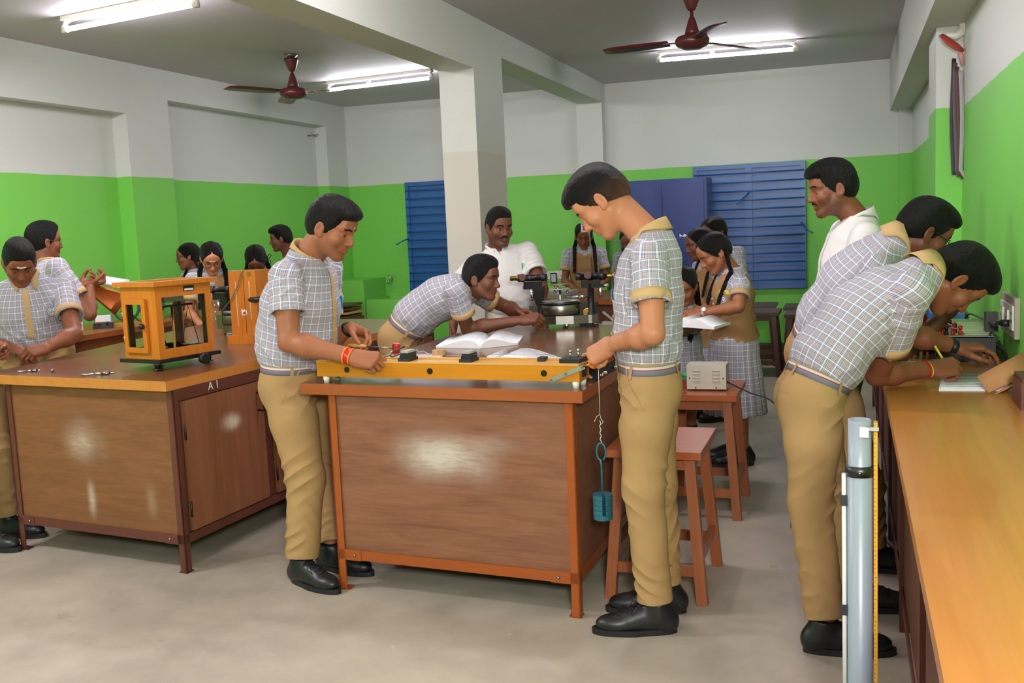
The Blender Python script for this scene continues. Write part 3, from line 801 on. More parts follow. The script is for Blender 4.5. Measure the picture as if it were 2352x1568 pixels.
# --- thread and slotted weights
def weights():
    top = pc+Vector((.0165, -.002, -.01)); x, y = top.x, top.y
    zt = .985
    r = empty('hanging_weights', (x, y, .40), 0, 'teal slotted weights hanging on a thread beside the middle table', 'weights')
    rs = random.Random(3)
    pts = [(x, y, zt), (x, y, .79)]
    MB().tube(pts, .0011, 5).build('thread', M_THREAD, r)
    MB().tube([(x-.022, y-.002, .765), (x-.012, y, .785), (x, y, .793), (x+.004, y, .775), (x+.012, y, .765), (x+.004, y, .756), (x-.002, y, .77)], .0012, 5).build('knot', M_THREAD, r)
    MB().tube([(x+.003*math.sin(k*1.9), y+.003*math.cos(k*1.9), .765-.0072*k) for k in range(12)], .0016, 5).build('twisted_thread', M_THREAD, r)
    ring = [(x+.016*math.sin(a)*(1-.35*(a > PI)), y, .655-.03*math.cos(a)) for a in np.linspace(-2.7, 2.7, 22)]
    MB().tube([(x, y, .42)]+[(x, y, .60)]+[(x-.004, y, .622)]+[(x+.017*math.sin(a), y, .652-.033*math.cos(a)) for a in np.linspace(-.5, -5.9, 22)], .0038, 8).build('hanger_rod', M_TEAL, r, smooth=True)
    zz = .398
    for k in range(5):
        h = .019; R0 = .037 if k else .036
        m = MB(); n = 30; gap = .17
        a0 = -PI/2+.35
        ring = [(R0*math.cos(a0+gap+(2*PI-2*gap)*i/n), R0*math.sin(a0+gap+(2*PI-2*gap)*i/n)) for i in range(n+1)]
        slot = [(.006*math.cos(a0)+.0055*math.cos(a0-PI/2)*-1, .006*math.sin(a0)+.0055*math.sin(a0-PI/2)*-1), (.0, .0), (.006*math.cos(a0)+.0055*math.cos(a0-PI/2), .006*math.sin(a0)+.0055*math.sin(a0-PI/2))]
        if k == 0: poly = [(R0*math.cos(2*PI*i/32), R0*math.sin(2*PI*i/32)) for i in range(32)]
        else: poly = ring+slot[::-1]
        m.prism([(x+p[0], y+p[1]) for p in poly], zz, zz+h-.0012)
        m.build('slotted_weight', M_TEAL, r, .0016, 2)
        zz += h
weights()
# --- black box with terminals behind the sonometer
def bbox():
    c = (-.965, 3.86); r = empty('terminal_box', (c[0], c[1], ZT), 0, 'black box with chrome terminals on the right edge of the middle table', 'box')
    M = RZ(-.06, (c[0], c[1], 0))
    MB().box((-.03, -.13, ZT+.004), (.045, .12, ZT+.05), M).build('case', M_BLACKP, r, .003)
    for y in (-.11, -.06, .09):
        MB().cyl(M @ Vector((.045, y, ZT+.02)), M @ Vector((.056, y, ZT+.02)), .007, n=10).sphere(M @ Vector((.058, y, ZT+.02)), .007, 8, 6).build('terminal', M_CHROME, r)
    for y in (-.12, .11):
        MB().box((-.02, y-.008, ZT), (.035, y+.008, ZT+.004), M).build('foot', M_RUB, r)
bbox()
# --- tuning fork, rubber hammer, block, thread, papers, books (positions of fork / hammer follow the hands, see people)
def block():
    c = atz(1008, 812, ZT+.01); r = empty('wooden_block', c, .2, 'small pale wooden block with thread wound round it on the middle table', 'block')
    M = RZ(.1, (c[0], c[1], 0))
    MB().box((-.028, -.016, ZT+.002), (.028, .016, ZT+.03), M).build('block', M_SONOTOP, r, .003)
    MB().tube([M @ Vector(v) for v in ((-.008, -.018, ZT+.001), (-.008, -.018, ZT+.032), (-.008, .018, ZT+.032), (-.008, .018, ZT+.001))], .0022, 6).build('wound_thread', M_THREAD, r)
    zz = ZT+.003
    pts = [atz(956, 801, zz), atz(962, 808, zz), atz(972, 806, zz), atz(985, 813, zz), atz(1000, 816, zz)]
    o = tag(MB().tube(pts, .0016, 6).build('loose_thread', M_THREAD, None, smooth=True), 'white thread lying to the left of the wooden block', 'thread')
    pts = [atz(1024, 816, zz), atz(1040, 816, zz), atz(1058, 818, zz), atz(1072, 812, zz), atz(1080, 804, zz), atz(1084, 797, zz), atz(1076, 795, zz), atz(1070, 797, zz)]
    tag(MB().tube(pts, .0016, 6).build('loose_thread', M_THREAD, None, smooth=True), 'white thread curling to the right of the wooden block', 'thread')
block()
def page_sheet(name, label, corners, z, n=9, ink=M_INK, cat='paper', th=.002, curl=0):
    A = [np.array(c[:2]) for c in corners]; c = np.mean(A, axis=0)
    r = empty(name, (c[0], c[1], z), 0, label, cat)
    fl, fr, br, bl = A
    def pt(u, v, dz): 
        p = (fl*(1-u)+fr*u)*(1-v)+(bl*(1-u)+br*u)*v; return np.array([p[0], p[1], z+dz+curl*max(0, u-.6)**2*6])
    MB().sheet([[pt(u, v, th) for u in np.linspace(0, 1, 9)] for v in np.linspace(0, 1, 3)], th*.9, (0, 0, 1)).build('paper', M_PAPER, r)
    rs = random.Random(len(label)); m = MB()
    for k in range(n):
        v = .9-.8*k/n; u1 = .5+.42*rs.random()
        m.sheet([[pt(u, v-.008, th+.0008) for u in np.linspace(.07, u1, 6)], [pt(u, v+.008, th+.0008) for u in np.linspace(.07, u1, 6)]])
    m.build('written_lines', ink, r)
    return r
page_sheet('note_sheet', 'printed note sheet behind the left end of the sonometer', (atz(897, 828, ZT), atz(1020, 827, ZT), atz(1012, 812, ZT), atz(899, 816, ZT)), ZT, 8)
sheets('open_book', 'open textbook behind the sonometer with its page arching up', 'book',
       ((-1.50, 4.02), (-1.50, 4.30)), ((-1.485, 4.02), (-1.49, 4.30), (-1.17, 4.0), (-1.18, 4.27)), ZT, .05, .016, 12)
sheets('open_book', 'large open practical book beside the leaning boy\'s elbow', 'book',
       ((-2.03, 4.72), (-2.11, 5.12)), ((-1.77, 4.68), (-1.86, 5.08), (-1.62, 4.84), (-1.71, 5.22)), ZT, .035, .018, 5, cover=M_BLACKP, ink=M_INK)
# --- spectrometer
def spectrometer(c, label, s=1.0, rz=0.0, tel=0):
    c = Vector((c[0], c[1], ZT)); r = empty('spectrometer', c, rz, label, 'spectrometer')
    M = Matrix.Translation(c) @ Matrix.Rotation(rz, 4, 'Z') @ Matrix.Scale(s, 4)
    V = lambda *a: M @ Vector(a)
    A = (M.to_3x3() @ Vector((1, 0, 0))).normalized(); Z = Vector((0, 0, 1))
    m = MB(); pts = []
    for a in np.linspace(-PI/2, PI/2, 9): pts.append((.16+.045*math.cos(a), .045*math.sin(a)))
    for (x, y) in ((.09, .085), (.0, .105), (-.06, .09), (-.125, .03), (-.125, -.03), (-.06, -.09), (.0, -.105), (.09, -.085)): pts.append((x, y))
    m.prism(pts, .022*1, .065, M); m.build('base', M_STEEL, r, .004*s)
    m = MB(); m.box((-.165, -.03, .035), (-.12, .03, .115), M); m.build('clamp', M_STEEL, r, .003)
    for (x, y) in ((-.135, 0), (.0, .09), (.185, -.005), (.05, -.08)):
        MB().cyl(V(x, y, 0), V(x, y, .03), .006*s, n=10).lathe([(.016*s, .012*s), (.017*s, .018*s), (.012*s, .022*s)], V(x, y, 0), n=16).build('levelling_screw', M_CHROME, r)
    MB().lathe([(.10*s, .068*s), (.104*s, .072*s), (.104*s, .118*s), (.10*s, .124*s)], c, n=48).build('drum', M_STEEL, r)
    MB().lathe([(.108*s, .122*s), (.108*s, .132*s), (.10*s, .136*s)], c, n=48).build('circular_scale', M_BLACK, r)
    MB().lathe([(.098*s, .136*s), (.098*s, .139*s), (.02*s, .14*s)], c, n=40).build('scale_face', M_ALU, r)
    MB().lathe([(.012*s, .139*s), (.009*s, .15*s), (.007*s, .158*s), (.007*s, .20*s)], c, n=14).build('centre_post', M_CHROME, r)
    MB().lathe([(.052*s, .196*s), (.055*s, .198*s), (.055*s, .203*s), (.02*s, .204*s)], c, n=32).build('table_plate', M_GREYM, r)
    MB().lathe([(.05*s, .218*s), (.052*s, .22*s), (.052*s, .227*s)], c, n=32).build('prism_table', flat('dull_brass', (140, 112, 92), .45, .6), r)
    for a in (.5, 2.6, 4.7): MB().cyl(V(.04*math.cos(a), .04*math.sin(a), .18), V(.04*math.cos(a), .04*math.sin(a), .222), .0035*s, n=8).cyl(V(.04*math.cos(a), .04*math.sin(a), .176), V(.04*math.cos(a), .04*math.sin(a), .188), .0075*s, n=10).build('levelling_screw', M_CHROME, r)
    m = MB(); m.box((-.048, -.004, .229), (-.014, .006, .285), M @ Matrix.Rotation(.35, 4, 'Y') if False else M); m.build('grating_holder', M_BLACK, r)
    m = MB(); m.box((-.043, -.0055, .238), (-.019, -.004, .279), M); m.build('grating', flat('grating_glass', (150, 160, 160), .1, .3), r)
    MB().cyl(V(.02, -.0, .158), V(.15, -.0, .158), .006*s, n=10).cyl(V(.10, 0, .158), V(.135, 0, .158), .011*s, n=12).build('arm_rod', M_CHROME, r)
    # collimator pillar and tube on the right
    MB().lathe([(.026*s, .062*s), (.022*s, .072*s), (.018*s, .078*s), (.018*s, .225*s), (.022*s, .228*s)], V(.165, 0, 0), n=20).build('pillar', M_BLACK, r)
    def tube_on(x0, x1, dirn, zc, nm):
        m = MB(); m.box((min(x0, x1)+.03, -.016, zc-.06), (max(x0, x1)-.03, .016, zc-.02), M).build('cradle', M_BLACK, r, .003)
        a, b = V(x0, 0, zc), V(x1, 0, zc); d = (b-a).normalized()
        MB().tube([a, a+d*.03*s, a+d*.03*s, b-d*.03*s, b-d*.03*s, b], [.019*s, .019*s, .0175*s, .0175*s, .021*s, .021*s], 20).build(nm, M_BLACK, r)
        return a, b, d
    a, b, d = tube_on(.09, .245, 1, .262, 'collimator_tube')
    MB().cyl(b, b+d*.045*s, .011*s, n=16).build('slit_tube', M_BRASS, r)
    MB().lathe([(.02*s, .043*s), (.021*s, .047*s), (.011*s, .05*s), (.011*s, .07*s), (.006*s, .075*s)], b, d, n=16).build('slit', M_CHROME, r)
    MB().cyl(V(.16, -.022, .27), V(.16, -.034, .27), .019*s, n=20).build('focus_knob', flat('knob_brown', (110, 84, 76), .4, .3), r)
    MB().cyl(V(.165, 0, .215), V(.165, 0, .245), .014*s, n=12).box((.155, -.012, .205), (.235, .012, .222), M).build('bracket', M_BLACK, r)
    MB().cyl(V(.235, -.004, .213), V(.262, -.004, .213), .009*s, n=10).cyl(V(.222, -.016, .155), V(.222, -.016, .205), .008*s, n=10).build('adjusting_screw', M_CHROME, r)
    # telescope on the left
    a, b, d = tube_on(-.07, -.225, -1, .262, 'telescope_tube')
    MB().tube([b, b+d*.006*s, b+d*.006*s, b+d*.045*s], [.017*s, .017*s, .013*s, .0145*s], 16).build('eyepiece', M_BRASS, r)
    MB().cyl(V(-.195, -.022, .268), V(-.195, -.034, .268), .019*s, n=20).build('focus_knob', flat('knob_brown', (110, 84, 76), .4, .3), r)
    m = MB(); m.hexa([V(-.125, -.014, .10), V(-.095, -.014, .10), V(-.095, .014, .10), V(-.125, .014, .10)], [V(-.16, -.016, .215), V(-.085, -.016, .215), V(-.085, .016, .215), V(-.16, .016, .215)]).build('telescope_arm', M_BLACK, r)
    MB().cyl(V(-.165, -.004, .213), V(-.20, -.004, .213), .009*s, n=10).cyl(V(-.15, -.018, .14), V(-.15, -.018, .205), .008*s, n=10).build('adjusting_screw', M_CHROME, r)
    return r
spc = atz(1284, 752, ZT)
spectrometer((spc[0], spc[1]+.05), 'black and steel spectrometer standing on the middle table before the leaning boy', 1.13, .02)
spectrometer(tuple(atz(512, 776, ZT)[:2]+np.array([.03, .17])), 'spectrometer on the left table partly hidden by the tall wooden box', 1.1, -.15)
def lamp_housing():
    c = (-1.475, 5.76); r = empty('lamp_house', (*c, ZT), .1, 'dark lamp house with a round lens behind the spectrometer', 'lamp')
    M = RZ(.1, (*c, 0))
    MB().box((-.05, -.05, ZT), (.05, .05, ZT+.14), M).build('case', M_BLACKP, r, .006)
    MB().lathe([(.028, 0), (.032, .006), (.026, .02), (.02, .021)], M @ Vector((.0, -.05, ZT+.085)), M.to_3x3() @ Vector((0, -1, 0)), 24).build('lens_ring', M_BRASS, r)
lamp_housing()
o = MB(); cpt = np.array([-1.35, 5.80, ZT])
o.hexa([cpt+np.array(v) for v in ((-.05, -.02, 0), (.03, -.02, 0), (.04, .02, 0), (-.04, .02, 0))], [cpt+np.array(v) for v in ((-.05, -.02, .02), (.03, -.02, .014), (.04, .02, .014), (-.04, .02, .02))])
o.hexa([cpt+np.array(v) for v in ((.018, -.008, .014), (.034, -.008, .014), (.034, .008, .014), (.018, .008, .014))], [cpt+np.array(v) for v in ((-.055, -.006, .075), (-.043, -.006, .08), (-.043, .006, .08), (-.055, .006, .075))])
tag(o.build('plastic_clip', flat('clear_plastic', (190, 186, 176), .25), None, .002), 'translucent plastic clip on the far end of the middle table', 'clip')

# --- balance in its glazed case
def balance():
    x0, x1, y0, y1 = -3.071-.262, -3.071-.018, 3.861+.018, 3.861+.357
    zb, z1 = ZT+.055, 1.285
    c = ((x0+x1)/2, (y0+y1)/2); r = empty('balance_case', (-3.071, 3.861, ZT), 0, 'glazed golden wooden balance case on the left table', 'balance')
    W = M_BOX; p = .036
    MB().box((x0-.02, y0-.02, zb-.018), (x1+.02, y1+.02, zb)).build('base_plate', M_BLACK, r, .004)
    for (x, y) in ((x1-.02, y0+.0), (x1-.02, y1-.03), (x0+.03, c[1])):
        MB().lathe([(.022, .037), (.016, .028), (.014, .012), (.008, .011), (.006, 0)], (x, y, ZT), n=16).lathe([(.024, .006), (.024, .011), (.01, .012)], (x, y, ZT), n=12).build('levelling_foot', M_BLACK, r)
    for (x, y) in ((x0, y0), (x1-p, y0), (x0, y1-p), (x1-p, y1-p)):
        MB().box((x, y, zb), (x+p, y+p, z1)).build('corner_post', W, r, .002)
    MB().box((x0+p, y0, z1-.07), (x1-p, y0+.02, z1)).build('front_rail', W, r); MB().box((x0+p, y0, zb), (x1-p, y0+.02, zb+.045)).build('front_rail', W, r); MB().box((x1-.075, y0+.001, zb+.045), (x1-p, y0+.021, z1-.07)).build('front_stile', W, r)
    MB().box((x0+p, y1-.02, z1-.06), (x1-p, y1, z1)).build('back_rail', W, r); MB().box((x0+p, y1-.02, zb), (x1-p, y1, zb+.04)).build('back_rail', W, r)
    MB().box((x1-.02, y0+p, z1-.055), (x1, y1-p, z1)).build('side_rail', W, r); MB().box((x1-.02, y0+p, zb), (x1, y1-p, zb+.045)).build('side_rail', W, r)
    MB().box((x0, y0+p, z1-.055), (x0+.02, y1-p, z1)).build('side_rail', W, r); MB().box((x0, y0+p, zb), (x0+.02, y1-p, zb+.045)).build('side_rail', W, r)
    MB().box((x0+p, y0+p, zb), (x1-p, y1-p, zb+.004)).build('floor_board', W, r)
    # door on the narrow side
    dx0, dx1, dz0, dz1 = x0+.022, x1-.062, zb+.03, z1-.058
    w = .026; d = MB(); d.box((dx0, y0-.016, dz0), (dx0+w, y0-.001, dz1)).box((dx1-w, y0-.016, dz0), (dx1, y0-.001, dz1)).box((dx0+w, y0-.016, dz0), (dx1-w, y0-.001, dz0+w)).box((dx0+w, y0-.016, dz1-w), (dx1-w, y0-.001, dz1))
    do = d.build('door', W, r)
    MB().box((dx0+w, y0-.009, dz0+w), (dx1-w, y0-.006, dz1-w)).build('door_glass', M_GLASS, do)
    MB().sphere((dx1-.018, y0-.026, (dz0+dz1)/2+.0), .014, 14, 8).build('door_knob', M_BLACK, do)
    for z in (dz0+.06, dz1-.08): MB().cyl((dx0-.004, y0-.012, z-.02), (dx0-.004, y0-.012, z+.02), .004, n=8).build('hinge', M_BRASS, do)
    MB().box((x1-.010, y0+p, zb+.045), (x1-.006, y1-p, z1-.055)).build('glass_pane', M_GLASS, r)
    MB().box((x0+.006, y0+p, zb+.045), (x0+.010, y1-p, z1-.055)).build('glass_pane', M_GLASS, r)
    MB().box((x0+p, y1-.012, zb+.04), (x1-p, y1-.008, z1-.06)).build('glass_pane', M_GLASS, r)
    # lid frame
    lw = .07; l = MB(); a0, a1, b0, b1 = x0-.025, x1+.025, y0-.025, y1+.025
    l.box((a0, b0, z1), (a1, b0+lw, z1+.022)).box((a0, b1-lw, z1), (a1, b1, z1+.022)).box((a0, b0+lw, z1), (a0+lw, b1-lw, z1+.022)).box((a1-lw, b0+lw, z1), (a1, b1-lw, z1+.022))
    l.build('lid_frame', W, r)
    MB().box((a0+lw, b0+lw, z1+.004), (a1-lw, b1-lw, z1+.010)).build('lid_panel', W, r)
    MB().box((x1, y0+.17, z1-.034), (x1+.002, y0+.235, z1-.008)).build('maker_plate', M_BLACK, r)
    MB().box((x1+.002, y0+.175, z1-.031), (x1+.0025, y0+.23, z1-.022)).build('plate_print', M_PAPER, r)
    MB().cyl((x1+.02, y0+.22, zb-.02), (x1+.05, y0+.22, zb-.02), .006, n=8).lathe([(.026, .05), (.027, .055), (.027, .068), (.02, .072)], (x1-.01, y0+.22, zb-.02), (1, 0, 0), 20).build('beam_knob', M_BLACK, r)
    # mechanism
    mx, my = c[0]+.03, c[1]
    MB().lathe([(.012, zb+.004), (.012, zb+.02), (.006, zb+.03), (.006, zb+.24)], (mx, my, 0), n=12).build('balance_pillar', M_BRASS, r)
    MB().box((mx-.008, my-.125, zb+.235), (mx+.008, my+.125, zb+.245)).build('beam', M_BLACK, r)
    for yy in (my-.10, my+.10):
        zp = zb+.035
        MB().tube([(mx, yy-.055, zp), (mx, yy, zb+.235), (mx, yy+.055, zp)], .0022, 6).build('pan_wire', M_GREYM, r)
        MB().lathe([(.045, .012), (.047, .010), (.03, 0), (.008, -.004), (.006, -.02)], (mx, yy, zp), n=24).build('pan', M_CHROME, r)
    MB().box((mx-.02, my-.06, zb+.26), (mx+.02, my+.06, zb+.30)).build('weight_rider', M_STEEL, r, .004)
    r.rotation_euler = (0, 0, math.radians(-12))
balance()
# --- tall wooden sonometer / lamp box
def tower():
    x0, x1, y0, y1 = -3.405, -3.225, 4.94, 5.10; z1 = 1.305
    r = empty('wooden_tower', ((x0+x1)/2, (y0+y1)/2, ZT), 0, 'tall narrow golden wooden box standing on end behind the balance case', 'box')
    MB().hexa([(x0, y0, ZT+.05), (x1, y0, ZT+.05), (x1, y1, ZT+.05), (x0, y1, ZT+.05)], [(x0, y0, z1), (x1, y0, z1), (x1, y1, z1), (x0, y1, z1)]).build('case', M_BOX, r, .003)
    MB().box((x0-.015, y0-.03, ZT), (x1-.02, y1, ZT+.05)).box((x1-.02, y0+.02, ZT), (x1+.0, y1, ZT+.05)).build('plinth', M_BOX, r, .002)
    for x, za, zb in ((x0+.045, ZT+.10, z1-.06), (x1-.045, ZT+.14, z1-.06)):
        MB().box((x-.0015, y0-.0012, za), (x+.0015, y0, zb)).build('scratch_line', M_CHALK, r)
    MB().box((x0+.098, y0-.002, ZT+.06), (x0+.101, y0, z1-.03)).build('joint_strip', M_FRAME_D, r)
    q = aty(561, 718, y0-.001)
    MB().sheet([[q+np.array([-.018+.012*i, 0, -.022+.01*((i*3) % 2)]) for i in range(4)], [q+np.array([-.018+.012*i, 0, .022-.01*((i*5) % 2)]) for i in range(4)]], .001).build('torn_sticker', M_PAPER, r)
    MB().sphere(q+np.array([0, -.0015, 0]), .008, 8, 5, (1, .1, 1)).build('red_spot', M_RED, r)
    MB().box((x1-.05, y0-.006, z1-.03), (x1-.03, y0, z1-.006)).build('latch', M_BRASS, r)
    pts = [(x1-.075, y0+.0, z1+.004), (x1-.085, y0-.01, z1-.01), (x1-.11, y0-.012, z1-.08), (x0+.02, y0-.012, z1-.16), (x0-.05, y0-.0, z1-.22), (x0-.10, y0+.06, z1-.25)]
    MB().tube(pts, .0032, 7).build('lamp_wire', flat('grey_wire', (110, 96, 84), .5), r, smooth=True)
    c = np.array((x1-.055, y0, ZT+.255))
    MB().tube([c+np.array((.0, -.004, 0)), c+np.array((.02, -.02, 0)), c+np.array((.03, -.025, 0)), c+np.array((.06, -.03, 0)), c+np.array((.13, -.035, .004))], [.004, .008, .014, .016, .017], 12).build('socket_plug', M_BLACKP, r)
tower()
def micrometer(pix, label, rz, s=1.0):
    c = Vector(tuple(atz(*pix, ZT))); r = empty('micrometer', c, rz, label, 'gauge')
    M = Matrix.Translation(c+Vector((0, 0, .008))) @ Matrix.Rotation(rz, 4, 'Z') @ Matrix.Scale(s, 4)
    V = lambda x, y, z=0: M @ Vector((x, y, z))
    MB().tube([V(.03*math.cos(a)-.02, .026*math.sin(a)) for a in np.linspace(-.3, -PI-.2, 12)], .0055*s, 8, flat=.8).build('frame', M_CHROME, r, smooth=True)
    MB().cyl(V(.005, 0), V(.04, 0), .0052*s, n=12).cyl(V(-.046, 0), V(-.034, 0), .004*s, n=8).build('sleeve', M_CHROME, r)
    MB().cyl(V(.04, 0), V(.075, 0), .0085*s, n=14).build('thimble', M_STEEL, r)
    MB().cyl(V(.078, 0), V(.097, 0), .0045*s, n=10).build('ratchet', M_CHROME, r)
micrometer((214, 862), 'chrome screw gauge lying alone on the left table before the balance', .35, 1.0)
micrometer((58, 855), 'chrome screw gauge lying by the left boy\'s hands', .25, .8)
tag(MB().sphere(tuple(atz(121, 855, ZT)+np.array([0, 0, .009])), .009, 14, 10).build('steel_ball', M_STEEL), 'small grey steel ball on the left table between the two gauges', 'ball')
page_sheet('note_sheet', 'note sheet under the spectrometer on the left table', (atz(520, 770, ZT), atz(545, 772, ZT), atz(560, 758, ZT), atz(528, 756, ZT)), ZT, 3)
# --- things on the left wall bench
ZB = .85
def meter(c, rz, label):
    r = empty('panel_meter', (*c, ZB), rz, label, 'meter'); M = RZ(rz, (*c, ZB))
    pf = [(-.06, 0), (.06, 0), (.06, .025), (.015, .04), (-.03, .10), (-.06, .10)]
    m = MB(); n = len(pf)
    vs = [M @ Vector((x, -.07, z)) for x, z in pf]+[M @ Vector((x, .07, z)) for x, z in pf]
    m._faces(vs, [tuple(range(n)), tuple(range(2*n-1, n-1, -1))]+[(i, n+i, n+(i+1) % n, (i+1) % n) for i in range(n)]); m.build('case', M_BLACK, r, .004)
    m = MB(); m._faces([M @ Vector(v) for v in ((.012, -.055, .046), (.012, .055, .046), (-.026, .055, .097), (-.026, -.055, .097))], [(0, 1, 2, 3)])
    for v in m.bm.verts: v.co += (M.to_3x3() @ Vector((.8, 0, .6)))*.003
    m.build('dial', M_PAGE, r)
    for y, mt in ((-.03, M_RED), (.03, M_BLACKP)): MB().cyl(M @ Vector((.04, y, .03)), M @ Vector((.04, y, .052)), .008, n=10).build('terminal', mt, r)
m1 = atx(238, 748, -5.42); meter((m1[0], m1[1]), -.9, 'black sloping panel meter on the left wall bench')
m2 = np.array([-5.55, 5.98, 0])
r = empty('white_supply_box', (m2[0], m2[1], ZB), 0, 'white supply box beside the black meter on the left wall bench', 'box')
MB().box((m2[0]-.07, m2[1]-.07, ZB), (m2[0]+.07, m2[1]+.07, ZB+.09)).build('case', M_WHITEP, r, .005)
MB().cyl((m2[0]+.07, m2[1]+.02, ZB+.04), (m2[0]+.09, m2[1]+.02, ZB+.04), .012, n=12).build('knob', M_BLACKP, r)
m3 = atx(152, 752, -5.4)
r = empty('red_blue_box', (m3[0], m3[1], ZB), 0, 'red and blue box on the left wall bench behind the front boy\'s arm', 'box')
MB().box((m3[0]-.06, m3[1]-.06, ZB), (m3[0]+.06, m3[1]+.06, ZB+.05)).build('case', M_BLUEP, r, .004)
MB().box((m3[0]-.05, m3[1]-.05, ZB+.05), (m3[0]+.05, m3[1]+.05, ZB+.09)).build('lid', M_RED, r, .004)
def coil(c, label):
    r = empty('coil_stand', (*c, ZB), 0, label, 'coil'); c = Vector((*c, ZB))
    MB().lathe([(.08, 0), (.08, .012), (.02, .02)], c, n=24).build('base', M_BLACK, r)
    MB().torus(c+Vector((0, 0, .13)), (.35, -.93, 0), .10, .011, 40, 10).build('ring', flat('coil_grey', (70, 76, 76), .4), r)
    MB().cyl(c+Vector((0, 0, .015)), c+Vector((0, 0, .10)), .02, n=12).lathe([(.05, .10), (.05, .104)], c, n=20).build('pillar', M_STEEL, r)
coil((-5.45, 6.80), 'grey coil ring on a stand seen through the balance case, nearer the corner')
coil((-5.45, 6.50), 'grey coil ring on a stand seen through the balance case, nearer the meter')
r = empty('terminal_board', (-5.3, 6.30, ZB), 0, 'small wooden terminal board with black leads beside the black meter', 'board')
MB().box((-5.36, 6.24, ZB), (-5.22, 6.38, ZB+.03)).build('board', M_SONOTOP, r, .002)
MB().tube([(-5.30, 6.27, ZB+.03), (-5.28, 6.29, ZB+.10), (-5.29, 6.33, ZB+.12), (-5.26, 6.41, ZB+.03), (-5.25, 6.46, ZB+.008)], .005, 7).build('lead', M_BLACKP, r, smooth=True)
# stacked boards beside the sink
for k in range(4):
    tag(MB().box((-5.78, 10.12-.015*k, .5205+.045*k), (-5.44+.02*(k % 2), 10.50, .545+.045*k)).build('plank', M_SONOTOP if k == 1 else M_STOOLDK, None, .002), ['lowest plank of the pile by the green plinth', 'second lowest plank, pale, of the pile by the green plinth', 'second highest plank of the pile by the green plinth', 'topmost plank of the pile by the green plinth'][k], 'plank')
    MB().box((-5.70, 10.2, .545+.045*k), (-5.66, 10.45, .5655+.045*k)).build('spacer', M_STOOLDK, [o for o in COL.objects if o.name.startswith('plank')][-1]) if k < 3 else None
tag(MB().box((-5.80, 10.10, 0), (-5.42, 10.52, .52)).build('crate', M_STOOLDK, None, .004), 'dark wooden crate under the planks by the green plinth', 'crate')
# --- things on the right bench
ZR = .85
def trainer():
    x0, x1, y0, y1 = .345, .575, 4.52, 5.10; h0, h1 = .10, .115
    r = empty('circuit_trainer', ((x0+x1)/2, (y0+y1)/2, ZR), 0, 'black circuit trainer box with red and black terminals on the right bench', 'trainer kit')
    MB().hexa([(x0, y0, ZR), (x1, y0, ZR), (x1, y1, ZR), (x0, y1, ZR)], [(x0, y0, ZR+h0), (x1, y0, ZR+h0), (x1, y1, ZR+h1), (x0, y1, ZR+h1)]).build('case', M_BLACKP, r, .003)
    z = ZR+h0+.004
    MB().hexa([(x0+.006, y0+.006, z), (x1-.006, y0+.006, z), (x1-.006, y1-.006, z+.014), (x0+.006, y1-.006, z+.014)], [(x0+.006, y0+.006, z+.003), (x1-.006, y0+.006, z+.003), (x1-.006, y1-.006, z+.018), (x0+.006, y1-.006, z+.018)]).build('front_panel', flat('panel_grey_green', (150, 156, 134), .4), r)
    def Zp(y): return z+.004+.014*(y-y0)/(y1-y0)
    for (a, b) in ((y0+.03, y0+.15), (y0+.17, y0+.29), (y0+.31, y0+.43)):
        MB().hexa([(x0+.115, a, Zp(a)), (x1-.01, a, Zp(a)), (x1-.01, b, Zp(b)), (x0+.115, b, Zp(b))], [(x0+.115, a, Zp(a)+.004), (x1-.01, a, Zp(a)+.004), (x1-.01, b, Zp(b)+.004), (x0+.115, b, Zp(b)+.004)]).build('scale_plate', flat('plate_pale_green', (176, 186, 152), .4), r)
    pts = [(x0+.10, y0+.06, 1), (x0+.085, y0+.12, 0), (x0+.085, y0+.17, 1), (x0+.075, y0+.24, 0), (x0+.065, y0+.30, 1), (x0+.055, y0+.36, 0), (x0+.05, y0+.42, 1), (x0+.04, y0+.5, 0), (x0+.03, y0+.06, 1), (x0+.045, y0+.05, 0), (x0+.07, y0+.05, 1), (x0+.02, y0+.22, 0), (x0+.03, y0+.27, 1), (x0+.02, y0+.38, 1)]
    for (x, y, rd) in pts:
        MB().lathe([(.009, 0), (.009, .012), (.006, .014), (.006, .02), (.0085, .021), (.0085, .036), (.004, .038)], (x, y, Zp(y)), n=12).build('terminal', M_RED if rd else M_BLACKP, r)
    for (x, y) in ((x0+.045, y0+.13), (x0+.03, y0+.33)):
        MB().lathe([(.016, 0), (.016, .012), (.012, .02), (.0, .021)], (x, y, Zp(y)), n=16).build('knob', M_GREYM, r)
    for (a, b) in (((x0+.03, y0+.06), (x0+.10, y0+.06)), ((x0+.03, y0+.06), (x0+.02, y0+.38)), ((x0+.085, y0+.17), (x0+.03, y0+.27))):
        MB().tube([(*a, Zp(a[1])+.02), ((a[0]+b[0])/2, (a[1]+b[1])/2-.02, Zp(a[1])+.03), (*b, Zp(b[1])+.02)], .0025, 6).build('patch_wire', M_GREYM, r, smooth=True)
    MB().box((x0+.06, y0-.001, ZR+.075), (x1-.07, y0, ZR+.0765)).build('embossed_line', M_RUB, r)
    for x in (x0+.02, x1-.02): MB().sphere((x, y0-.001, ZR+.088), .005, 8, 6).build('screw', M_STEEL, r)
trainer()
def simple_box(name, label, cat, lo, hi, mt, lid=None, extra=None):
    r = empty(name, ((lo[0]+hi[0])/2, (lo[1]+hi[1])/2, lo[2]), 0, label, cat)
    MB().box(lo, (hi[0], hi[1], hi[2]-.012)).build('case', mt, r, .006)
    MB().box((lo[0]+.004, lo[1]+.004, hi[2]-.012), (hi[0]-.004, hi[1]-.004, hi[2])).build('lid', lid or mt, r, .003)
    return r
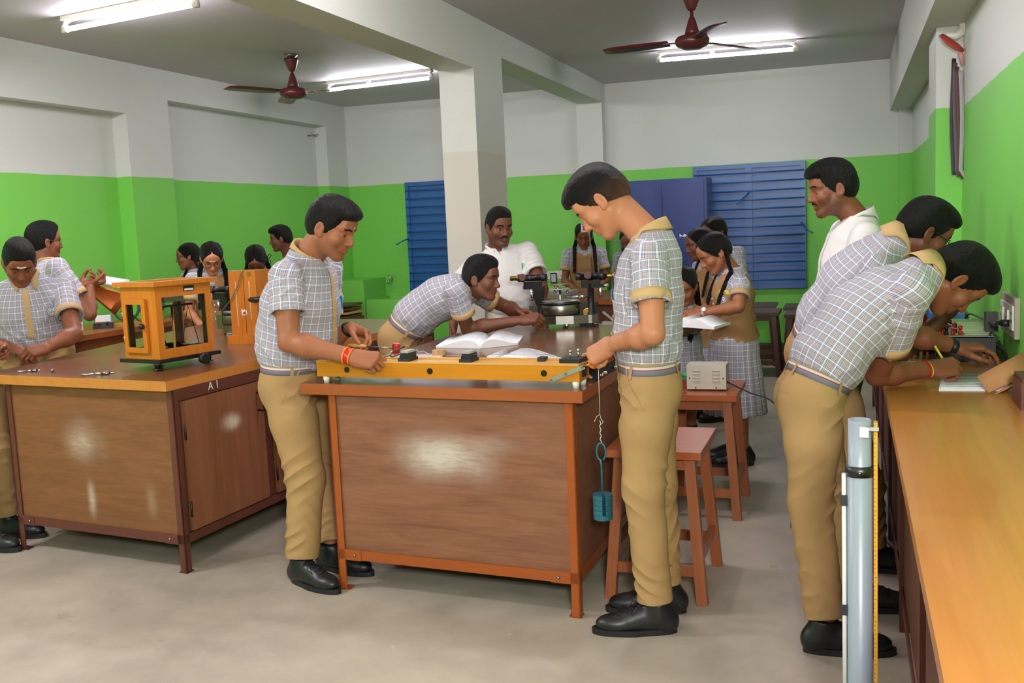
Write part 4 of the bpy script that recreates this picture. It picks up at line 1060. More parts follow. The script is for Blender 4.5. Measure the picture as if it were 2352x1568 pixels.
simple_box('supply_box', 'low blue supply box on the right bench by the wall', 'box', (.42, 5.84, ZR), (.59, 6.06, ZR+.085), M_BLUEP, M_GREYM)
simple_box('supply_box', 'taller blue supply box behind the low blue box on the right bench', 'box', (.30, 6.12, ZR), (.44, 6.3, ZR+.16), M_BLUEP)
simple_box('meter_box', 'red meter box on the right bench behind the trainer', 'box', (.23, 5.36, ZR), (.37, 5.56, ZR+.12), M_REDM)
def cable(name, label, pts, r=.0042, mt=None):
    return tag(MB().tube(pts, r, 8).build(name, mt or M_BLACKP, None, smooth=True), label, 'cable')
pl = atx(2308, 738, XR)
r = empty('plug_adapter', (pl[0]-.04, pl[1], pl[2]), 0, 'black plug adapter in the socket board above the right bench', 'plug')
MB().box((pl[0]-.075, pl[1]-.03, pl[2]-.04), (pl[0]-.028, pl[1]+.03, pl[2]+.04)).build('plug_body', M_BLACKP, r, .008)
MB().tube(curve([(pl[0]-.05, pl[1], pl[2]-.04), (pl[0]-.06, pl[1]+.0, pl[2]-.09), (.592, 4.60, ZR+.05), (.592, 4.95, ZR+.02), (.59, 5.25, ZR+.01)]), .0045, 8).build('plug_lead', M_BLACKP, r, smooth=True)
pl2 = atx(2335, 742, XR)
r = empty('plug', (pl2[0]-.03, pl2[1], pl2[2]), 0, 'small black plug low in the socket board above the right bench', 'plug')
MB().tube([(pl2[0]-.026, pl2[1], pl2[2]), (pl2[0]-.05, pl2[1]+.02, pl2[2]), (pl2[0]-.06, pl2[1]+.05, pl2[2])], [.014, .013, .006], 10).build('plug_body', M_BLACKP, r)
MB().tube(curve([(pl2[0]-.06, pl2[1]+.05, pl2[2]), (.55, 4.42, 1.02), (.54, 4.9, 1.005), (.53, 5.14, .985), (.50, 5.3, .90), (.42, 5.6, ZR+.01)]), .0045, 8).build('plug_lead', M_BLACKP, r, smooth=True)
cable('bench_lead', 'black lead looping on the right bench between the trainer and the wall', curve([(.583, 4.50, ZR+.09), (.595, 4.42, ZR+.03), (.59, 4.3, ZR+.03), (.585, 4.36, ZR+.07), (.58, 4.6, ZR+.06), (.588, 4.9, ZR+.006)]))
cable('bench_lead', 'black lead arching over the blue and red boxes on the right bench', curve([(.34, 5.6, ZR+.01), (.38, 5.7, ZR+.06), (.42, 5.72, ZR+.01), (.46, 5.62, ZR+.07), (.50, 5.7, ZR+.01), (.54, 5.6, ZR+.07), (.57, 5.4, ZR+.01)]))
page_sheet('answer_sheet', 'white answer sheets under the writing boy\'s hand on the right bench', ((.30, 3.79), (.565, 3.80), (.575, 4.16), (.34, 4.16)), ZR, 8, M_INK, th=.004)
r = empty('lab_manual', (.27, 4.28, ZR), 0, 'closed white lab manual by the writing boy\'s far wrist', 'book')
MB().box((.19, 4.14, ZR), (.40, 4.35, ZR+.022)).build('page_block', M_PAGE, r, .002)
MB().box((.188, 4.138, ZR+.022), (.402, 4.352, ZR+.024)).build('cover', M_PAPER, r)
MB().box((.25, 4.18, ZR+.024), (.36, 4.26, ZR+.0246)).build('cover_print', flat('lilac_print', (170, 160, 200), .7), r)
q = [atx(2265, 847, .47), atx(2352, 797, .545), atx(2352, 850, .56), atx(2281, 889, .475)]
q = [np.array(v) for v in ((.425, 3.80, .902), (.585, 3.86, .985), (.597, 3.80, .915), (.455, 3.74, .854))]
r = tag(MB().sheet([[q[3], q[2]], [q[0], q[1]]], .004).build('cardboard', M_CARD, None), 'brown cardboard sheet propped on the answer sheets at the right edge', 'cardboard')
MB().sheet([[q[3]+np.array([.02, .0, -.003]), q[2]+np.array([0, 0, -.012])], [q[3]+np.array([.06, .05, -.002]), q[2]+np.array([-.0, .06, .0])]], .003).build('cardboard_flap', M_CARD, r)
simple_box('drawer_box', 'dark wooden box at the right edge of the picture on the bench', 'box', (.512, 3.44, ZR), (.60, 3.62, ZR+.10), M_FRAME_D)
# --- power supply on the stool
def psu():
    x0, x1, y0, y1, z0, z1 = -.785, -.588, 5.02, 5.15, .6295, .757
    r = empty('power_supply', ((x0+x1)/2, (y0+y1)/2, z0), 0, 'beige louvred power supply on the stool', 'power supply')
    MB().box((x0, y0, z0+.004), (x1, y1, z1)).build('case', M_BEIGE, r, .004)
    for sx in (.25, .75):
        for k in range(4):
            z = z0+.045+.018*k; xc = x0+(x1-x0)*sx
            MB().tube([(xc-.018, y0-.001, z), (xc+.018, y0-.001, z)], .0038, 8).build('louvre', M_BEIGE, r, smooth=True)
    for (x, z) in ((x0+.014, z0+.06), (x1-.014, z0+.06), (x0+.045, z0+.012), (x1-.05, z0+.012)): MB().sphere((x, y0-.0005, z), .004, 8, 6).build('screw', M_BLACK, r)
    for x in (x0+.03, x1-.03):
        for y in (y0+.02, y1-.02): MB().cyl((x, y, z0-.004), (x, y, z0+.004), .008, n=10).build('foot', M_RUB, r)
    MB().cyl((x0, y0+.06, z0+.065), (x0-.032, y0+.06, z0+.065), .014, .011, n=14).build('green_plug', flat('green_plastic', (10, 170, 90), .4), r)
    MB().tube(curve([(x1, y0+.03, z0+.04), (x1+.03, y0+.0, z0+.03), (x1+.12, y0-.08, .635), (x1+.24, y0-.14, .595), (x1+.31, y0-.18, .45), (x1+.33, y0-.20, .15), (x1+.35, y0-.24, .008), (x1+.45, y0-.30, .006)]), .004, 8).build('mains_lead', M_BLACKP, r, smooth=True)
    MB().tube(curve([(x0-.03, y0+.06, z0+.065), (x0-.07, y0+.07, z0+.09), (x0-.10, y0+.12, z0+.16), (x0-.11, y0+.3, .80)]), .003, 8).build('red_lead', M_RED, r, smooth=True)
psu()
# --- resonance tube
def resonance():
    c = (.020, 2.25); r = empty('resonance_tube', (*c, 0), 0, 'tall grey plastic resonance tube with a yellow scale at right front', 'tube')
    R = .0245; zt = 1.05
    def P(z): return Vector((c[0]+.012*(1.05-z)/.6*.25, c[1], z))
    m = MB(); n = 36; prof = [(R*1.10, 0), (R*1.10, .93), (R*1.02, .931), (R, .932), (R, zt), (R-.004, zt), (R-.004, .6)]
    m.lathe(prof, (*c, 0), n=n, cap=False); m.build('tube', M_PVC, r)
    MB().lathe([(R*1.08, .925), (R*1.22, .926), (R*1.22, .948), (R*1.03, .949)], (*c, 0), n=30, cap=False).build('collar_ring', M_BLACK, r)
    MB().lathe([(.12, 0), (.12, .02), (R*1.3, .06)], (*c, 0), n=30).build('base', M_BLACK, r)
    MB().box((c[0]+R+.004, c[1]-.012, .08), (c[0]+R+.012, c[1]+.012, zt-.005)).build('scale', M_YEL, r)
    m = MB()
    for k in range(95): 
        z = .10+k*.01; w = .010 if k % 5 == 0 else .006
        m.box((c[0]+R+.004, c[1]-.0126, z), (c[0]+R+.004+w*.6, c[1]-.0119, z+.0012))
    m.build('scale_marks', M_INK, r)
    MB().box((c[0]+.0, c[1]-R-.005, zt-.034), (c[0]+.018, c[1]-R+.003, zt-.012)).build('clip', M_WHITEP, r, .001)
    MB().box((c[0]+.012, c[1]-R-.003, zt-.02), (c[0]+R+.014, c[1]-R+.004, zt-.012)).build('clip_arm', M_ALU, r)
    for z in (.87, .62): MB().box((c[0]-R-.016, c[1]-.01, z-.012), (c[0]-R-.001, c[1]+.006, z+.012)).build('side_clip', M_RUB, r, .002)
    MB().sphere((c[0]-.0, c[1]-R*1.22, .937), .003, 8, 6).build('screw', M_STEEL, r)
    MB().cyl((c[0]-R-.008, c[1]-.004, .30), (c[0]-R-.008, c[1]-.004, .93), .005, n=8).build('side_pipe', flat('clear_hose', (196, 200, 196), .2), r)
resonance()
# --- things on the back table
r = empty('weighing_slab', (-2.0, 8.15, ZT), 0, 'grey slab on the back table behind the spectrometer', 'block')
wq = atz(1345, 660, ZT)
MB().box((wq[0]-.22, 8.2, ZT), (wq[0]+.10, 8.5, ZT+.03)).build('slab', M_GREYM, r, .004)
sheets('open_book', 'open notebook on the back table beside the grey slab', 'book', ((-1.86, 8.2), (-1.86, 8.42)), ((-1.70, 8.2), (-1.70, 8.42), (-1.52, 8.2), (-1.52, 8.42)), ZT, .03, .02, 4)
bq = aty(1415, 680, 7.7)
r = empty('upright_board', (bq[0], 7.75, ZT), 0, 'narrow brown board standing up on the back table by the boy\'s pocket', 'board')
MB().box((bq[0]-.015, 7.72, ZT), (bq[0]+.02, 7.78, 1.06)).box((bq[0]-.06, 7.70, ZT), (bq[0]+.06, 7.82, ZT+.012)).build('board', M_STOOL, r, .002)
# ------------------------------------------------------------------ implicit surfaces for bodies and clothes
def nrm(v): v = np.asarray(v, float); return v/(np.linalg.norm(v)+1e-12)
def smin(a, b, k):
    if k <= 0: return np.minimum(a, b)
    h = np.clip(.5+.5*(a-b)/k, 0, 1)
    return a*(1-h)+b*h-k*h*(1-h)
class Field:
    def __init__(s): s.ops = []
    def add(s, prim, k=.01): s.ops.append(('u', prim[0], prim[1], prim[2], k)); return s
    def sub(s, prim, k=.006): s.ops.append(('s', prim[0], prim[1], prim[2], k)); return s
    def disp(s, fn): s.ops.append(('d', fn, None, None, 0)); return s
    def eval(s, P):
        D = np.full(len(P), 1.0)
        for kind, fn, lo, hi, k in s.ops: D = s._ap(kind, fn, D, P, k)
        return D
    @staticmethod
    def _ap(kind, fn, D, P, k):
        if kind == 'u': return smin(D, fn(P), k)
        if kind == 's': return -smin(-D, fn(P), k)
        return D+fn(P)
    def mesh(s, vox, smooth=1):
        us = [o for o in s.ops if o[0] == 'u']
        lo = np.min([o[2] for o in us], axis=0)-3*vox; hi = np.max([o[3] for o in us], axis=0)+3*vox
        B = 10; bs = B*vox
        nb = np.ceil((hi-lo)/bs).astype(int)
        cand = np.zeros(nb, bool); rng = []
        mg = 4*vox
        for o in s.ops:
            if o[2] is None: rng.append(None); continue
            m = mg+o[4]
            a = np.clip(np.floor((o[2]-m-lo)/bs).astype(int), 0, nb-1); b = np.clip(np.floor((o[3]+m-lo)/bs).astype(int), 0, nb-1)
            rng.append((a, b))
            if o[0] == 'u': cand[a[0]:b[0]+1, a[1]:b[1]+1, a[2]:b[2]+1] = True
        idx = np.argwhere(cand)
        def run(idx, pts):
            n, m = len(idx), pts.shape[1]
            D = np.full((n, m), 1.0)
            for o, r in zip(s.ops, rng):
                if r is None: D = (D.reshape(-1)+o[1](pts.reshape(-1, 3))).reshape(n, m); continue
                sel = np.all((idx >= r[0]) & (idx <= r[1]), axis=1)
                if not sel.any(): continue
                P = pts[sel].reshape(-1, 3)
                D[sel] = s._ap(o[0], o[1], D[sel].reshape(-1), P, o[4]).reshape(-1, m)
            return D
        ctr = (lo+(idx+.5)*bs)[:, None, :]
        d = run(idx, ctr)[:, 0]
        idx = idx[np.abs(d) < bs*.87*1.35+vox]
        g = np.arange(B+1)*vox
        gp = np.stack(np.meshgrid(g, g, g, indexing='ij'), -1).reshape(1, -1, 3)
        pts = (lo+idx*bs)[:, None, :]+gp
        V = run(idx, pts).reshape(-1, B+1, B+1, B+1)
        ins = V < 0
        c8 = [(i, j, k) for i in (0, 1) for j in (0, 1) for k in (0, 1)]
        cs = [ins[:, i:B+i, j:B+j, k:B+k] for i, j, k in c8]
        cnt = sum(c.astype(np.int8) for c in cs)
        act = np.argwhere((cnt > 0) & (cnt < 8))
        vals = np.stack([V[act[:, 0], act[:, 1]+i, act[:, 2]+j, act[:, 3]+k] for i, j, k in c8], 1)
        acc = np.zeros((len(act), 3)); num = np.zeros(len(act))
        C8 = np.array(c8, float)
        for a in range(8):
            for b in range(a+1, 8):
                if np.abs(C8[a]-C8[b]).sum() != 1: continue
                va, vb = vals[:, a], vals[:, b]; x = (va < 0) != (vb < 0)
                t = np.where(x, va/(va-vb+1e-20), 0)
                acc += np.where(x[:, None], C8[a]+(C8[b]-C8[a])*t[:, None], 0); num += x
        cell = idx[act[:, 0]]*B+act[:, 1:]
        pos = lo+(cell+acc/num[:, None])*vox
        N = nb*B+2
        key = (cell[:, 0]*N[1]+cell[:, 1])*N[2]+cell[:, 2]
        order = np.argsort(key); sk = key[order]
        def look(c):
            kk = (c[:, 0]*N[1]+c[:, 1])*N[2]+c[:, 2]
            p = np.clip(np.searchsorted(sk, kk), 0, len(sk)-1)
            return np.where(sk[p] == kk, order[p], -1)
        quads = []
        for ax in range(3):
            b, c = (ax+1) % 3, (ax+2) % 3
            sl0 = [slice(None)]+[slice(0, B)]*3; sl1 = list(sl0); sl1[ax+1] = slice(1, B+1)
            A0, A1 = ins[tuple(sl0)], ins[tuple(sl1)]
            e = np.argwhere(A0 != A1)
            if not len(e): continue
            neg = A0[tuple(e.T)]
            p = idx[e[:, 0]]*B+e[:, 1:]
            eb = np.zeros(3, int); eb[b] = 1; ec = np.zeros(3, int); ec[c] = 1
            q = np.stack([look(p-eb-ec), look(p-ec), look(p), look(p-eb)], 1)
            ok = (q >= 0).all(1); q = q[ok]; neg = neg[ok]
            q[~neg] = q[~neg][:, ::-1]
            quads.append(q)
        Q = np.concatenate(quads)
        for _ in range(smooth):
            S = np.zeros_like(pos); n = np.zeros(len(pos))
            for a in range(4):
                for bb in ((a+1) % 4, (a+3) % 4):
                    for x in range(3): S[:, x] += np.bincount(Q[:, a], pos[Q[:, bb], x], len(pos))
                    n += np.bincount(Q[:, a], minlength=len(pos))
            pos = np.where(n[:, None] > 0, pos*.5+.5*S/np.maximum(n, 1)[:, None], pos)
        return pos, Q
    def cast(s, o, d, far=.5):
        """first hit along rays, by sphere tracing"""
        o = np.atleast_2d(o).astype(float); d = np.atleast_2d(d).astype(float)
        t = np.zeros(len(o)); best = np.full(len(o), 9.0); bt = t.copy()
        for _ in range(60):
            D = s.eval(o+d*t[:, None])
            b = D < best; best = np.where(b, D, best); bt = np.where(b, t, bt)
            t = np.minimum(t+np.where(D > .0004, D*.75, D*.75), far)
        return o+d*np.where(best < .004, np.where(np.abs(s.eval(o+d*t[:, None])) < .004, t, bt), bt)[:, None]
def box_of(pts, r):
    pts = np.array(pts); return pts.min(0)-r, pts.max(0)+r
def cone(a, b, ra, rb, cap0=False, cap1=False):
    a, b = np.array(a, float), np.array(b, float); ba = b-a; L = np.linalg.norm(ba); u = ba/max(L, 1e-9)
    def f(P):
        q = P-a; h = q@u; t = np.clip(h/max(L, 1e-9), 0, 1)
        r = ra+(rb-ra)*t
        if not cap0 and not cap1: return np.linalg.norm(q-t[:, None]*ba, axis=1)-r
        hh = h.copy()
        lo_ = -1e9 if cap0 else 0; hi_ = 1e9 if cap1 else L
        d = np.linalg.norm(q-np.clip(h, lo_, hi_)[:, None]*u, axis=1)-r
        if cap0: d = np.maximum(d, -h)
        if cap1: d = np.maximum(d, h-L)
        return d
    lo, hi = box_of([a, b], max(ra, rb)); return f, lo, hi
def econe(a, b, ra, rb, side, cap0=False, cap1=False):
    """tube of elliptical section: ra, rb = (half width along side, half depth)"""
    a, b = np.array(a, float), np.array(b, float); ba = b-a; L = np.linalg.norm(ba); u = ba/max(L, 1e-9)
    s = np.array(side, float); s = nrm(s-u*(s@u)); fr = np.cross(u, s)
    def f(P):
        q = P-a; h = q@u; t = np.clip(h/L, 0, 1)
        rs = ra[0]+(rb[0]-ra[0])*t; rf = ra[1]+(rb[1]-ra[1])*t; m = np.minimum(rs, rf)
        ov = h-t*L
        if cap0: ov = np.where(h < 0, 0, ov)
        if cap1: ov = np.where(h > L, 0, ov)
        x, y = (q@s)/rs, (q@fr)/rf
        k0 = np.sqrt(x*x+y*y+(ov/m)**2)+1e-9; k1 = np.sqrt((x/rs)**2+(y/rf)**2+(ov/m/m)**2)+1e-9
        d = k0*(k0-1)/k1
        if cap0: d = np.maximum(d, -h)
        if cap1: d = np.maximum(d, h-L)
        return d
    R = max(*ra, *rb); lo, hi = box_of([a, b], R); return f, lo, hi
def ell(c, R, r):
    """ellipsoid; rows of R are its axes"""
    c = np.array(c, float); R = np.array(R, float); r = np.array(r, float)
    def f(P):
        q = ((P-c)@R.T)/r; k0 = np.linalg.norm(q, axis=1)+1e-9; k1 = np.linalg.norm(q/r, axis=1)+1e-9
        return k0*(k0-1)/k1
    return f, c-r.max(), c+r.max()
def half(p, n, lo, hi):
    """everything on the side n points to"""
    p = np.array(p, float); n = nrm(n)
    return (lambda P: -((P-p)@n)), np.array(lo, float), np.array(hi, float)
def bezier(p, n):
    p = np.array(p, float); t = np.linspace(0, 1, n)[:, None]
    return (1-t)**2*p[0]+2*t*(1-t)*p[1]+t*t*p[2]
def grid_mesh(name, pos, Q, mats, parent, smooth=True):
    me = bpy.data.meshes.new(name); n = len(Q)
    if parent is not None:
        m = np.array(parent_inv(parent)); pos = pos@m[:3, :3].T+m[:3, 3]
    me.vertices.add(len(pos)); me.vertices.foreach_set('co', pos.astype(np.float32).ravel())
    me.loops.add(4*n); me.loops.foreach_set('vertex_index', Q.astype(np.int32).ravel())
    me.polygons.add(n); me.polygons.foreach_set('loop_start', np.arange(0, 4*n, 4, dtype=np.int32)); me.polygons.foreach_set('loop_total', np.full(n, 4, np.int32))
    me.update(calc_edges=True)
    return link(name, me, mats, parent, smooth)
def vcol(o, cols, name='tint'):
    a = o.data.color_attributes.new(name, 'FLOAT_COLOR', 'POINT')
    a.data.foreach_set('color', np.concatenate([cols, np.ones((len(cols), 1))], 1).astype(np.float32).ravel())
def keep_island(pos, Q):
    """largest connected piece only"""
    lab = np.arange(len(pos))
    for _ in range(400):
        m = lab[Q].min(1); new = lab.copy()
        for a in range(4): np.minimum.at(new, Q[:, a], m)
        new = new[new]
        if (new == lab).all(): break
        lab = new
    u, c = np.unique(lab[Q[:, 0]], return_counts=True); best = u[c.argmax()]
    q = Q[lab[Q[:, 0]] == best]; used = np.unique(q); mp = np.full(len(pos), -1); mp[used] = np.arange(len(used))
    return pos[used], mp[q]

# ------------------------------------------------------------------ cloth and skin materials
def skin_mat(name, rough=.5):
    t = NT(name); a = t.node('ShaderNodeAttribute'); a.attribute_name = 'tint'
    p = t.obj(); n = t.noise(p, 55, 4); n2 = t.noise(p, 9, 3)
    c = t.mix(t.math('MULTIPLY', n2, .35), a.outputs['Color'], t.mix(.5, a.outputs['Color'], (.42, .13, .07, 1)))
    t.bump(n, .10, .002)
    t.p.inputs['Subsurface Weight'].default_value = .06; t.p.inputs['Subsurface Radius'].default_value = (.02, .008, .004); t.p.inputs['Subsurface Scale'].default_value = .25
    return t.set(c, rough, spec=.4)
M_SKIN = skin_mat('skin')
def plaid_mat(name, warm=1.0, period=.033):
    """woven check: white, blue and brown lines on pale grey, repeated across both cloth directions"""
    t = NT(name); uv = t.xyz(t.uv())
    def dirn(x, shift):
        f = t.math('FRACT', t.math('ADD', t.math('MULTIPLY', x, 1/period), shift))
        return t.ramp(f, [(0, (242, 242, 246)), (.085, (98, 104, 140)), (.16, (190, 190, 202)), (.25, (92, 100, 138)), (.32, (186, 184, 192)), (.42, (170, 142, 130)), (.50, (192, 188, 194)), (.55, (170, 142, 130)), (.63, (186, 184, 192)), (.72, (92, 100, 138)), (.79, (190, 190, 202)), (.86, (98, 104, 140)), (.93, (242, 242, 246))], 'CONSTANT')
    c = t.mix(.5, dirn(uv[0], 0.0), dirn(uv[1], .37))
    n = t.noise(t.obj(), 7, 4); w = t.noise(t.obj(), 420, 2)
    c = t.mix(t.math('MULTIPLY', n, .12), c, (150, 150, 160))
    t.bump(t.math('ADD', t.math('MULTIPLY', t.noise(t.obj(), 22, 3), 1.0), t.math('MULTIPLY', w, .12)), .22, .006)
    t.p.inputs['Sheen Weight'].default_value = .1
    return t.set(c, .85, spec=.2)
M_PLAID = plaid_mat('plaid_cotton')
def cloth(name, c, var=.08, wav=22, st=.25, rough=.85):
    t = NT(name); p = t.obj(); n = t.noise(p, 6, 4); w = t.noise(p, 500, 2); lc = lin(c)
    col = t.mix(n, tuple(v*(1-var) for v in lc[:3])+(1,), tuple(min(1, v*(1+var)) for v in lc[:3])+(1,))
    t.bump(t.math('ADD', t.noise(p, wav, 3), t.math('MULTIPLY', w, .10)), st, .006)
    return t.set(col, rough, spec=.2)
M_KHAKI = cloth('khaki_twill', (172, 138, 93), .05)
M_TAN = cloth('tan_trim_cotton', (196, 163, 116), .05)
M_VEST = cloth('tan_waistcoat_cloth', (166, 126, 84), .05)
M_WHITE = cloth('white_cotton', (226, 222, 220), .03)
M_CREAM = cloth('cream_twill', (206, 196, 176), .04)
M_LEATHER = flat('black_leather', (26, 26, 30), .38, 0, .15)
M_SOLE = flat('black_sole', (22, 22, 24), .6)
def belt_mat():
    t = NT('striped_elastic'); v = t.xyz(t.uv())[1]
    c = t.ramp(v, [(0, (112, 114, 128)), (.58, (176, 34, 40)), (.68, (206, 200, 190)), (.94, (120, 120, 130))], 'CONSTANT')
    return t.set(c, .7)
M_BELT = belt_mat()
def hair_mat(name, c=(13, 12, 14)):
    t = NT(name); p = t.obj()
    at = t.node('ShaderNodeAttribute'); at.attribute_name = 'tint'
    n = t.noise(p, 230, 4, .75, 1.5); n2 = t.noise(t.mapping(p, (170, 170, 26)), 3, 5, .8, .6); n3 = t.noise(p, 45, 3, .6)
    col = t.mix(t.math('MULTIPLY', n2, n3), (9, 8, 9), (56, 50, 50))
    col = t.mix(1.0, col, at.outputs['Color'], 'ADD')
    t.bump(t.math('ADD', t.math('MULTIPLY', n, .7), t.math('MULTIPLY', n2, 1.5)), 1.0, .012)
    return t.set(col, .48, spec=.3)
M_HAIR = hair_mat('black_hair')
def eye_mat():
    t = NT('eye'); a = t.node('ShaderNodeAttribute'); a.attribute_name = 'tint'
    return t.set(a.outputs['Color'], .12)
M_EYE = eye_mat()
M_GOLD = flat('gold', (214, 160, 60), .25, 1)
M_SPEC = flat('spectacle_frame', (26, 22, 24), .3)
M_ASH = flat('forehead_ash', (232, 226, 214), .9)
M_KUM = flat('red_forehead_dot', (190, 40, 30), .8)
M_LENS = NT('spectacle_lens'); M_LENS.set((255, 255, 255), .03); M_LENS.p.inputs['Transmission Weight'].default_value = 1; M_LENS.p.inputs['IOR'].default_value = 1.05; M_LENS = M_LENS.m

# ------------------------------------------------------------------ a person
FINGERS = {  # curl of (knuckle, middle, tip) joints per finger index..little, thumb (out, over, bend)
    'relax': ([(25, 32, 18), (30, 36, 20), (35, 40, 22), (40, 42, 24)], (.75, .35, .25)),
    'flat': ([(8, 8, 4), (6, 8, 4), (6, 8, 4), (8, 8, 4)], (.9, .1, .1)),
    'fist': ([(62, 82, 40), (66, 84, 42), (70, 84, 42), (72, 84, 42)], (.35, .9, .6)),
    'grip': ([(48, 58, 30), (54, 64, 34), (58, 66, 36), (62, 66, 36)], (.5, .75, .45)),
    'pinch': ([(48, 42, 22), (50, 46, 26), (56, 54, 30), (60, 58, 32)], (.62, .62, .35)),
    'write': ([(40, 52, 26), (48, 58, 30), (60, 70, 36), (66, 72, 38)], (.62, .62, .3)),
    'hold': ([(70, 30, 14), (70, 32, 16), (70, 34, 16), (70, 34, 16)], (.75, .5, .2)),
}
def hand(F, w, d, n, right, preset, s, tips):
    d = nrm(d); n = nrm(np.array(n)-d*np.dot(n, d)); side = np.cross(d, n)*(1 if right else -1)
    curls, th = FINGERS[preset] if isinstance(preset, str) else preset
    at = lambda a, b, c: w+(d*a+side*b+n*c)*s
    base = [(.088, .029), (.092, .009), (.087, -.0105), (.079, -.028)]
    lens = [(.041, .025, .021), (.046, .028, .022), (.042, .026, .021), (.033, .020, .019)]
    rad = [.0092, .0094, .009, .0082]
    for i, (x, y) in enumerate(base):
        F.add(cone(at(.008, y*.55, 0), at(x, y, -.002), .0165*s, .0118*s), .014*s)
    F.add(cone(at(.03, .012, .004), at(.07, .012, .002), .018*s, .013*s), .012*s)
    F.add(cone(at(.02, -.022, .006), at(.06, -.024, .004), .016*s, .012*s), .012*s)
    for i, (x, y) in enumerate(base):
        p = at(x, y, -.002); ang = 0; r0 = rad[i]*s
        spread = side*(.10-.065*i)
        for j, L in enumerate(lens[i]):
            ang += math.radians(curls[i][j])
            v = nrm(d*math.cos(ang)+n*math.sin(ang)+spread*math.cos(ang)); q = p+v*L*s
            r1 = r0*(.93 if j < 2 else .82)
            F.add(cone(p, q, r0*1.02, r1), .0035*s if j == 0 else .003*s)
            p, r0 = q, r1
        tips['f%d' % i] = p
    out, over, bend = th
    p0 = at(.014, .020, .008)
    v1 = nrm(d*.75+side*out+n*over*.8); p1 = p0+v1*.046*s
    v2 = nrm(d*.95+side*(out*.45-bend*.3)+n*over); p2 = p1+v2*.034*s
    v3 = nrm(d*1.0+side*(out*.1-bend*.9)+n*over*.9); p3 = p2+v3*.027*s
    F.add(cone(p0, p1, .0185*s, .0125*s), .012*s).add(cone(p1, p2, .0122*s, .0105*s), .004*s).add(cone(p2, p3, .0105*s, .0085*s), .003*s)
    tips['t'] = p3; tips['palm'] = at(.05, .004, .018); tips['grip'] = (tips['f0']+tips['t'])/2
    tips['d'] = d; tips['n'] = n; tips['side'] = side

def ring_band(name, fld, c, axis, front, h, off, mat, parent, n=40, far=.3, rows=3, tilt=None, th=.003, a0=-PI, a1=PI):
    """closed band laid on a surface around an axis"""
    axis = nrm(axis); front = nrm(np.array(front)-axis*np.dot(front, axis)); s = np.cross(axis, front)
    A = np.linspace(a0, a1, n+1)
    dirs = np.array([front*math.cos(a)+s*math.sin(a) for a in A])
    g = []
    for k in range(rows):
        o = np.array(c)+axis*(h*(k/(rows-1)-.5))
        hit = fld.cast(o+dirs*far, -dirs, far*.98)
        g.append(hit+dirs*off)
    pos = []; 
    for k in range(rows): pos.append(g[k])
    inner = [x-dirs*th for x in g]
    full = abs(a1-a0-2*PI) < 1e-6
    m = MB(); uvs = []
    m.sheet(g, None); 
    V = lambda arr: [m.bm.verts.new(tuple(p)) for p in arr]
    top = (V(g[-1]+axis*0), V(inner[-1])); bot = (V(g[0]), V(inner[0]))
    for a, b in (top, bot):
        for i in range(n):
            f = m.bm.faces.new((a[i], a[i+1], b[i+1], b[i])); f.smooth = False
    uvl = m.bm.loops.layers.uv.new('UVMap')
    if full: bmesh.ops.remove_doubles(m.bm, verts=m.bm.verts, dist=1e-6)
    cc = np.array(c)
    for f in m.bm.faces:
        for l in f.loops:
            l[uvl].uv = (0, float(np.clip((np.array(l.vert.co)-cc)@axis/h+.5, .01, .99)))
    return m.build(name, mat, parent)
def patch_disc(name, fld, c, nor, up, r, mat, parent, n=20, rx=1.0, off=.003):
    """small round patch pressed on a surface"""
    nor = nrm(nor); up = nrm(np.array(up)-nor*np.dot(up, nor)); s = np.cross(up, nor)
    A = np.linspace(0, 2*PI, n, endpoint=False)
    P = [np.array(c)]+[np.array(c)+(s*math.cos(a)*rx+up*math.sin(a))*r*k for k in (.5, 1) for a in A]
    P = np.array(P); hit = fld.cast(P+nor*.08, np.tile(-nor, (len(P), 1)), .2)+nor*off
    m = MB(); fs = [(0, 1+i, 1+(i+1) % n) for i in range(n)]+[(1+i, 1+n+i, 1+n+(i+1) % n, 1+(i+1) % n) for i in range(n)]
    m._faces(hit, fs)
    ret = m.build(name, mat, parent, smooth=True); return ret, hit[0]
def strip(name, fld, path, nor, w, off, mat, parent, n=20, side=None, far=.12, cols=3):
    """ribbon pressed on a surface; path is a list of points, nor the direction it faces (one per point or one)"""
    path = [np.array(p, float) for p in path]
    t = np.linspace(0, len(path)-1, n); pts = []
    nn = np.array(nor, float); nn = nn if nn.ndim == 2 else np.tile(nn, (len(path), 1))
    nr = []
    for x in t:
        i = min(int(x), len(path)-2); f = x-i; pts.append(path[i]*(1-f)+path[i+1]*f); nr.append(nrm(nn[i]*(1-f)+nn[i+1]*f))
    pts = np.array(pts); nr = np.array(nr); tan = np.gradient(pts, axis=0)
    rows = []
    for i in range(n):
        s = nrm(np.cross(tan[i], nr[i])) if side is None else nrm(side)
        rows.append([pts[i]+s*w*(u-.5) for u in np.linspace(0, 1, cols)])
    P = np.array(rows).reshape(-1, 3); N = np.repeat(nr, cols, axis=0)
    hit = (fld.cast(P+N*far, -N, far*2)+N*off).reshape(n, cols, 3)
    m = MB(); m.sheet([[p for p in r] for r in hit]); return m.build(name, mat, parent)

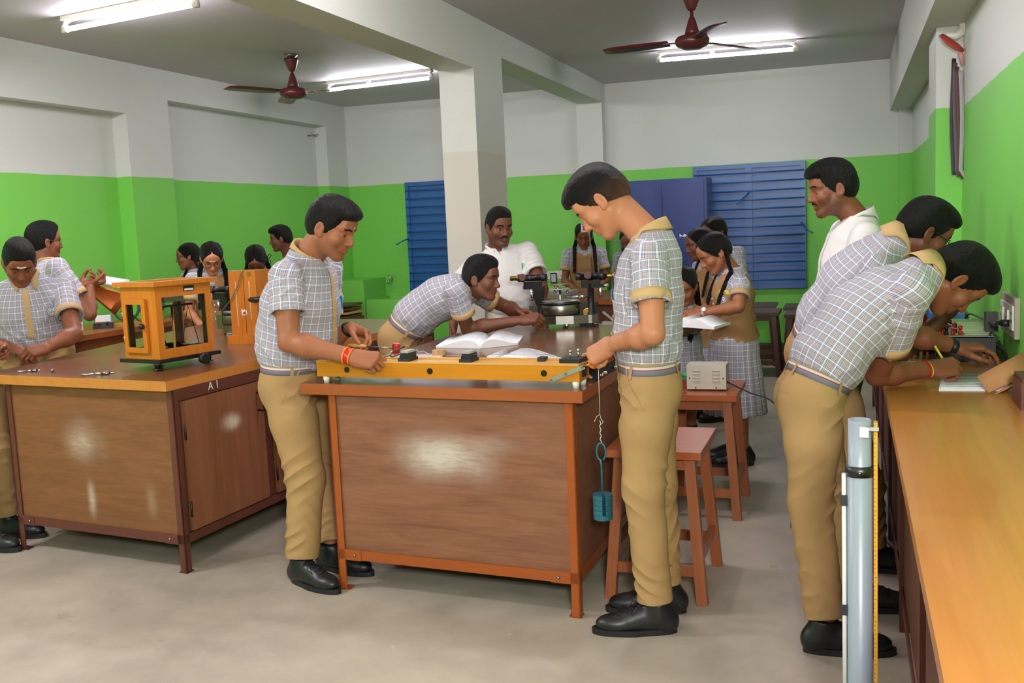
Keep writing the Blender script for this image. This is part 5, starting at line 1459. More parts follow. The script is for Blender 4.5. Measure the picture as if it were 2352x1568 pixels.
class Person: pass
SKINS = {'fair': (188, 126, 90), 'mid': (158, 100, 68), 'brown': (130, 78, 52), 'dark': (106, 64, 45)}
def person(label, pel, chs, front_p, front_c, head, arms, legs, nck=None, outfit='boy', skin='mid', hair='boy', s=1.0, g=1.0, vox=.0045, cuffs=True, bow=.0, extras=(), group=None, hair_kw=None, face='calm', sleeve=.60, lower=True, belly=0, shirt_mat=None, glasses=False, marks=(), badge=None, look=None):
    """pel: hip centre, chs: middle between the shoulder joints, head=(centre, forward, up), arms = {'l','r': (elbow, wrist, hand dir, palm normal, preset)}, legs = {'l','r': (knee, ankle, toe dir)}"""
    p = Person(); pel, chs = np.array(pel, float), np.array(chs, float)
    up_t = nrm(chs-pel); fp = nrm(np.array(front_p, float)); fc = np.array(front_c, float); fc = nrm(fc-up_t*(fc@up_t))
    left_c = nrm(np.cross(up_t, fc)); zup = np.array([0, 0, 1.0]); fpx = nrm(fp-zup*fp[2]); left_p = nrm(np.cross(zup, fpx))
    hc, hf, hu = [np.array(v, float) for v in head]; hf = nrm(hf); hu = nrm(hu-hf*(hu@hf)); hl = np.cross(hu, hf)
    HR = np.array([-hl, hf, hu])      # local x = person's right ... rows are axes
    hs = s*1.0
    def H(x, y, z): return hc+(HR.T@np.array([x, y, z]))*hs
    girl = outfit == 'girl'
    root = empty('person', (pel[0], pel[1], 0), 0, label, 'person', group); p.root = root
    if nck is None: nck = chs+up_t*.075*s-fc*.012*s
    nck = np.array(nck, float); p.nck = nck
    # spine points
    tl = np.linalg.norm(chs-pel)
    def spine(t): return pel+(chs-pel)*t-fc*bow*4*t*(1-t)
    W = [(0, .150, .105), (.22, .142, .100+.02*belly), (.45, .138, .100+.045*belly), (.70, .150, .108+.02*belly), (.90, .142, .098)]
    if girl: W = [(0, .145, .105), (.22, .130, .092), (.45, .118, .086), (.70, .132, .098), (.90, .122, .086)]
    W = [(t, a*g*s, b*g*s) for t, a, b in W]
    shw = (.160 if girl else .178)*s*(1+.35*(g-1))
    SH = {'l': chs+left_c*shw, 'r': chs-left_c*shw}
    hipw = .088*s
    HIP = {'l': pel+left_p*hipw-zup*.01, 'r': pel-left_p*hipw-zup*.01}
    ext = 1.0
    # ---------------- body
    B = Field()
    sk = .90
    for i in range(len(W)-1):
        B.add(econe(spine(W[i][0]), spine(W[i+1][0]), (W[i][1]*sk, W[i][2]*sk), (W[i+1][1]*sk, W[i+1][2]*sk), left_c), .03)
    for k in 'lr': B.add(cone(nck-up_t*.045*s, SH[k]+(chs-SH[k])*.1, .045*s, .042*s), .03*s)
    nb = H(0, -.028, -.055)
    nr = (.046 if girl else .053)*s*(1+.5*(g-1))
    B.add(cone(nck-up_t*.02*s, nb, nr*1.08, nr), .03*s)
    for k in 'lr':
        el, wr, hd, hn, pre = arms[k][:5]; el, wr = np.array(el, float), np.array(wr, float)
        gs = s*(.9 if girl else 1)*(1+.6*(g-1))
        m1 = SH[k]+(el-SH[k])*.45
        B.add(cone(SH[k], m1, .047*gs, .045*gs), .02*s).add(cone(m1, el, .045*gs, .037*gs), .02*s)
        fd = nrm(wr-el); m2 = el+(wr-el)*.28
        B.add(cone(el, m2, .037*gs, .0405*gs), .015*s).add(cone(m2, el+(wr-el)*.82, .0405*gs, .0275*gs), .02*s)
        hn_ = np.array(hn, float); sd = nrm(np.cross(fd, hn_))
        B.add(econe(el+(wr-el)*.80, wr+nrm(hd)*.012*s, (.028*gs, .0255*gs), (.0275*gs, .0205*gs), sd), .012*s)
        tips = {}; hand(B, wr, hd, hn, k == 'r', pre, s*(.93 if girl else 1.0), tips); setattr(p, 'hand_'+k, tips)
    if lower:
        for k in 'lr':
            kn, an, td = [np.array(v, float) for v in legs[k][:3]]
            B.add(cone(HIP[k], kn, .062*s, .046*s), .03).add(cone(kn, kn+(an-kn)*.35, .046*s, .05*s), .02).add(cone(kn+(an-kn)*.35, an, .05*s, .036*s), .02)
    # head
    def he(c, r, k=.012, op='add'):
        f = ell(H(*c), HR, np.array(r)*hs); getattr(B, op)(f, k*hs)
    def hcn(a, b, ra, rb, k=.01, op='add'): getattr(B, op)(cone(H(*a), H(*b), ra*hs, rb*hs), k*hs)
    fw = 1.0 if not girl else .95
    he((0, -.012, .034), (.0745, .094, .081), .02)
    he((0, .020, -.030), (.060*fw, .070, .082), .03)
    for sx in (-1, 1):
        hcn((sx*.052*fw, -.004, -.048), (sx*.020, .062, -.096), .020, .017, .025)
        he((sx*.042*fw, .058, -.026), (.024, .022, .024), .02)
        hcn((sx*.010, .0805, .022), (sx*.046, .066, .022), .010, .009, .014)
    he((0, .068, -.098), (.020, .019, .015), .02)
    he((0, .074, .045), (.045, .014, .03), .03)
    for sx in (-1, 1): he((sx*.0325, .096, -.001), (.018, .016, .0125), .012, 'sub')
    hcn((0, .084, .012), (0, .1035, -.028), .0078, .0105, .012)
    he((0, .1045, -.0315), (.0115, .0105, .0095), .008)
    for sx in (-1, 1): he((sx*.0125, .0945, -.034), (.0082, .0098, .0075), .006)
    he((0, .080, -.056), (.024, .012, .014), .014)
    fat = 1.25 if face in ('man',) else 1.0
    for sx in (-1, 1):
        hcn((0, .0905, -.0555), (sx*.022, .080, -.0605), .0062, .0035, .006)
        hcn((0, .0885, -.0685), (sx*.019, .080, -.0655), .0072, .004, .006)
    for sx in (-1, 1): hcn((0, .0985, -.0622), (sx*.025, .0845, -.063+(.004 if face == 'smile' else 0)), .0022, .0018, .003, 'sub')
    if face == 'smile':
        for sx in (-1, 1): he((sx*.036, .068, -.04), (.016, .016, .018), .015)
    eyes = []
    for sx in (-1, 1):
        e = (sx*.0315, .0705, -.001); eyes.append(e)
        he(e, (.0148, .0142, .0136), .006)
    down = -hf[2]
    oph = .0046 if down < .45 else .0032
    for sx in (-1, 1):
        hcn((sx*.0215, .0865, -.003), (sx*.0410, .082, -.002), oph, oph*.9, .002, 'sub')
    for sx in (-1, 1):   # ears
        earR = np.array([HR[0]*.94*1+HR[1]*.34*sx, HR[1]*.94-HR[0]*.34*sx, HR[2]]); earR = np.array([nrm(v) for v in earR])
        B.add(ell(H(sx*.0785, -.010, -.008), earR, np.array((.0075, .0185, .031))*hs), .008*hs)
        B.sub(ell(H(sx*.0865, -.007, -.004), earR, np.array((.0065, .0105, .0195))*hs), .005*hs)
        he((sx*.0745, .001, -.030), (.007, .008, .009), .006)
    pos, Q = keep_island(*B.mesh(vox)); p.B = B
    bo = grid_mesh('body', pos, Q, M_SKIN, root)
    base = np.array(lin(SKINS[skin] if isinstance(skin, str) else skin)[:3])
    cols = np.tile(base, (len(pos), 1))
    L = ((pos-hc)@HR.T)/hs
    lip = np.clip(1-((L[:, 0]/.0235)**2+((L[:, 2]+.0625)/.0115)**2), 0, 1)*(L[:, 1] > .074)
    lipc = base*np.array((1.05, .72, .80)); cols = cols*(1-np.clip(lip*2.2, 0, .85)[:, None])+lipc*np.clip(lip*2.2, 0, .85)[:, None]
    if face in ('man', 'stubble'):
        st = np.clip(1.2-((L[:, 2]+.075)/.045)**2, 0, 1)*(L[:, 1] > -.01)*(np.abs(L[:, 0]) < .075)*(L[:, 2] < -.035)*(1-np.clip(lip*3, 0, 1))
        st = np.clip(st, 0, 1)*(.45 if face == 'man' else .22); cols = cols*(1-st[:, None])+np.array((.02, .017, .016))*st[:, None]
    for k in 'lr':      # nails and palms a little paler
        tp = getattr(p, 'hand_'+k)
        dn = ((pos-arms[k][1])@nrm(tp['n'])); near = np.linalg.norm(pos-np.array(arms[k][1]), axis=1) < .2*s
        pm = np.clip(dn/.012, 0, 1)*near*.25; cols = cols*(1+pm[:, None]*np.array((.9, .8, .7)))
    vcol(bo, cols)
    # eyes
    for sx, e in zip((-1, 1), eyes):
        c = H(*e); r = .0128*hs
        m = MB(); m.sphere(c, r, 20, 14); eo = m.build('eye', M_EYE, root, smooth=True)
        gz = nrm(nrm(hf-hu*.12)*.8+nrm(np.array(look)-c)*.25) if look is not None else nrm(hf-hu*.15)
        vs = np.array([np.array(v.co) for v in eo.data.vertices]); mi = np.array(parent_inv(root)); cl = mi[:3, :3]@c+mi[:3, 3]
        a = ((vs-cl)/r)@gz
        cc = np.tile(np.array((.40, .36, .33)), (len(vs), 1)); cc[a > .80] = (.035, .016, .010); cc[a > .965] = (.004, .004, .004); vcol(eo, cc)
        # brows
        pth = [H(sx*.012, .1, .0225), H(sx*.03, .095, .028), H(sx*.047, .08, .023)]
        nn = [nrm(HR.T@np.array(v)) for v in ((sx*.1, 1, .15), (sx*.35, .9, .15), (sx*.7, .7, .1))]
        strip('eyebrow', B, pth, nn, (.0075 if not girl else .005)*hs, .0012, M_HAIR, root, 9, far=.03)
    if face == 'man' or 'moustache' in marks:
        pth = [H(-.031, .09, -.0565), H(-.016, .1, -.0485), H(0, .1, -.0465), H(.016, .1, -.0485), H(.031, .09, -.0565)]
        nn = [nrm(HR.T@np.array(v)) for v in ((-.5, 1, 0), (-.25, 1, 0), (0, 1, 0), (.25, 1, 0), (.5, 1, 0))]
        pth = np.array(pth); nn = np.array(nn); hit = B.cast(pth+nn*.02, -nn, .06)+nn*.0005
        hit = np.array(curve(list(hit), 5)); m_ = len(hit)
        MB().tube(list(hit), [(.0015+.0052*math.sin(PI*i/(m_-1))**.6)*hs for i in range(m_)], 8, flat=.62).build('moustache', M_HAIR, root, smooth=True)
    for mk in marks:
        if mk == 'ash':
            strip('forehead_ash', B, [H(-.024, .1, .040), H(0, .11, .038), H(.024, .1, .040)], [nrm(HR.T@np.array(v)) for v in ((-.3, 1, .2), (0, 1, .2), (.3, 1, .2))], .0075*hs, .0008, M_ASH, root, 9, far=.03)
        if mk in ('dot', 'ash_dot', 'smalldot'):
            patch_disc('forehead_dot', B, H(0, .09, .030 if mk == 'dot' else .036), nrm(HR.T@np.array((0, 1, .1))), hu, (.0042 if mk != 'smalldot' else .003)*hs, M_KUM if mk != 'smalldot' else M_ASH, root, 10, off=.001)
        if mk == 'earring':
            for sx in (-1, 1): MB().sphere(H(sx*.082, .004, -.038), .0042*hs, 10, 8).build('earring', M_GOLD, root)
    if glasses:
        for sx in (-1, 1):
            c = H(sx*.033, .093, -.003); e1, e2 = HR[0], HR[2]
            pts = [c+(e1*math.cos(a)*.0225+e2*math.sin(a)*.0195)*hs-hf*.010*hs*(math.cos(a)*sx if math.cos(a)*sx > 0 else 0)*.8 for a in np.linspace(0, 2*PI, 25)]
            MB().tube(pts, .0016*hs, 6, cap=False).build('glasses_rim', M_SPEC, root, smooth=True)
            MB().tube([H(sx*.055, .083, .003), H(sx*.070, .055, .006), H(sx*.081, .0, .006), H(sx*.080, -.02, -.008)], .0014*hs, 6).build('glasses_temple', M_SPEC, root, smooth=True)
        MB().tube([H(-.011, .096, .002), H(0, .101, .004), H(.011, .096, .002)], .0016*hs, 6).build('glasses_bridge', M_SPEC, root, smooth=True)
    # ---------------- hair
    kw = dict(lift=1.0, fringe=0.0, nape=-.055, rough=.0028, side=1.0, part=False, temple=0.0); kw.update(hair_kw or {})
    F = Field()
    def fe(c, r, k=.012, op='add'): getattr(F, op)(ell(H(*c), HR, np.array(r)*hs), k*hs)
    bx = (hc-.2, hc+.2)
    lf = kw['lift']
    if hair == 'girl':
        fe((0, -.014, .036), (.0795, .1005, .0865), .01); fe((0, -.035, -.010), (.076, .080, .070), .03)
        for sx in (-1, 1): fe((sx*.045, -.005, .045), (.038, .085, .062), .02)
    else:
        fe((0, -.014, .034+.006*lf), (.0775+.002*kw['side'], .099, .083+.008*lf), .01); fe((0, -.034, -.004), (.0745+.0015*kw['side'], .078, .068), .03)
        if kw['fringe']: fe((0, .070, .082), (.055, .026+.02*kw['fringe'], .024), .02)
        fe((0, .03, .095), (.055, .06, .020+.012*lf), .03)
    # face opening: plane down the temples, rounded hairline
    y0, z0 = .083, .070-.0*lf; y1, z1 = .018+kw['temple'], -.030
    if hair == 'girl': y0, z0, y1, z1 = .078, .082, .012, -.03
    nx = np.array((0, z0-z1, -(y0-y1))); nx = nx/np.linalg.norm(nx)
    cutlo, cuthi = hc-.18, hc+.18
    F.sub(half(H(0, (y0+y1)/2+.003, (z0+z1)/2), HR.T@nx, cutlo, cuthi), .008*hs)
    if hair != 'girl' and kw['fringe']: fe((0, .078, .078), (.05, .018+.016*kw['fringe'], .018), .015)
    # lower limit: rises from the nape to the ear
    nn = nrm(np.array((0, .42, -.9))); F.sub(half(H(0, -.06, kw['nape']), HR.T@nn, cutlo, cuthi), .006*hs)
    for sx in (-1, 1):
        if hair != 'girl' : fe((sx*.090, -.006, -.016), (.022, .024, .040), .006, 'sub')
        else: fe((sx*.094, .0, -.022), (.020, .020, .030), .006, 'sub')
    if hair == 'girl':
        pz = lambda y: .036+.0865*math.sqrt(max(0, 1-((y+.014)/.1005)**2))-.002
        ys = np.linspace(.078, -.06, 9)
        for i in range(8): F.sub(cone(H(0, ys[i], pz(ys[i])), H(0, ys[i+1], pz(ys[i+1])), .0052*hs, .0052*hs), .002*hs)
    rg = kw['rough']*hs*.48
    def hd_(P):
        q = ((P-hc)@HR.T)/hs
        az = np.arctan2(q[:, 0], q[:, 1]+.02); 
        if hair == 'girl':
            return rg*.45*np.sin(q[:, 2]*160+np.sin(q[:, 1]*40)*1.5+np.abs(q[:, 0])*130)
        return rg*(np.sin(az*46+q[:, 2]*90+2.5*np.sin(q[:, 1]*70))*.35+np.sin(q[:, 0]*330+2*np.sin(q[:, 1]*130))*np.sin(q[:, 1]*300+1.7*np.sin(q[:, 2]*210))*.75)
    F.disp(hd_)
    pos, Q = keep_island(*F.mesh(min(vox, .004)*.9)); hob = grid_mesh('hair', pos, Q, M_HAIR, root)
    if kw.get('fade'):      # clipped sides: scalp shows through the short hair
        L = ((pos-hc)@HR.T)/hs; fd = np.clip((.045-L[:, 2]-.25*np.clip(L[:, 1], 0, 1)-.3*np.clip(.05-np.abs(L[:, 0]), 0, 1))/.10, 0, 1)*kw['fade']; fd *= (L[:, 1] < .05)
        vcol(hob, fd[:, None]*base[None]*.42)
    if hair == 'girl' and kw.get('braids', True):
        for sx, kk in ((-1, 'r'), (1, 'l')):
            dest = kw.get('braid_'+('r' if sx > 0 else 'l'))
            sdn = -left_c if sx > 0 else left_c      # local +x is the person's right
            a = H(sx*.066, -.048, -.020); 
            c2 = nck+sdn*.095*s+fc*(.035*s)+up_t*.005
            e = chs+sdn*.105*s+fc*.135*s-up_t*kw.get('braid_len', .14)*s
            if dest is not None: c2, e = np.array(dest[0]), np.array(dest[1])
            pts = np.concatenate([bezier((a, a*.5+c2*.5-zup*.03, c2), 9), bezier((c2, c2*.4+e*.6+fc*.02, e), 10)[1:]])
            G = Field(); ln = np.concatenate([[0], np.cumsum(np.linalg.norm(np.diff(pts, axis=0), axis=1))])
            tot = ln[-1]; step = .0085*s; tt = np.arange(0, tot, step)
            for i, x in enumerate(tt):
                c = np.array([np.interp(x, ln, pts[:, j]) for j in range(3)]); c1 = np.array([np.interp(min(x+.02, tot), ln, pts[:, j]) for j in range(3)])
                tg = nrm(c1-c+1e-9); sd = nrm(np.cross(tg, hf)); rr = (.0155-.005*x/tot)*s
                if x > tot*.86: rr *= .62 if x < tot*.89 else 1.05
                o = sd*(.008 if i % 2 else -.008)*s
                ax = nrm(tg+sd*(-.55 if i % 2 else .55)); a2 = nrm(np.cross(ax, sd)); a3 = np.cross(ax, a2)
                G.add(ell(c+o, np.array([ax, a2, a3]), (rr*1.15, rr*.78, rr*.8)), .003*s)
            pos, Q = keep_island(*G.mesh(max(.0032, vox*.75))); bo_ = grid_mesh('braid', pos, Q, M_HAIR, root)
            if kw.get('ribbon', True) and kk in kw.get('ribbon_on', 'lr'):
                q = np.array([np.interp(tot*.87, ln, pts[:, j]) for j in range(3)])
                MB().torus(q, nrm(pts[-1]-pts[-3]), .011*s, .004*s, 16, 6).build('hair_band', M_BLACKP, bo_)
    # ---------------- clothes
    ease = .012*s
    smat = shirt_mat or M_PLAID
    T = Field()
    top_t = .955; hem_t = .20 if not girl else .15
    Wt = [w for w in W if w[0] > hem_t+.02]
    def at_w(t):
        ts = [w[0] for w in W]; return (np.interp(t, ts, [w[1] for w in W]), np.interp(t, ts, [w[2] for w in W]))
    hw = at_w(hem_t)
    seq = [(hem_t, hw[0]*.98+ease*.2, hw[1]*.98+ease*.2), (hem_t+.075, at_w(hem_t+.08)[0]+ease*1.35, at_w(hem_t+.08)[1]+ease*1.5)]+[(w[0], w[1]+ease*1.1, w[2]+ease*1.1) for w in Wt if w[0] > hem_t+.15]
    tor = []
    for i in range(len(seq)-1):
        a, b = seq[i], seq[i+1]
        pr = econe(spine(a[0]), spine(b[0]), a[1:], b[1:], left_c, cap0=(i == 0)); T.add(pr, .03); tor.append(pr)
    for k in 'lr':
        pr = cone(nck-up_t*.035*s-fc*.0, SH[k]+(chs-SH[k])*.06+up_t*.004, .048*s, .053*s); T.add(pr, .03*s); tor.append(pr)
        pr = cone(SH[k]*.55+spine(.8)*.45, SH[k], .06*s, .05*s); T.add(pr, .03*s); tor.append(pr)
    up_n0 = nrm(nb-nck); up_n = nrm(up_t*.5+up_n0*.5)
    ax_ = np.cross(up_t, up_n); sn = np.linalg.norm(ax_); fk = fc
    if sn > 1e-4:
        kx = ax_/sn; th = math.atan2(sn, float(up_t@up_n)); fk = fc*math.cos(th)+np.cross(kx, fc)*math.sin(th)+kx*(kx@fc)*(1-math.cos(th))
    pr = cone(nck-up_t*.07*s-fc*.004*s, nck+up_n*.010*s, .088*s, nr*1.26, cap1=True); T.add(pr, .035*s); tor.append(pr)
    slv = {}
    for k in 'lr':
        el = np.array(arms[k][0], float); gs = s*(.92 if girl else 1)*(1+.5*(g-1))
        sl = arms[k][5] if len(arms[k]) > 5 else sleeve
        end = SH[k]+(el-SH[k])*sl
        a = SH[k]-(el-SH[k])*.02
        pr = cone(a, end, .0585*gs, .0665*gs, cap1=True); T.add(pr, .022*s); slv[k] = (pr, a, end, .0665*gs)
    wv = np.random.RandomState(int(abs(pel[0]*1000+pel[1]*777)) % 9999)
    f1, f2, f3 = [nrm(wv.randn(3)) for _ in range(3)]; ph = wv.rand(6)*6.28
    elb = {k: np.array(arms[k][0], float) for k in 'lr'}
    wb = spine(hem_t+.10)
    wa = .55 if outfit == 'man' else 1.0
    def crs(x): return wa* np.abs(np.sin(x))**.8-.62
    def wr_s(P):
        q = P-wb; h = q@up_t; lx = q@left_c; fx = q@fc
        near_w = np.exp(-(h/(.085*s))**2)
        az = np.arctan2(lx, fx)
        d = .0060*s*near_w*crs(az*7+h*16+1.5*np.sin(h*30+ph[0]))
        hh = P-chs; v = hh@up_t
        m = np.exp(-((v+.22*s)/(.13*s))**2)*np.clip(.45+.7*np.sin(az*2.3+v*9+ph[1]), 0, 1)
        d += .0075*s*m*crs((v*20+lx*np.sign(lx+1e-9)*26+fx*12)+1.2*np.sin(lx*16+ph[2]))
        d += .0016*s*np.sin(P@(up_t*26+left_c*30*f1[0]+fc*18)+2.2*np.sin(P@(f2*17)+ph[2])+ph[3])
        for k in 'lr':
            a, e = slv[k][1], slv[k][2]; u = nrm(e-a); q = P-SH[k]; t = q@u
            rr = np.linalg.norm(q-np.outer(t, u), axis=1)
            m = np.exp(-((t-.085*s)/(.075*s))**2)*(rr < .12*s)*np.clip((np.linalg.norm(e-SH[k])-t-.02*s)/(.04*s), 0, 1)
            d += .0065*s*m*crs(t*44+(q@fc)*22+1.6*np.sin((q@fc)*22+ph[4])+ph[5])
            ap = SH[k]-up_t*.09*s; m2 = np.exp(-(np.linalg.norm(P-ap, axis=1)/(.085*s))**2)
            d += .0065*s*m2*crs((P-ap)@(up_t*36+fc*30)+ph[3])
        return d
    T.disp(wr_s)
    for k in 'lr':   # hollow the sleeve end, open the neck
        pr, a, e, r = slv[k]; u = nrm(e-a); T.sub(cone(e-u*.025*s, e+u*.05, r-.011*s, r-.010*s, cap0=True, cap1=True), .002)
    ncut = nck+up_n*(.018*s); nr2 = nr*1.14
    T.sub(cone(nck-up_n*.015*s+fk*.004*s, nck+up_n*.2*s, nr2, nr2*1.2, cap0=True, cap1=True), .003)
    vv = nck+fc*(.066*s)-up_t*.055*s if not girl else nck+fc*.06*s
    if outfit in ('boy', 'man'): T.sub(cone(nck+up_n*.03*s+fc*.06*s, nck+fc*.105*s-up_t*.055*s, .028*s, .006*s), .004)
    pos, Q = keep_island(*T.mesh(vox)); p.T = T
    so_ = grid_mesh('shirt', pos, Q, smat, root); 
    # cloth directions for the check: around and along the torso or the sleeve
    fcn = pos[Q].mean(1)
    dt = np.min([pr[0](fcn) for pr in tor], axis=0); ds = {k: slv[k][0][0](fcn) for k in 'lr'}
    which = np.zeros(len(Q), int)
    for i, k in enumerate('lr'):
        u = nrm(slv[k][2]-slv[k][1]); ok = (ds[k] < dt) & (ds[k] < ds['r' if k == 'l' else 'l']) & (((fcn-SH[k])@u) > .015)
        which[ok] = i+1
    uv = np.zeros((len(Q), 4, 2)); C4 = pos[Q]
    def cyl_uv(sel, c, ax, fr, R, curved=None):
        fr = nrm(np.array(fr)-ax*np.dot(fr, ax)); sd = np.cross(ax, fr)
        q = C4[sel]-c
        if curved is not None: q = q+curved(C4[sel])
        an = np.arctan2(q@sd, q@fr); a0 = np.arctan2((fcn[sel]-c)@sd, (fcn[sel]-c)@fr)
        dl = (an-a0[:, None]+PI) % (2*PI)-PI
        uv[sel, :, 0] = (a0[:, None]+dl)*R; uv[sel, :, 1] = q@ax
    cv = (lambda P: fc*(bow*4*np.clip(((P-pel)@up_t)/tl, 0, 1)*(1-np.clip(((P-pel)@up_t)/tl, 0, 1)))[..., None])
    cyl_uv(which == 0, pel, up_t, fc, .135*s*g, cv)
    for i, k in enumerate('lr'):
        u = nrm(slv[k][2]-slv[k][1]); cyl_uv(which == i+1, SH[k], u, fc if abs(u@fc) < .8 else up_t, .062*s)
    ul = so_.data.uv_layers.new(name='UVMap'); ul.data.foreach_set('uv', uv.astype(np.float32).ravel())
    # cuffs
    if cuffs:
        for k in 'lr':
            pr, a, e, r = slv[k]; u = nrm(e-a)
            CF = Field(); CF.add(pr, .01); CF.disp(wr_s); ring_band('sleeve_cuff', CF, e-u*.020*s, u, fc if abs(u@fc) < .8 else up_t, .036*s, .0022*s, M_TAN if outfit != 'man' else smat, root, 32, .11)
    p.slv = slv; p.SH = SH
    # collar
    if outfit in ('boy', 'man'):
        cm = M_TAN if outfit == 'boy' else smat
        c0 = nck-up_n*.004*s+fk*.003*s; fr = nrm(fk-up_n*(fk@up_n)); sd = np.cross(up_n, fr)
        rows = [[], [], [], []]
        for a in np.linspace(-2.72, 2.72, 41)+PI:
            aa = (a+PI) % (2*PI)-PI                  # 0 at the front
            d = fr*math.cos(aa)+sd*math.sin(aa); fz = max(0, math.cos(aa)); bk = max(0, -math.cos(aa))
            tip = max(0, 1-abs(abs(aa)-.50)/.55)
            r0 = nr*1.16
            dip = -.030*s*fz**2
            rows[0].append(c0+d*(r0+.004*s)+up_n*(-.004*s+dip))
            rows[1].append(c0+d*(r0+.0005*s)+up_n*(.034*s+.006*s*bk+dip*.9))
            rows[2].append(c0+d*(r0+.007*s)+up_n*(.036*s+.006*s*bk+dip*.9))
            rows[3].append(c0+d*(r0+.012*s+.020*s*tip)+up_n*(-.006*s+dip-.034*s*tip)+fr*.012*s*tip)
        # the fall of the collar lies on the shirt
        P = np.array(rows[3])
        for _ in range(30):
            D = T.eval(P); P = P-up_n*np.clip((D-.006)*.6, -.02, .02)[:, None]
        lim = np.array(rows[3]); dn = np.clip((lim-P)@up_n, -.03*s, .034*s); rows[3] = list(lim-up_n*dn[:, None])
        P = (np.array(rows[2])+np.array(rows[3]))/2; D = T.eval(P); P = P+up_n*np.clip(.007-D, 0, .02)[:, None]
        rows.insert(3, list(P))
        MB().sheet(rows, .0016).build('collar', cm, root)
    # placket and buttons
    fpts = [nck+fc*.09*s-up_t*.045*s]+[spine(t)+fc*.12*s for t in (.85, .7, .55, .4, .30)]
    if outfit == 'boy':
        strip('placket', T, fpts, fc, .032*s, .0022*s, M_TAN, root, 28, side=left_c, far=.15)
    if outfit == 'man':
        strip('placket', T, fpts, fc, .034*s, .0018*s, smat, root, 28, side=left_c, far=.15)
    if outfit in ('boy', 'man'):
        for t in (.80, .66, .52, .38):
            h = T.cast(spine(t)+fc*.3, -fc, .4)[0]+fc*.004; MB().cyl(h-fc*.002, h+fc*.0012, .0052*s, n=10).build('button', M_TAN if outfit == 'boy' else smat, root)
        pk = [spine(.80)+left_c*.045*s, spine(.80)+left_c*.115*s]
        m_pk = [spine(.80)+left_c*.08*s+fc*.1, spine(.55)+left_c*.08*s+fc*.1]
        strip('pocket', T, m_pk, fc, .095*s, .0026*s, smat, root, 10, side=left_c, far=.2, cols=7)
        po = [o for o in root.children if o.name.startswith('pocket')][-1]
        if smat == M_PLAID:
            n = len(po.data.loops); ul = po.data.uv_layers.new(name='UVMap')
            mi = np.array(parent_inv(root)); up_l, lf_l = mi[:3, :3]@up_t, mi[:3, :3]@left_c
            ul.data.foreach_set('uv', np.array([(float(np.dot(po.data.vertices[l.vertex_index].co, lf_l)), float(np.dot(po.data.vertices[l.vertex_index].co, up_l))) for l in po.data.loops], dtype=np.float32).ravel())
    if outfit == 'girl':    # waistcoat over the shirt
        Vf = Field(); vt = [(-.27, W[0][1]+.044*s, W[0][2]+.050*s), (.02, W[0][1]+.020*s, W[0][2]+.018*s), (.25, W[1][1]+.022*s, W[1][2]+.022*s), (.45, W[2][1]+.024*s, W[2][2]+.024*s), (.70, W[3][1]+.020*s, W[3][2]+.022*s), (.90, W[4][1]+.012*s, W[4][2]+.018*s)]
        for i in range(len(vt)-1):
            a, b = vt[i], vt[i+1]; Vf.add(econe(spine(a[0]) if a[0] >= 0 else pel+up_t*a[0]*tl, spine(b[0]), a[1:], b[1:], left_c, cap0=(i == 0)), .03)
        for k in 'lr': Vf.add(cone(nck-up_t*.03*s, SH[k]*.62+chs*.38, .052*s, .052*s), .03*s)
        Vf.disp(lambda P: .6*wr_s(P))
        for k in 'lr': 
            u = nrm(SH[k]-chs); Vf.sub(ell(SH[k]+u*.045*s-up_t*.03*s, np.array([u, up_t, np.cross(u, up_t)]), (.062*s, .105*s, .105*s)), .004)
        Vf.sub(cone(nck-up_n*.03*s+fc*.012*s, nck+up_n*.2*s, nr*1.35, nr*1.8, cap0=True, cap1=True), .004)
        Vf.sub(cone(nck+up_n*.02*s+fc*.07*s, nck+fc*.13*s-up_t*.10*s, .05*s, .014*s), .004)
        pos, Q = keep_island(*Vf.mesh(vox)); grid_mesh('waistcoat', pos, Q, M_VEST, root); p.T = Vf; T = Vf
        for t in (.62, .5, .38, .26):
            h = T.cast(spine(t)+fc*.3, -fc, .4)[0]+fc*.004; MB().cyl(h-fc*.003, h+fc*.0014, .0062*s, n=10).build('button', M_WHITEP, root)
    # badge and house tag on the chest
    if badge:
        bs = badge if isinstance(badge, dict) else {}
        bc = spine(bs.get('t', .72))+left_c*bs.get('x', .085)*s
        bd = nrm(fc+left_c*.25)
        bo_, h0 = patch_disc('school_badge', T, bc, bd, up_t, .030*s, M_PAPER, root, 24, off=.0042)
        def ringmark(r, w_, mt, nm):
            A = np.linspace(0, 2*PI, 33); sx_ = nrm(np.cross(up_t, bd)); uu = np.cross(bd, sx_)
            P = np.array([bc+(sx_*math.cos(a)+uu*math.sin(a))*rr*s for rr in (r-w_, r+w_) for a in A])
            hit = (T.cast(P+bd*.08, np.tile(-bd, (len(P), 1)), .2)+bd*.005).reshape(2, 33, 3)
            MB().sheet([list(x) for x in hit]).build(nm, mt, bo_)
        ringmark(.0275, .0018, M_BLUE_I, 'badge_ring'); ringmark(.017, .0012, M_BLUE_I, 'badge_ring')
        for (dx, dz) in ((0, .006), (-.006, -.004), (.006, -.004)):
            sx_ = nrm(np.cross(up_t, bd)); uu = np.cross(bd, sx_)
            patch_disc('badge_emblem', T, bc+(sx_*dx+uu*dz)*s, bd, up_t, .004*s, M_BLUE_I, bo_, 8, off=.0052)
        for i in range(14):
            a = 2*PI*i/14; sx_ = nrm(np.cross(up_t, bd)); uu = np.cross(bd, sx_)
            if vox < .006 or i % 2: patch_disc('badge_letter', T, bc+(sx_*math.cos(a)+uu*math.sin(a))*.022*s, bd, up_t, .0021*s, M_BLUE_I, bo_, 6, off=.0052)
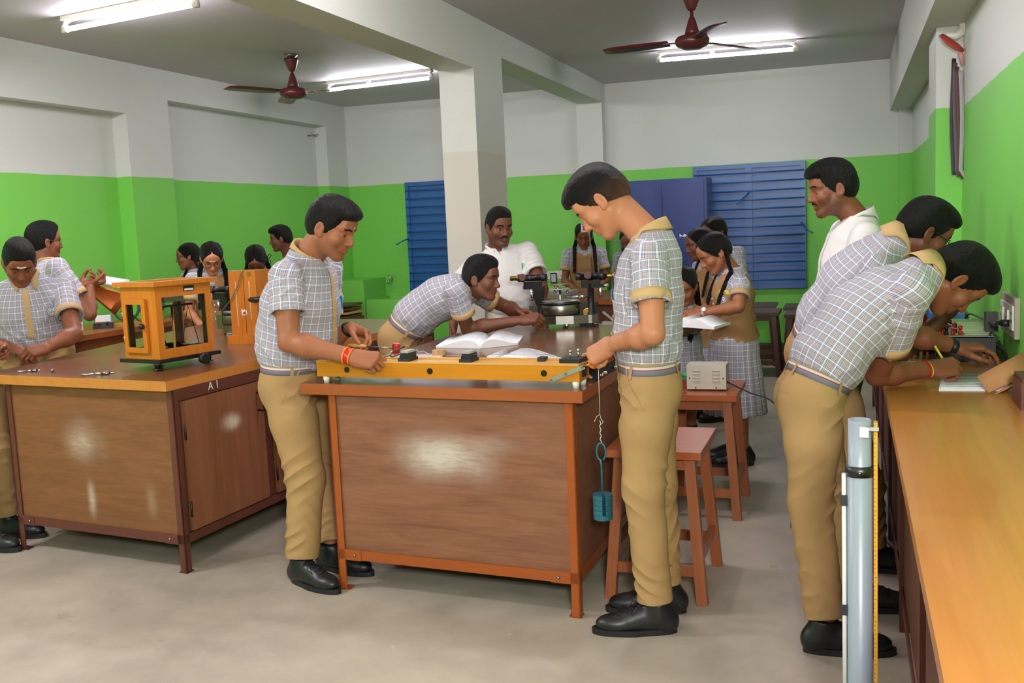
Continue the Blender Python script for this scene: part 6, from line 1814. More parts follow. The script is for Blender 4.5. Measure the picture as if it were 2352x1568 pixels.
        if bs.get('tag'):
            word, col = bs['tag']
            tc = bc+up_t*.052*s; sx_ = nrm(np.cross(up_t, bd)); uu = np.cross(bd, sx_)
            tm = strip('house_tag', T, [tc-sx_*.034*s, tc+sx_*.034*s], bd, .022*s, .0042, col, root, 6, far=.1)
            hh = T.cast(tc+bd*.1, -bd, .25)[0]+bd*.0062
            text('tag_lettering', word, .015*s, frame(hh, sx_, bd), M_PAPER if word == 'CHOLA' else M_INK, tm, .0004)
    # lower clothes
    if outfit in ('boy', 'man') and lower:
        bt = .18; Rr = Field(); tm = M_KHAKI if outfit == 'boy' else M_CREAM
        bw = at_w(bt); c_b = spine(bt)
        Rr.add(econe(pel, c_b, (W[0][1]+.012*s, W[0][2]+.004*s), (bw[0]+.009*s, bw[1]+.009*s), left_p, cap1=True), .03)
        bb = pel-fpx*.035*s-zup*.03*s
        for k in 'lr':
            sg = 1 if k == 'l' else -1
            Rr.add(ell(pel+left_p*sg*.065*s-fpx*.036*s-zup*.03*s, np.eye(3), (.080*s*g, .082*s*g, .10*s)), .035*s)
            kn, an, td = [np.array(v, float) for v in legs[k][:3]]
            gl = s*(1+.6*(g-1))
            top = HIP[k]
            Rr.add(cone(top, top+(kn-top)*.4, .092*gl, .088*gl), .03*s).add(cone(top+(kn-top)*.4, kn, .088*gl, .071*gl), .03*s)
            hemp = kn+(an-kn)*.93
            Rr.add(cone(kn, hemp, .071*gl, .062*gl, cap1=True), .03*s)
        seeds = wv.rand(8)*6.28
        KN = {k: np.array(legs[k][0], float) for k in 'lr'}; AN = {k: np.array(legs[k][1], float) for k in 'lr'}
        def fold(x): return np.abs(np.sin(x))**.8-.62
        def wr_t(P):
            d = .0015*s*np.sin(P@(zup*20+left_p*22)+2*np.sin(P@(fpx*14+zup*5)+seeds[0]))
            for i, k in enumerate('lr'):
                kn, an = KN[k], AN[k]; q = P-kn; ax = nrm(an-kn); h = q@ax; rd = np.linalg.norm(q-np.outer(h, ax), axis=1) < .14*s
                sl = (q@left_p)*(14 if i else -14)+(q@fpx)*19
                m = np.exp(-((h+.01*s)/(.10*s))**2)*rd*np.clip(.6+.6*np.sin(P@(left_p*19+fpx*17)+h*9+seeds[1+i]), 0, 1)
                d += m*.012*s*fold(h*46+sl*1.6+1.3*np.sin((q@left_p)*13+seeds[3]))
                m = np.exp(-((h-.20*s)/(.12*s))**2)*rd*np.clip(.35+.7*np.sin(P@(left_p*15-fpx*12)+h*7+seeds[2+i]), 0, 1)
                d += m*.010*s*fold(h*34-sl*2.2+seeds[4])
                q2 = P-an; h2 = q2@ax; r2 = np.linalg.norm(q2-np.outer(h2, ax), axis=1) < .14*s
                m = np.exp(-((h2+.10*s)/(.065*s))**2)*r2*np.clip(-(h2+.02*s)/(.05*s), 0, 1)*np.clip(.5+.7*np.sin(P@(left_p*17+fpx*21)+seeds[5+i]), 0, 1)
                d += m*.011*s*fold(h2*58+sl*1.8+seeds[5])
                qh = P-HIP[k]; m = np.exp(-((qh@zup+.04*s)/(.06*s))**2)*np.clip((qh@fpx)/(.05*s), 0, 1)
                d += m*.007*s*fold((qh@zup)*40+(qh@left_p)*(34 if i else -34)+seeds[6])
            return d
        Rr.disp(wr_t)
        for k in 'lr':
            kn, an = KN[k], AN[k]; ax = nrm(an-kn); hemp = kn+(an-kn)*.93
            Rr.sub(cone(hemp-ax*.022*s, hemp+ax*.06, .048*s, .050*s, cap0=True, cap1=True), .003)
        pos, Q = keep_island(*Rr.mesh(vox)); grid_mesh('trousers', pos, Q, tm, root); p.R = Rr
        ax_b = nrm(c_b-pel)
        if outfit == 'boy':
            ring_band('belt', Rr, c_b-ax_b*.020*s, ax_b, fpx, .030*s, .0022*s, M_BELT, root, 48, .3)
            for a in (-2.4, -1.2, -.45, .45, 1.2, 2.4, PI):
                sd = np.cross(ax_b, nrm(fpx-ax_b*(fpx@ax_b))); dd = nrm(fpx-ax_b*(fpx@ax_b))*math.cos(a)+sd*math.sin(a)
                strip('belt_loop', Rr, [c_b-ax_b*.045*s, c_b-ax_b*.006*s], dd, .012*s, .0055*s, tm, root, 5, far=.3)
        for k, sg in (('l', 1), ('r', -1)):      # slanted pocket openings and back pocket welts
            q0 = pel+left_p*sg*.11*s+fpx*.07*s+zup*.075*s; q1 = pel+left_p*sg*.15*s+fpx*.015*s-zup*.075*s
            strip('pocket_edge', Rr, [q0, q1], [nrm(left_p*sg*.6+fpx*.8), nrm(left_p*sg+fpx*.1)], .006*s, .0022*s, tm, root, 10, far=.12)
            q0 = pel+left_p*sg*.035*s-fpx*.1*s+zup*.035*s; q1 = pel+left_p*sg*.125*s-fpx*.08*s+zup*.03*s
            strip('back_pocket', Rr, [q0, q1], nrm(-fpx+left_p*sg*.3), .008*s, .002*s, tm, root, 8, far=.15)
    if outfit == 'girl' and lower:
        Kf = Field(); ka = (np.array(legs['l'][0])+np.array(legs['r'][0]))/2
        c0, c1, c2 = pel+zup*.10*s, pel-zup*.12*s, np.array([pel[0], pel[1], 0])+np.array([ka[0]-pel[0], ka[1]-pel[1], 0])+zup*.33*s
        Kf.add(econe(c0, c1, (.138*s, .10*s), (.165*s, .135*s), left_p, cap0=True), .02).add(econe(c1, c2, (.165*s, .135*s), (.215*s, .185*s), left_p, cap1=True), .04)
        def pleat(P):
            q = P-pel; a = np.arctan2(q@left_p, q@fpx); m = np.clip((-(q[:, 2])-.02)/.3, 0, 1); return -.011*s*m*np.abs(np.sin(a*11))
        Kf.disp(pleat)
        Kf.sub(econe(c2+zup*.06, c2-zup*.1, (.20*s, .17*s), (.205*s, .175*s), left_p, cap0=True, cap1=True), .003)
        pos, Q = keep_island(*Kf.mesh(max(vox, .006))); ko = grid_mesh('skirt', pos, Q, M_PLAID, root)
        fcn = pos[Q].mean(1); C4 = pos[Q]; uv = np.zeros((len(Q), 4, 2))
        q = C4-pel; an = np.arctan2(q@left_p, q@fpx); a0 = np.arctan2((fcn-pel)@left_p, (fcn-pel)@fpx); dl = (an-a0[:, None]+PI) % (2*PI)-PI
        uv[:, :, 0] = (a0[:, None]+dl)*.19*s; uv[:, :, 1] = q[:, :, 2]
        ko.data.uv_layers.new(name='UVMap').data.foreach_set('uv', uv.astype(np.float32).ravel())
        p.K = Kf
    # shoes
    if lower:
        for k in 'lr':
            kn, an, td = [np.array(v, float) for v in legs[k][:3]]; td = nrm(np.array([td[0], td[1], 0])); sd = np.cross(zup, td)
            z0 = an[2]-.085*s; c = np.array([an[0], an[1], z0]); X = np.array([sd, td, zup]); ln = .95 if girl else 1.0
            G = lambda a, b, cc: c+sd*a*s+td*b*s*ln+zup*cc*s
            U = Field()
            U.add(ell(G(0, .135, .036), X, np.array((.044, .075, .034))*s), .02).add(ell(G(0, .04, .045), X, np.array((.040, .09, .042))*s), .03).add(ell(G(0, -.045, .045), X, np.array((.036, .036, .045))*s), .03)
            U.add(cone(G(0, .085, .055), G(0, -.012, .092), .026*s, .036*s), .03).add(cone(G(0, -.01, .06), G(0, -.005, .112), .040*s, .041*s, cap1=True), .02)
            U.sub(half(G(0, 0, .014), -zup, c-.4, c+.4), .002)
            pos, Q = keep_island(*U.mesh(max(.0045, vox))); sh = grid_mesh('shoe', pos, Q, M_LEATHER, root)
            m = MB(); n = 28; pl = []
            for a in np.linspace(0, 2*PI, n, endpoint=False):
                x, y = math.cos(a), math.sin(a); wq = .046 if y > 0 else .040
                yy = .075+.148*abs(y)**.9*np.sign(y) if True else 0
                wq = .046 if yy > .06 else .040-.002
                pl.append(G(x*wq*(1 if abs(y) < .9 else .98), yy, 0))
            bot = pl; topq = [q+zup*.022*s for q in pl]
            m._faces(bot+topq, [tuple(range(n))[::-1], tuple(range(n, 2*n))]+[(i, (i+1) % n, n+(i+1) % n, n+i) for i in range(n)])
            m.build('sole', M_SOLE, sh, .003)
            if not girl and vox < .006:
                for i in range(4):
                    y, z = .052+.024*i, .10-.0125*i
                    P = U.cast([G(-.022, y, z+.05), G(0, y+.006, z+.05), G(.022, y, z+.05)], np.tile(-zup, (3, 1)), .12)+zup*.0025
                    MB().tube(list(P), .0022*s, 6).build('shoe_lace', M_BLACKP, sh)
                P = [G(0, .06, .10), G(.03, .055, .115), G(.045, .085, .085), G(.015, .078, .092), G(-.02, .07, .105), G(-.042, .085, .09), G(-.03, .10, .07)]
                MB().tube(curve(P, 5), .0019*s, 6).build('shoe_lace', M_BLACKP, sh, smooth=True)
            if girl:
                pass
    p.H = H; p.HR = HR; p.fc = fc; p.left = left_c; p.up = up_t; p.fp = fpx; p.spine = spine; p.s = s
    return p
def wrist_band(p, k, el, wr, t, w, mat, name, off=.003, th=.003, rim=None):
    el, wr = np.array(el, float), np.array(wr, float); u = nrm(wr-el); c = el+(wr-el)*t
    f = np.cross(u, [0.3, .2, .9])
    o = ring_band(name, p.B, c, u, f, w, off, mat, p.root, 28, .06, th=th)
    if rim is not None:
        for sgn in (-1, 1): ring_band('band_edge', p.B, c+u*sgn*w*.62, u, f, w*.28, off+.001, rim, o, 28, .06, th=.002)
    return o
# ------------------------------------------------------------------ the people
VQ = 1.0
def J(px, py, y): return aty(px, py, y)
def P_(x, y, z): return np.array([x, y, z], float)
FLOOR_A = .085
def ankle(px, py, z=.088): return atz(px, py, z)
YT = flat('yellow_tag', (214, 190, 70), .7)
RT = flat('red_tag', (176, 28, 34), .7)

def boy_a():
    ra = dict(r=(J(664, 785, 3.55), J(812, 820, 3.545)), l=(J(748, 792, 4.04), J(806, 752, 3.98)))
    p = person('boy at the left end of the sonometer holding the red rubber hammer', J(680, 868, 3.83), J(706, 628, 3.82), (1, .08, 0), (1, .05, 0),
        (J(762, 523, 3.80), (.90, -.02, -.40), (.40, .0, .9)),
        {'r': (*ra['r'], (.975, .03, -.16), (.12, .70, -.68), 'fist'), 'l': (*ra['l'], (.90, -.10, -.30), (.2, -.45, -.85), 'pinch')},
        {'r': (J(702, 1095, 3.70), ankle(694, 1294), (.93, -.35, 0)), 'l': (J(735, 1090, 3.98), ankle(760, 1262), (.95, -.2, 0))},
        skin='mid', s=1.06, g=1.14, vox=.0036*VQ, bow=.02, hair_kw=dict(fringe=.4, lift=1.2), face='stubble', sleeve=.56, cuffs=False, belly=.6,
        marks=('smalldot',), look=J(890, 800, 3.6))
    wrist_band(p, 'r', *ra['r'], .93, .020, M_RED, 'red_wristband', rim=M_ORANGE)
    wrist_band(p, 'l', *ra['l'], .92, .012, M_BLACK, 'black_wristband', off=.005, th=.006)
    q = p.T.cast(p.spine(.72)+p.left*.085*p.s+p.fc*.3, -p.fc, .5)[0]
    MB().box(tuple(q+np.array((.0, -.008, -.01))), tuple(q+np.array((.006, .008, .045)))).build('pocket_pen', M_BLUEP, p.root, .002)
    return p
def boy_b():
    la = (J(1500, 766, 3.29), J(1402, 790, 3.44)); ra = (J(1480, 775, 3.78), J(1400, 812, 3.76))
    p = person('tall boy standing at the right end of the middle table with tan collar and cuffs', J(1490, 872, 3.58), J(1492, 590, 3.57), (-.985, -.17, 0), (-.98, -.18, 0),
        (J(1383, 462, 3.60), (-.71, -.02, -.70), (-.70, -.02, .71)),
        {'l': (*la, (-.80, .22, -.52), (.1, .75, -.62), 'fist'), 'r': (*ra, (-.93, -.05, -.25), (.15, -.55, -.8), 'pinch')},
        {'l': (J(1478, 1120, 3.47), ankle(1506, 1398), (-.97, -.24, 0)), 'r': (J(1508, 1115, 3.65), ankle(1530, 1354), (-.98, -.16, 0))},
        skin='fair', s=1.05, g=.97, vox=.0034*VQ, bow=-.005, hair_kw=dict(fringe=.9, lift=1.4, side=.2, nape=-.045, rough=.0020, fade=.9), sleeve=.60, look=J(1335, 830, 3.6))
    wrist_band(p, 'r', *ra, .86, .008, M_BLACK, 'black_wrist_thread', off=.003, th=.003)
    wrist_band(p, 'r', *ra, .93, .006, M_RED, 'red_wrist_thread', off=.003, th=.003)
    q = p.T.cast(p.spine(.74)+p.left*.06*p.s+p.fc*.3, -p.fc, .5)[0]
    MB().cyl(q+np.array((-.004, 0, -.03)), q+np.array((-.004, 0, .045)), .0045, n=10).build('pocket_pen', M_BLACKP, p.root)
    MB().box(tuple(q+np.array((-.009, -.004, -.03))), tuple(q+np.array((-.004, .022, .01)))).build('pocket_card', M_BLUEP, p.root, .001)
    return p
def boy_c():
    ra = (J(2014, 870, 3.80)+P_(0, 0, .014), P_(.285, 3.93, .908)); la = (J(2095, 768, 4.15), J(2195, 812, 4.20)+P_(0, 0, .026))
    p = person('boy bending over the right bench to write, with a red and yellow wrist thread', J(1862, 905, 3.62), J(2052, 668, 3.72), (.985, .16, 0), (.75, .18, -.65),
        (J(2196, 640, 3.80), (.44, .16, -.88), (.88, .12, .46)),
        {'r': (*ra, (.88, .38, .05), (-.3, .60, -.75), 'write'), 'l': (*la, (.95, .1, -.04), (.1, .1, -1), 'relax')},
        {'r': (J(1862, 1150, 3.52), ankle(1896, 1440), (.985, .15, 0)), 'l': (J(1905, 1130, 3.85), ankle(1960, 1345), (.985, .1, 0))},
        nck=J(2122, 622, 3.74), skin='brown', s=1.04, g=1.0, vox=.0034*VQ, bow=.035, hair_kw=dict(fringe=.5, lift=1.2), sleeve=.62, look=P_(.4, 3.95, .86))
    wrist_band(p, 'r', *ra, .90, .007, M_RED, 'red_wrist_thread', off=.004, th=.004)
    wrist_band(p, 'r', *ra, .93, .006, flat('gold_thread', (214, 170, 70), .6), 'yellow_wrist_thread', off=.004, th=.004)
    wrist_band(p, 'l', *la, .92, .022, M_BLACKP, 'watch_strap', off=.003, th=.004)
    return p
def boy_d():
    p = person('boy with spectacles leaning on the right bench, behind the writing boy', P_(-.13, 4.35, .93), J(2010, 600, 4.28), (.97, .2, 0), (.8, .1, -.55),
        (J(2122, 532, 4.30), (.80, .30, -.52), (.52, .12, .84)),
        {'r': (P_(.20, 4.42, .900), J(2178, 722, 4.42), (.35, .1, .93), (.8, .3, -.3), 'fist'), 'l': (P_(.10, 4.66, 1.02), P_(.25, 4.60, .912), (.35, .9, 0), (0, 0, -1), 'relax')},
        {'r': (J(1985, 1110, 4.28), ankle(2000, 1262, .088), (.98, .1, 0)), 'l': (P_(-.02, 4.62, .48), P_(-.08, 4.72, .088), (.98, .1, 0))},
        nck=J(2064, 548, 4.28), skin='dark', s=1.04, g=1.04, vox=.0045*VQ, bow=.03, hair_kw=dict(fringe=.5, lift=1.3), glasses=True, look=P_(.4, 4.5, .9))
    return p
PEOPLE = {}
PEOPLE['a'] = boy_a(); PEOPLE['b'] = boy_b(); PEOPLE['c'] = boy_c(); PEOPLE['d'] = boy_d()
def man_white_right():
    return person('man in a white shirt with a moustache standing by the blue louvred window', P_(-.05, 4.95, .93), J(1964, 541, 4.95), (-.97, -.2, 0), (-.96, -.25, 0),
        (J(1912, 434, 4.93), (-.93, -.30, -.16), (-.14, -.02, .98)),
        {'l': (P_(.0, 4.70, 1.14), P_(-.14, 4.64, .97), (-.3, 0, -1), (.3, .9, 0), 'relax'), 'r': (P_(.0, 5.22, 1.14), P_(-.1, 5.25, .95), (-.2, 0, -1), (.3, -.9, 0), 'relax')},
        {'l': (P_(-.05, 4.86, .49), P_(-.04, 4.86, .088), (-.97, -.2, 0)), 'r': (P_(-.05, 5.06, .49), P_(-.04, 5.08, .088), (-.97, -.1, 0))},
        outfit='man', shirt_mat=M_WHITE, skin='brown', s=1.06, g=1.05, vox=.0048*VQ, hair_kw=dict(fringe=.8, lift=1.4, rough=.004), face='man', sleeve=.7, look=P_(-1.2, 4.4, 1.2))
def man_white_left():
    la = (J(1241, 650, 6.12), J(1247, 702, 6.10))
    p = person('stout man in a white shirt with a moustache standing in front of the column', P_(-2.10, 6.26, .90), J(1150, 596, 6.22), (.5, -.86, 0), (.48, -.87, 0),
        (J(1147, 522, 6.17), (.66, -.72, -.16), (.1, -.1, .98)),
        {'l': (*la, (.15, -.05, -1), (-.6, -.6, 0), 'relax'), 'r': (P_(-2.46, 6.10, 1.10), P_(-2.44, 5.98, .90), (0, -.2, -1), (.9, 0, 0), 'relax')},
        {'l': (P_(-1.93, 6.25, .49), P_(-1.92, 6.28, .088), (.5, -.86, 0)), 'r': (P_(-2.10, 6.17, .49), P_(-2.10, 6.2, .088), (.4, -.9, 0))},
        outfit='man', shirt_mat=M_WHITE, skin='dark', s=1.03, g=1.12, vox=.0052*VQ, belly=.7, hair_kw=dict(lift=1.1), face='man', sleeve=.72, look=J(1215, 690, 5.4), badge=None)
    q = p.T.cast(p.spine(.78)+p.left*.10*p.s+p.fc*.3, -p.fc, .5)[0]
    MB().cyl(q+np.array((0, -.003, -.03)), q+np.array((0, -.003, .035)), .005, n=8).build('pocket_pen', flat('green_plastic', (10, 170, 90), .4), p.root)
    return p
def boy_lean():
    ra = (P_(-2.035, 5.20, .930), J(1197, 735, 5.27)); la = (P_(-1.93, 5.62, 1.01), J(1192, 716, 5.52))
    p = person('boy leaning over the middle table to look into the spectrometer telescope', P_(-2.44, 5.18, .90), J(1062, 668, 5.25), (.96, .12, 0), (.75, .10, -.5),
        (J(1106, 640, 5.22), (.985, -.06, -.12), (.2, 0, .98)),
        {'r': (*ra, (.95, .2, .12), (.1, .6, -.7), 'pinch'), 'l': (*la, (.9, -.3, -.1), (.1, -.5, -.8), 'relax')},
        {'r': (P_(-2.40, 5.08, .47), P_(-2.46, 5.08, .088), (.97, .1, 0)), 'l': (P_(-2.38, 5.30, .47), P_(-2.44, 5.32, .088), (.97, .1, 0))},
        nck=J(1078, 660, 5.24), skin='dark', s=1.0, g=1.02, vox=.0046*VQ, bow=.045, hair_kw=dict(lift=1.5, rough=.0045), sleeve=.60, look=J(1165, 676, 5.3))
    return p
def boy_front_left():
    la = (J(170, 768, 4.40), P_(-4.075, 4.22, .955)); ra = (J(-22, 790, 4.44), P_(-4.25, 4.17, .955))
    p = person('boy at far left with a white forehead mark, bending over a gauge', P_(-4.42, 4.50, .90), J(62, 672, 4.46), (.62, -.78, 0), (.62, -.74, -.2),
        (J(45, 602, 4.37), (.60, -.52, -.60), (.45, -.40, .80)),
        {'l': (*la, (-.3, -.85, -.12), (-.6, .0, -.8), 'pinch'), 'r': (*ra, (.85, -.1, -.3), (.3, .2, -.9), 'pinch')},
        {'l': (P_(-4.32, 4.50, .47), P_(-4.36, 4.56, .088), (.6, -.8, 0)), 'r': (P_(-4.50, 4.38, .47), P_(-4.53, 4.44, .088), (.6, -.8, 0))},
        nck=J(58, 640, 4.44), skin='brown', s=1.04, g=1.16, vox=.0044*VQ, bow=.02, hair_kw=dict(lift=1.4, rough=.004), sleeve=.62, face='smile', marks=('ash',), badge=dict(x=.085, t=.70), belly=.5, look=P_(-4.1, 4.2, .95))
    g = (p.hand_l['grip']+p.hand_r['grip'])/2; a, b = p.hand_r['grip'], p.hand_l['grip']; d = nrm(b-a)
    r = empty('vernier_caliper', tuple(g), 0, 'steel vernier caliper held by the boy at the far left', 'gauge')
    MB().beam(a-d*.03, b+d*.05, .004, .014).build('beam', M_STEEL, r)
    MB().beam(a-d*.02+np.array((0, 0, -.02)), a-d*.02+np.array((0, 0, .006)), .005, .01, (1, 0, 0)).beam(a+d*.02+np.array((0, 0, -.02)), a+d*.02+np.array((0, 0, .006)), .006, .014, (1, 0, 0)).build('jaws', M_CHROME, r)
    return p
def boy_back_turned():
    ra = (J(206, 722, 5.22), J(206, 656, 5.42)); la = (J(176, 712, 5.45), J(186, 655, 5.56))
    p = person('boy with spectacles seen from behind holding up an orange covered book', P_(-4.93, 5.12, .92), J(112, 634, 5.24), (.5, .86, 0), (.45, .88, 0),
        (J(101, 556, 5.26), (.42, .90, -.02), (-.0, .04, 1)),
        {'r': (*ra, (.55, .75, .25), (.2, .3, .9), 'hold'), 'l': (*la, (.7, .5, .3), (.5, -.5, .6), 'hold')},
        {'r': (P_(-4.85, 5.08, .48), P_(-4.85, 5.05, .088), (.5, .86, 0)), 'l': (P_(-5.0, 5.18, .48), P_(-5.01, 5.16, .088), (.5, .86, 0))},
        skin='brown', s=1.04, g=1.05, vox=.0058*VQ, hair_kw=dict(lift=1.4, rough=.005), glasses=True, sleeve=.62)
    r = empty('orange_book', tuple(J(240, 660, 5.5)), 0, 'open book with an orange cover held up by the boy seen from behind', 'book')
    MB().sheet([[J(196, 668, 5.46), J(264, 724, 5.56)], [J(212, 652, 5.47), J(300, 676, 5.62)]], .004).build('cover', M_ORANGECARD, r)
    MB().sheet([[J(214, 648, 5.48), J(300, 668, 5.63)], [J(226, 641, 5.56), J(296, 648, 5.78)]], .004).build('back_cover', M_ORANGECARD, r)
    MB().sheet([[J(216, 645, 5.48), J(300, 663, 5.63)], [J(230, 636, 5.56), J(298, 648, 5.72)], [J(244, 634, 5.62), J(298, 642, 5.80)]], .014).build('page_block', M_PAPER, r)
    return p
def hands_left_edge():
    ra = (P_(-4.28, 3.62, 1.08), P_(-4.06, 3.72, 1.01)); la = (P_(-4.30, 4.0, 1.08), P_(-4.07, 3.90, 1.0))
    p = person('boy cut off by the left edge, only his hands, trousers and a shoe showing', P_(-4.21, 3.80, .92), P_(-4.30, 3.82, 1.36), (.97, -.1, 0), (.97, -.05, -.1),
        (P_(-4.27, 3.81, 1.60), (.85, -.1, -.5), (.5, 0, .85)),
        {'r': (*ra, (.75, .1, -.1), (0, .8, -.4), 'pinch'), 'l': (*la, (.75, -.25, -.1), (0, -.8, -.4), 'pinch')},
        {'r': (P_(-4.13, 3.72, .48), P_(-4.11, 3.74, .088), (.97, -.05, 0)), 'l': (P_(-4.15, 3.90, .48), P_(-4.16, 3.93, .088), (.97, .1, 0))},
        skin='brown', s=1.0, g=1.0, vox=.0055*VQ, sleeve=.62)
    a, b = p.hand_r['grip'], p.hand_l['grip']; c = (a+b)/2
    r = empty('vernier_caliper', tuple(c), 0, 'steel vernier caliper held at the left edge of the picture', 'gauge')
    MB().beam(c+np.array((-.03, .01, -.01)), c+np.array((.08, -.01, .012)), .004, .012).build('beam', M_STEEL, r)
    MB().beam(c+np.array((.045, 0, -.015)), c+np.array((.045, 0, .02)), .006, .012, (1, 0, 0)).build('jaws', M_CHROME, r)
    return p
def G2(k, y): return None
def girl(label, px, py, y, fwd, pitch, chest_f, skin, vox, s=.97, arms=None, lean=0.0, drop=.20, base=None, **kw):
    """a girl given by where her head is; the torso hangs below it, leaning by lean"""
    hc = J(px, py, y); f = nrm((fwd[0], fwd[1], 0)); cf = nrm((chest_f[0], chest_f[1], 0))
    hf = f*math.cos(pitch)-np.array((0, 0, math.sin(pitch))); hu = f*math.sin(pitch)+np.array((0, 0, math.cos(pitch)))
    nb = hc-(hu*.055+hf*.028)*s
    nck = nb-(np.array((0, 0, .07))+cf*(.03+.06*math.sin(max(pitch, 0))))*s
    chs = nck-np.array((0, 0, .07))*s-cf*.0
    L = .46*s
    pel = chs-np.array((0, 0, math.cos(lean)))*L-cf*math.sin(lean)*L
    if base is not None: pel = np.array(base, float)
    lf = np.cross((0, 0, 1), cf)
    if arms is None:
        arms = {k: (chs+lf*sg*.20*s-np.array((0, 0, .25))*s+cf*.02, chs+lf*sg*.10*s-np.array((0, 0, .33))*s+cf*.22*s, nrm(cf-lf*sg*.4-np.array((0, 0, .2))), (-lf[0]*sg*.3, -lf[1]*sg*.3, -.9), 'relax') for k, sg in (('l', 1), ('r', -1))}
    zf = pel[2]
    legs = {k: (np.array((pel[0], pel[1], 0))+lf*sg*.085*s+np.array((0, 0, max(.30, zf*.53))), np.array((pel[0], pel[1], .088))+lf*sg*.085*s-cf*.02, cf) for k, sg in (('l', 1), ('r', -1))}
    return person(label, pel, chs, cf, nrm(cf-np.array((0, 0, math.sin(lean)*.8))), (hc, hf, hu), arms, legs, nck=nck, outfit='girl', hair='girl', skin=skin, s=s, vox=vox, **kw)
def girls():
    # behind the balance case
    girl('girl with round spectacles and two braids behind the balance case', 486, 592, 6.50, (.62, -.78), .62, (.5, -.86), 'fair', .0052*VQ, s=1.0, lean=.18, glasses=True, marks=('ash', 'dot', 'earring'), badge=dict(x=.075, t=.66, tag=('CHOLA', RT)), hair_kw=dict(braid_len=.20))
    girl('girl with spectacles in profile behind the girl with round spectacles', 432, 588, 7.5, (-.82, -.57), .12, (-.3, -.9), 'brown', .0062*VQ, s=.98, glasses=True, marks=('earring',), lean=.05)
    p = girl('girl with a pink flower in her hair bending her head behind the tall wooden box', 588, 596, 7.15, (.42, -.86), .95, (.45, -.89), 'dark', .0052*VQ, s=1.0, lean=.22, badge=dict(x=.09, t=.66, tag=('CHOLA', RT)), hair_kw=dict(braid_len=.12))
    q = p.H(-.075, -.03, .030)
    MB().sphere(q, .018, 10, 6, (1, 1, 1)).build('hair_flower', flat('pink_petals', (214, 110, 150), .7), p.root)
    q = p.H(-.085, -.035, -.03)
    MB().tube([q, q+np.array((.03, -.01, .03)), q+np.array((.05, -.01, .02)), q+np.array((.03, -.01, -.005)), q, q+np.array((.04, -.01, -.03)), q+np.array((.035, -.01, -.06)), q+np.array((.01, -.01, -.03)), q], .0035, 6).build('hair_ribbon', M_BLACKP, p.root)
    p = person('smiling boy in profile by the far end of the left wall', P_(-5.05, 8.5, .92), J(668, 612, 8.5), (-.85, -.53, 0), (-.85, -.5, -.1),
        (J(645, 548, 8.42), (-.86, -.46, -.12), (-.1, -.05, .99)),
        {'l': (P_(-5.0, 8.28, 1.05), P_(-5.15, 8.2, .92), (-.6, -.3, -.5), (0, .6, -.6), 'relax'), 'r': (P_(-5.2, 8.7, 1.05), P_(-5.3, 8.55, .92), (-.6, -.3, -.5), (0, -.6, -.6), 'relax')},
        {'l': (P_(-5.02, 8.42, .48), P_(-5.0, 8.42, .088), (-.85, -.53, 0)), 'r': (P_(-5.1, 8.58, .48), P_(-5.08, 8.6, .088), (-.85, -.53, 0))},
        skin='dark', s=1.0, vox=.0065*VQ, face='smile', hair_kw=dict(fringe=.5, lift=1.3))
    # at the back table
    girl('girl standing behind the metal stand at the back table', 1341, 541, 9.12, (.22, -.97), .42, (.26, -.96), 'brown', .0065*VQ, s=.98, lean=.04, marks=('smalldot', 'earring'), badge=dict(x=.085, t=.68, tag=('PANDIYA', YT)), hair_kw=dict(braid_len=.17))
    girl('girl mostly hidden behind the tall boy\'s collar, a braid end showing', 1446, 552, 9.4, (-.3, -.95), .45, (-.1, -.99), 'brown', .0065*VQ, s=.98, lean=.04, hair_kw=dict(braid_len=.17))
    # by the far right corner of the middle table
    la = (J(1697, 703, 5.80), J(1612, 719, 5.86)); ra = (J(1655, 705, 6.18), J(1592, 715, 6.10))
    p = girl('girl in tan waistcoat and check skirt with a wrist watch, writing at the table corner', 1640, 580, 5.98, (-.86, -.46), .56, (-.93, -.36), 'mid', .0044*VQ, s=.98, lean=.06,
        arms={'l': (*la, (-.96, -.05, -.05), (.1, .3, -.9), 'write'), 'r': (*ra, (-.9, -.2, -.1), (.1, -.2, -.95), 'relax')}, marks=('earring',), badge=dict(x=.085, t=.66, tag=('PANDIYA', YT)), hair_kw=dict(braid_len=.16), base=(-.66, 6.07, .855))
    wrist_band(p, 'l', *la, .93, .014, M_GREYM, 'watch_strap', off=.002)
    q = np.array(la[1])*.93+np.array(la[0])*.07
    MB().cyl(q+np.array((.0, -.022, .018)), q+np.array((.0, -.030, .024)), .013, n=16).build('watch_face', M_PAPER, p.root)
    la = (J(1625, 742, 6.45), J(1590, 718, 6.3)); ra = (J(1540, 742, 6.4), J(1560, 716, 6.25))
    girl('smiling girl bending low over the far corner of the middle table', 1571, 655, 6.28, (-.1, -.99), .50, (.0, -1), 'mid', .005*VQ, s=.97, lean=.75, face='smile', marks=('smalldot', 'earring'),
        arms={'l': (*la, (-.6, -.6, .1), (0, 0, -1), 'relax'), 'r': (*ra, (.6, -.6, .1), (0, 0, -1), 'relax')}, badge=dict(x=.085, t=.75), base=(-1.10, 6.62, .80), hair_kw=dict(braid_len=.14))
    girl('girl in profile with a forehead mark, half hidden behind the writing girl', 1606, 560, 7.35, (-.9, -.43), .25, (-.8, -.6), 'dark', .0062*VQ, s=.97, lean=.04, marks=('smalldot', 'earring'), hair_kw=dict(braid_len=.2))
    girl('girl at the back by the window, only the top of her head showing', 1640, 532, 8.05, (-.7, -.7), .35, (-.6, -.8), 'dark', .0065*VQ, s=1.0, lean=.03)
man_white_right(); man_white_left(); boy_lean(); boy_front_left(); boy_back_turned(); hands_left_edge(); girls()
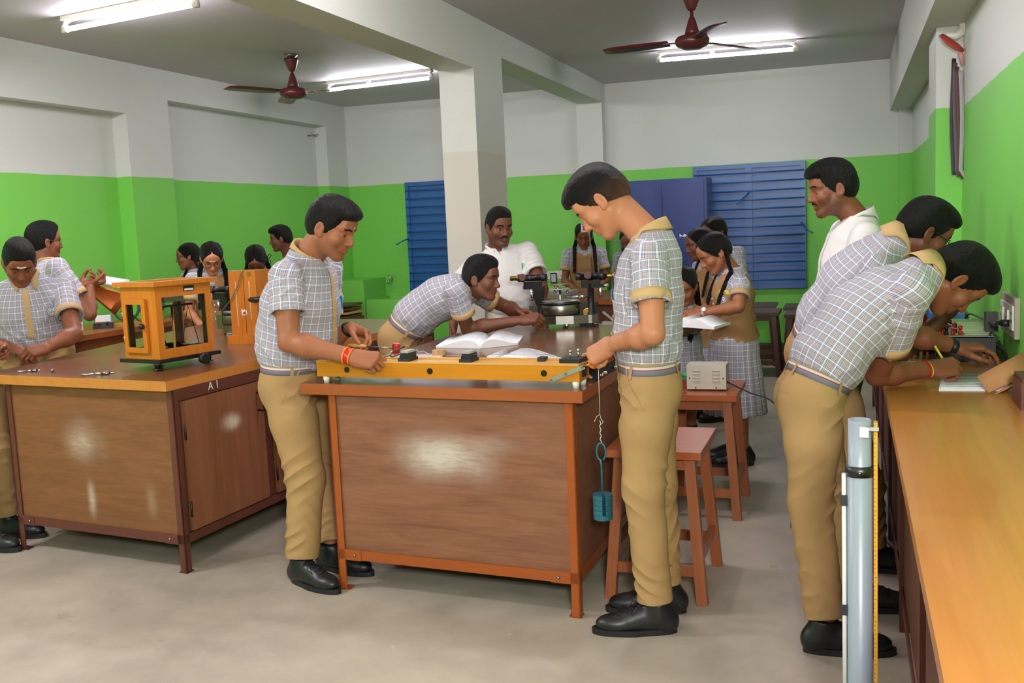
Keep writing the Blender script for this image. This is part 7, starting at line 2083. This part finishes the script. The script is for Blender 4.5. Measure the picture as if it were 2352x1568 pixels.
# ------------------------------------------------------------------ things held in hands
def held():
    a = PEOPLE['a']
    g = a.hand_l['grip']; tip = J(910, 800, 3.93); d = nrm(tip-g)
    r = empty('rubber_hammer', tuple(g), 0, 'rubber hammer with a red head and wooden handle held by the boy at the sonometer', 'hammer')
    MB().tube([g-d*.055, g-d*.02, g+d*.005, g+d*.03], [.006, .010, .009, .006], 12).build('handle', M_SONOTOP, r, smooth=True)
    MB().cyl(g+d*.02, tip, .0032, n=10).build('shaft', M_STEEL, r)
    MB().lathe([(.016, -.024), (.018, -.021), (.018, .018), (.016, .023)], tip, (.15, 0, 1), 20).build('head', M_REDM, r)
    # tuning fork in the right fist
    g = a.hand_r['palm']; f0 = J(893, 816, 3.60); dv = nrm(J(945, 796, 3.78)-f0); sd = nrm(np.cross(dv, (0, 0, 1))); up = np.cross(sd, dv)
    r = empty('tuning_fork', tuple(f0), 0, 'steel tuning fork held in the boy\'s right fist on the sonometer', 'tuning fork')
    MB().tube([g, f0, f0+dv*.012], [.004, .004, .005], 10).build('stem', M_STEEL, r)
    for s_ in (-1, 1):
        MB().tube([f0+dv*.010, f0+dv*.018+up*s_*.008, f0+dv*.03+up*s_*.011, f0+dv*.125+up*s_*.011], .0042, 8).build('prong', M_STEEL, r, smooth=True)
    # pen of the writing boy
    c = PEOPLE['c']; g = c.hand_r['grip']; d = nrm((.45, -.12, -.80)); t = g+d*max(.02, (g[2]-.857)/.80); e = g-d*.10
    r = empty('pen', tuple(g), 0, 'black and yellow pen in the writing boy\'s hand', 'pen')
    MB().tube([t, t-d*.012], [.001, .0042], 10).cyl(t-d*.012, g-d*.03, .0042, n=12).build('barrel', M_BLACKP, r)
    MB().cyl(g-d*.03, e, .0045, n=12).build('cap', flat('yellow_plastic', (226, 214, 40), .4), r)
    b = PEOPLE['b']; g = b.hand_l['f0']
    r = empty('green_token', tuple(g), 0, 'tiny green plug held between the tall boy\'s fingers', 'plug')
    MB().cyl(g+np.array((-.012, 0, .006)), g+np.array((-.028, 0, .018)), .007, .005, n=12).build('plug', flat('green_plastic', (10, 170, 90), .4), r)
held()
# notebook on the table corner under the writing girl's hands
sheets('open_book', 'thick open record book on the table corner under the writing girl\'s hands', 'book', ((-.985, 5.60), (-.96, 5.86)), ((-.86, 5.58), (-.80, 5.80), (-.70, 5.47), (-.64, 5.72)), ZT+.001, .04, .03, 5, ink=M_PINK_I)
# stand with the scale plate on the back table
def rod_stand():
    r = empty('rod_stand', (-2.18, 8.28, ZT), 0, 'thin metal rod stand with a white scale plate on the back table', 'stand')
    b = aty(1363, 662, 8.3); t = aty(1352, 508, 8.3)
    MB().cyl((b[0], 8.3, ZT+.03), (t[0], 8.3, t[2]), .006, n=10).build('rod', M_STEEL, r)
    q = aty(1343, 522, 8.26)
    MB().box((q[0]-.035, 8.27, q[2]-.04), (q[0]+.03, 8.285, q[2]+.04)).box((q[0]+.03, 8.27, q[2]-.012), (b[0]+.01, 8.285, q[2]+.018)).build('scale_plate', M_PAPER, r)
    MB().box((q[0]-.018, 8.265, q[2]-.025), (q[0]+.012, 8.27, q[2]+.012)).build('red_slider', M_REDM, r)
    for k in range(5): MB().box((q[0]-.028, 8.266, q[2]+.02+.003*k), (q[0]+.02, 8.27, q[2]+.0212+.003*k)).build('scale_mark', M_INK, r)
rod_stand()
# ------------------------------------------------------------------ light
def area(name, loc, size, size_y, energy, target=None, color=(1, 1, 1), spread=PI):
    d = bpy.data.lights.new(name, 'AREA'); d.shape = 'RECTANGLE'; d.size = size; d.size_y = size_y; d.energy = energy; d.color = color; d.spread = spread
    o = bpy.data.objects.new(name, d); COL.objects.link(o); o.location = loc
    if target is not None:
        o.rotation_euler = (Vector(target)-Vector(loc)).to_track_quat('-Z', 'Y').to_euler()
    return o
# unseen lamps added out of frame, standing in for assumed tubes along both bays
def bulb(name, loc, e, r=.06):
    d = bpy.data.lights.new(name, 'POINT'); d.energy = e; d.shadow_soft_size = r; d.color = (1.0, .955, 1.0)
    o = bpy.data.objects.new(name, d); COL.objects.link(o); o.location = loc
for (x, y, e) in ((-1.3, 4.3, 31), (-4.3, 2.2, 74), (-1.5, .4, 15), (-4.3, -1.6, 42), (-1.2, -2.6, 26)):
    for dx in (-.35, .35): bulb('unseen_tube_lamp', (x+dx, y, ZC-.14), e)
for (x, y, e) in ((-1.05, 9.2, 9), (-4.3, 9.0, 8), (-4.35, 5.45, 26)):
    area('tube_down', (x, y, ZC-.11), 1.15, .04, e, None, (1.0, .955, 1.0))  # added area lamps that boost the downward light of the visible tubes
# the photographer's flash, raised behind and to the right of the camera
area('flash', (.33, -.35, 1.95), .35, .35, 104, (-1.6, 6.0, 1.6), (1.0, .975, .945))
w = bpy.data.worlds.new('world'); SC.world = w; w.use_nodes = True
w.node_tree.nodes['Background'].inputs[0].default_value = (.5, .55, .6, 1); w.node_tree.nodes['Background'].inputs[1].default_value = .05
SC.view_settings.view_transform = 'Standard'; SC.view_settings.look = 'None'; SC.view_settings.gamma = 1
SC.view_settings.exposure = 0.0; SC.view_settings.use_curve_mapping = False
SC.cycles.use_denoising = True
SC.cycles.max_bounces = 12; SC.cycles.diffuse_bounces = 3; SC.cycles.glossy_bounces = 3; SC.cycles.transmission_bounces = 12; SC.cycles.transparent_max_bounces = 12
SC.cycles.caustics_reflective = False; SC.cycles.caustics_refractive = False
SC.cycles.use_adaptive_sampling = True; SC.cycles.adaptive_threshold = .015
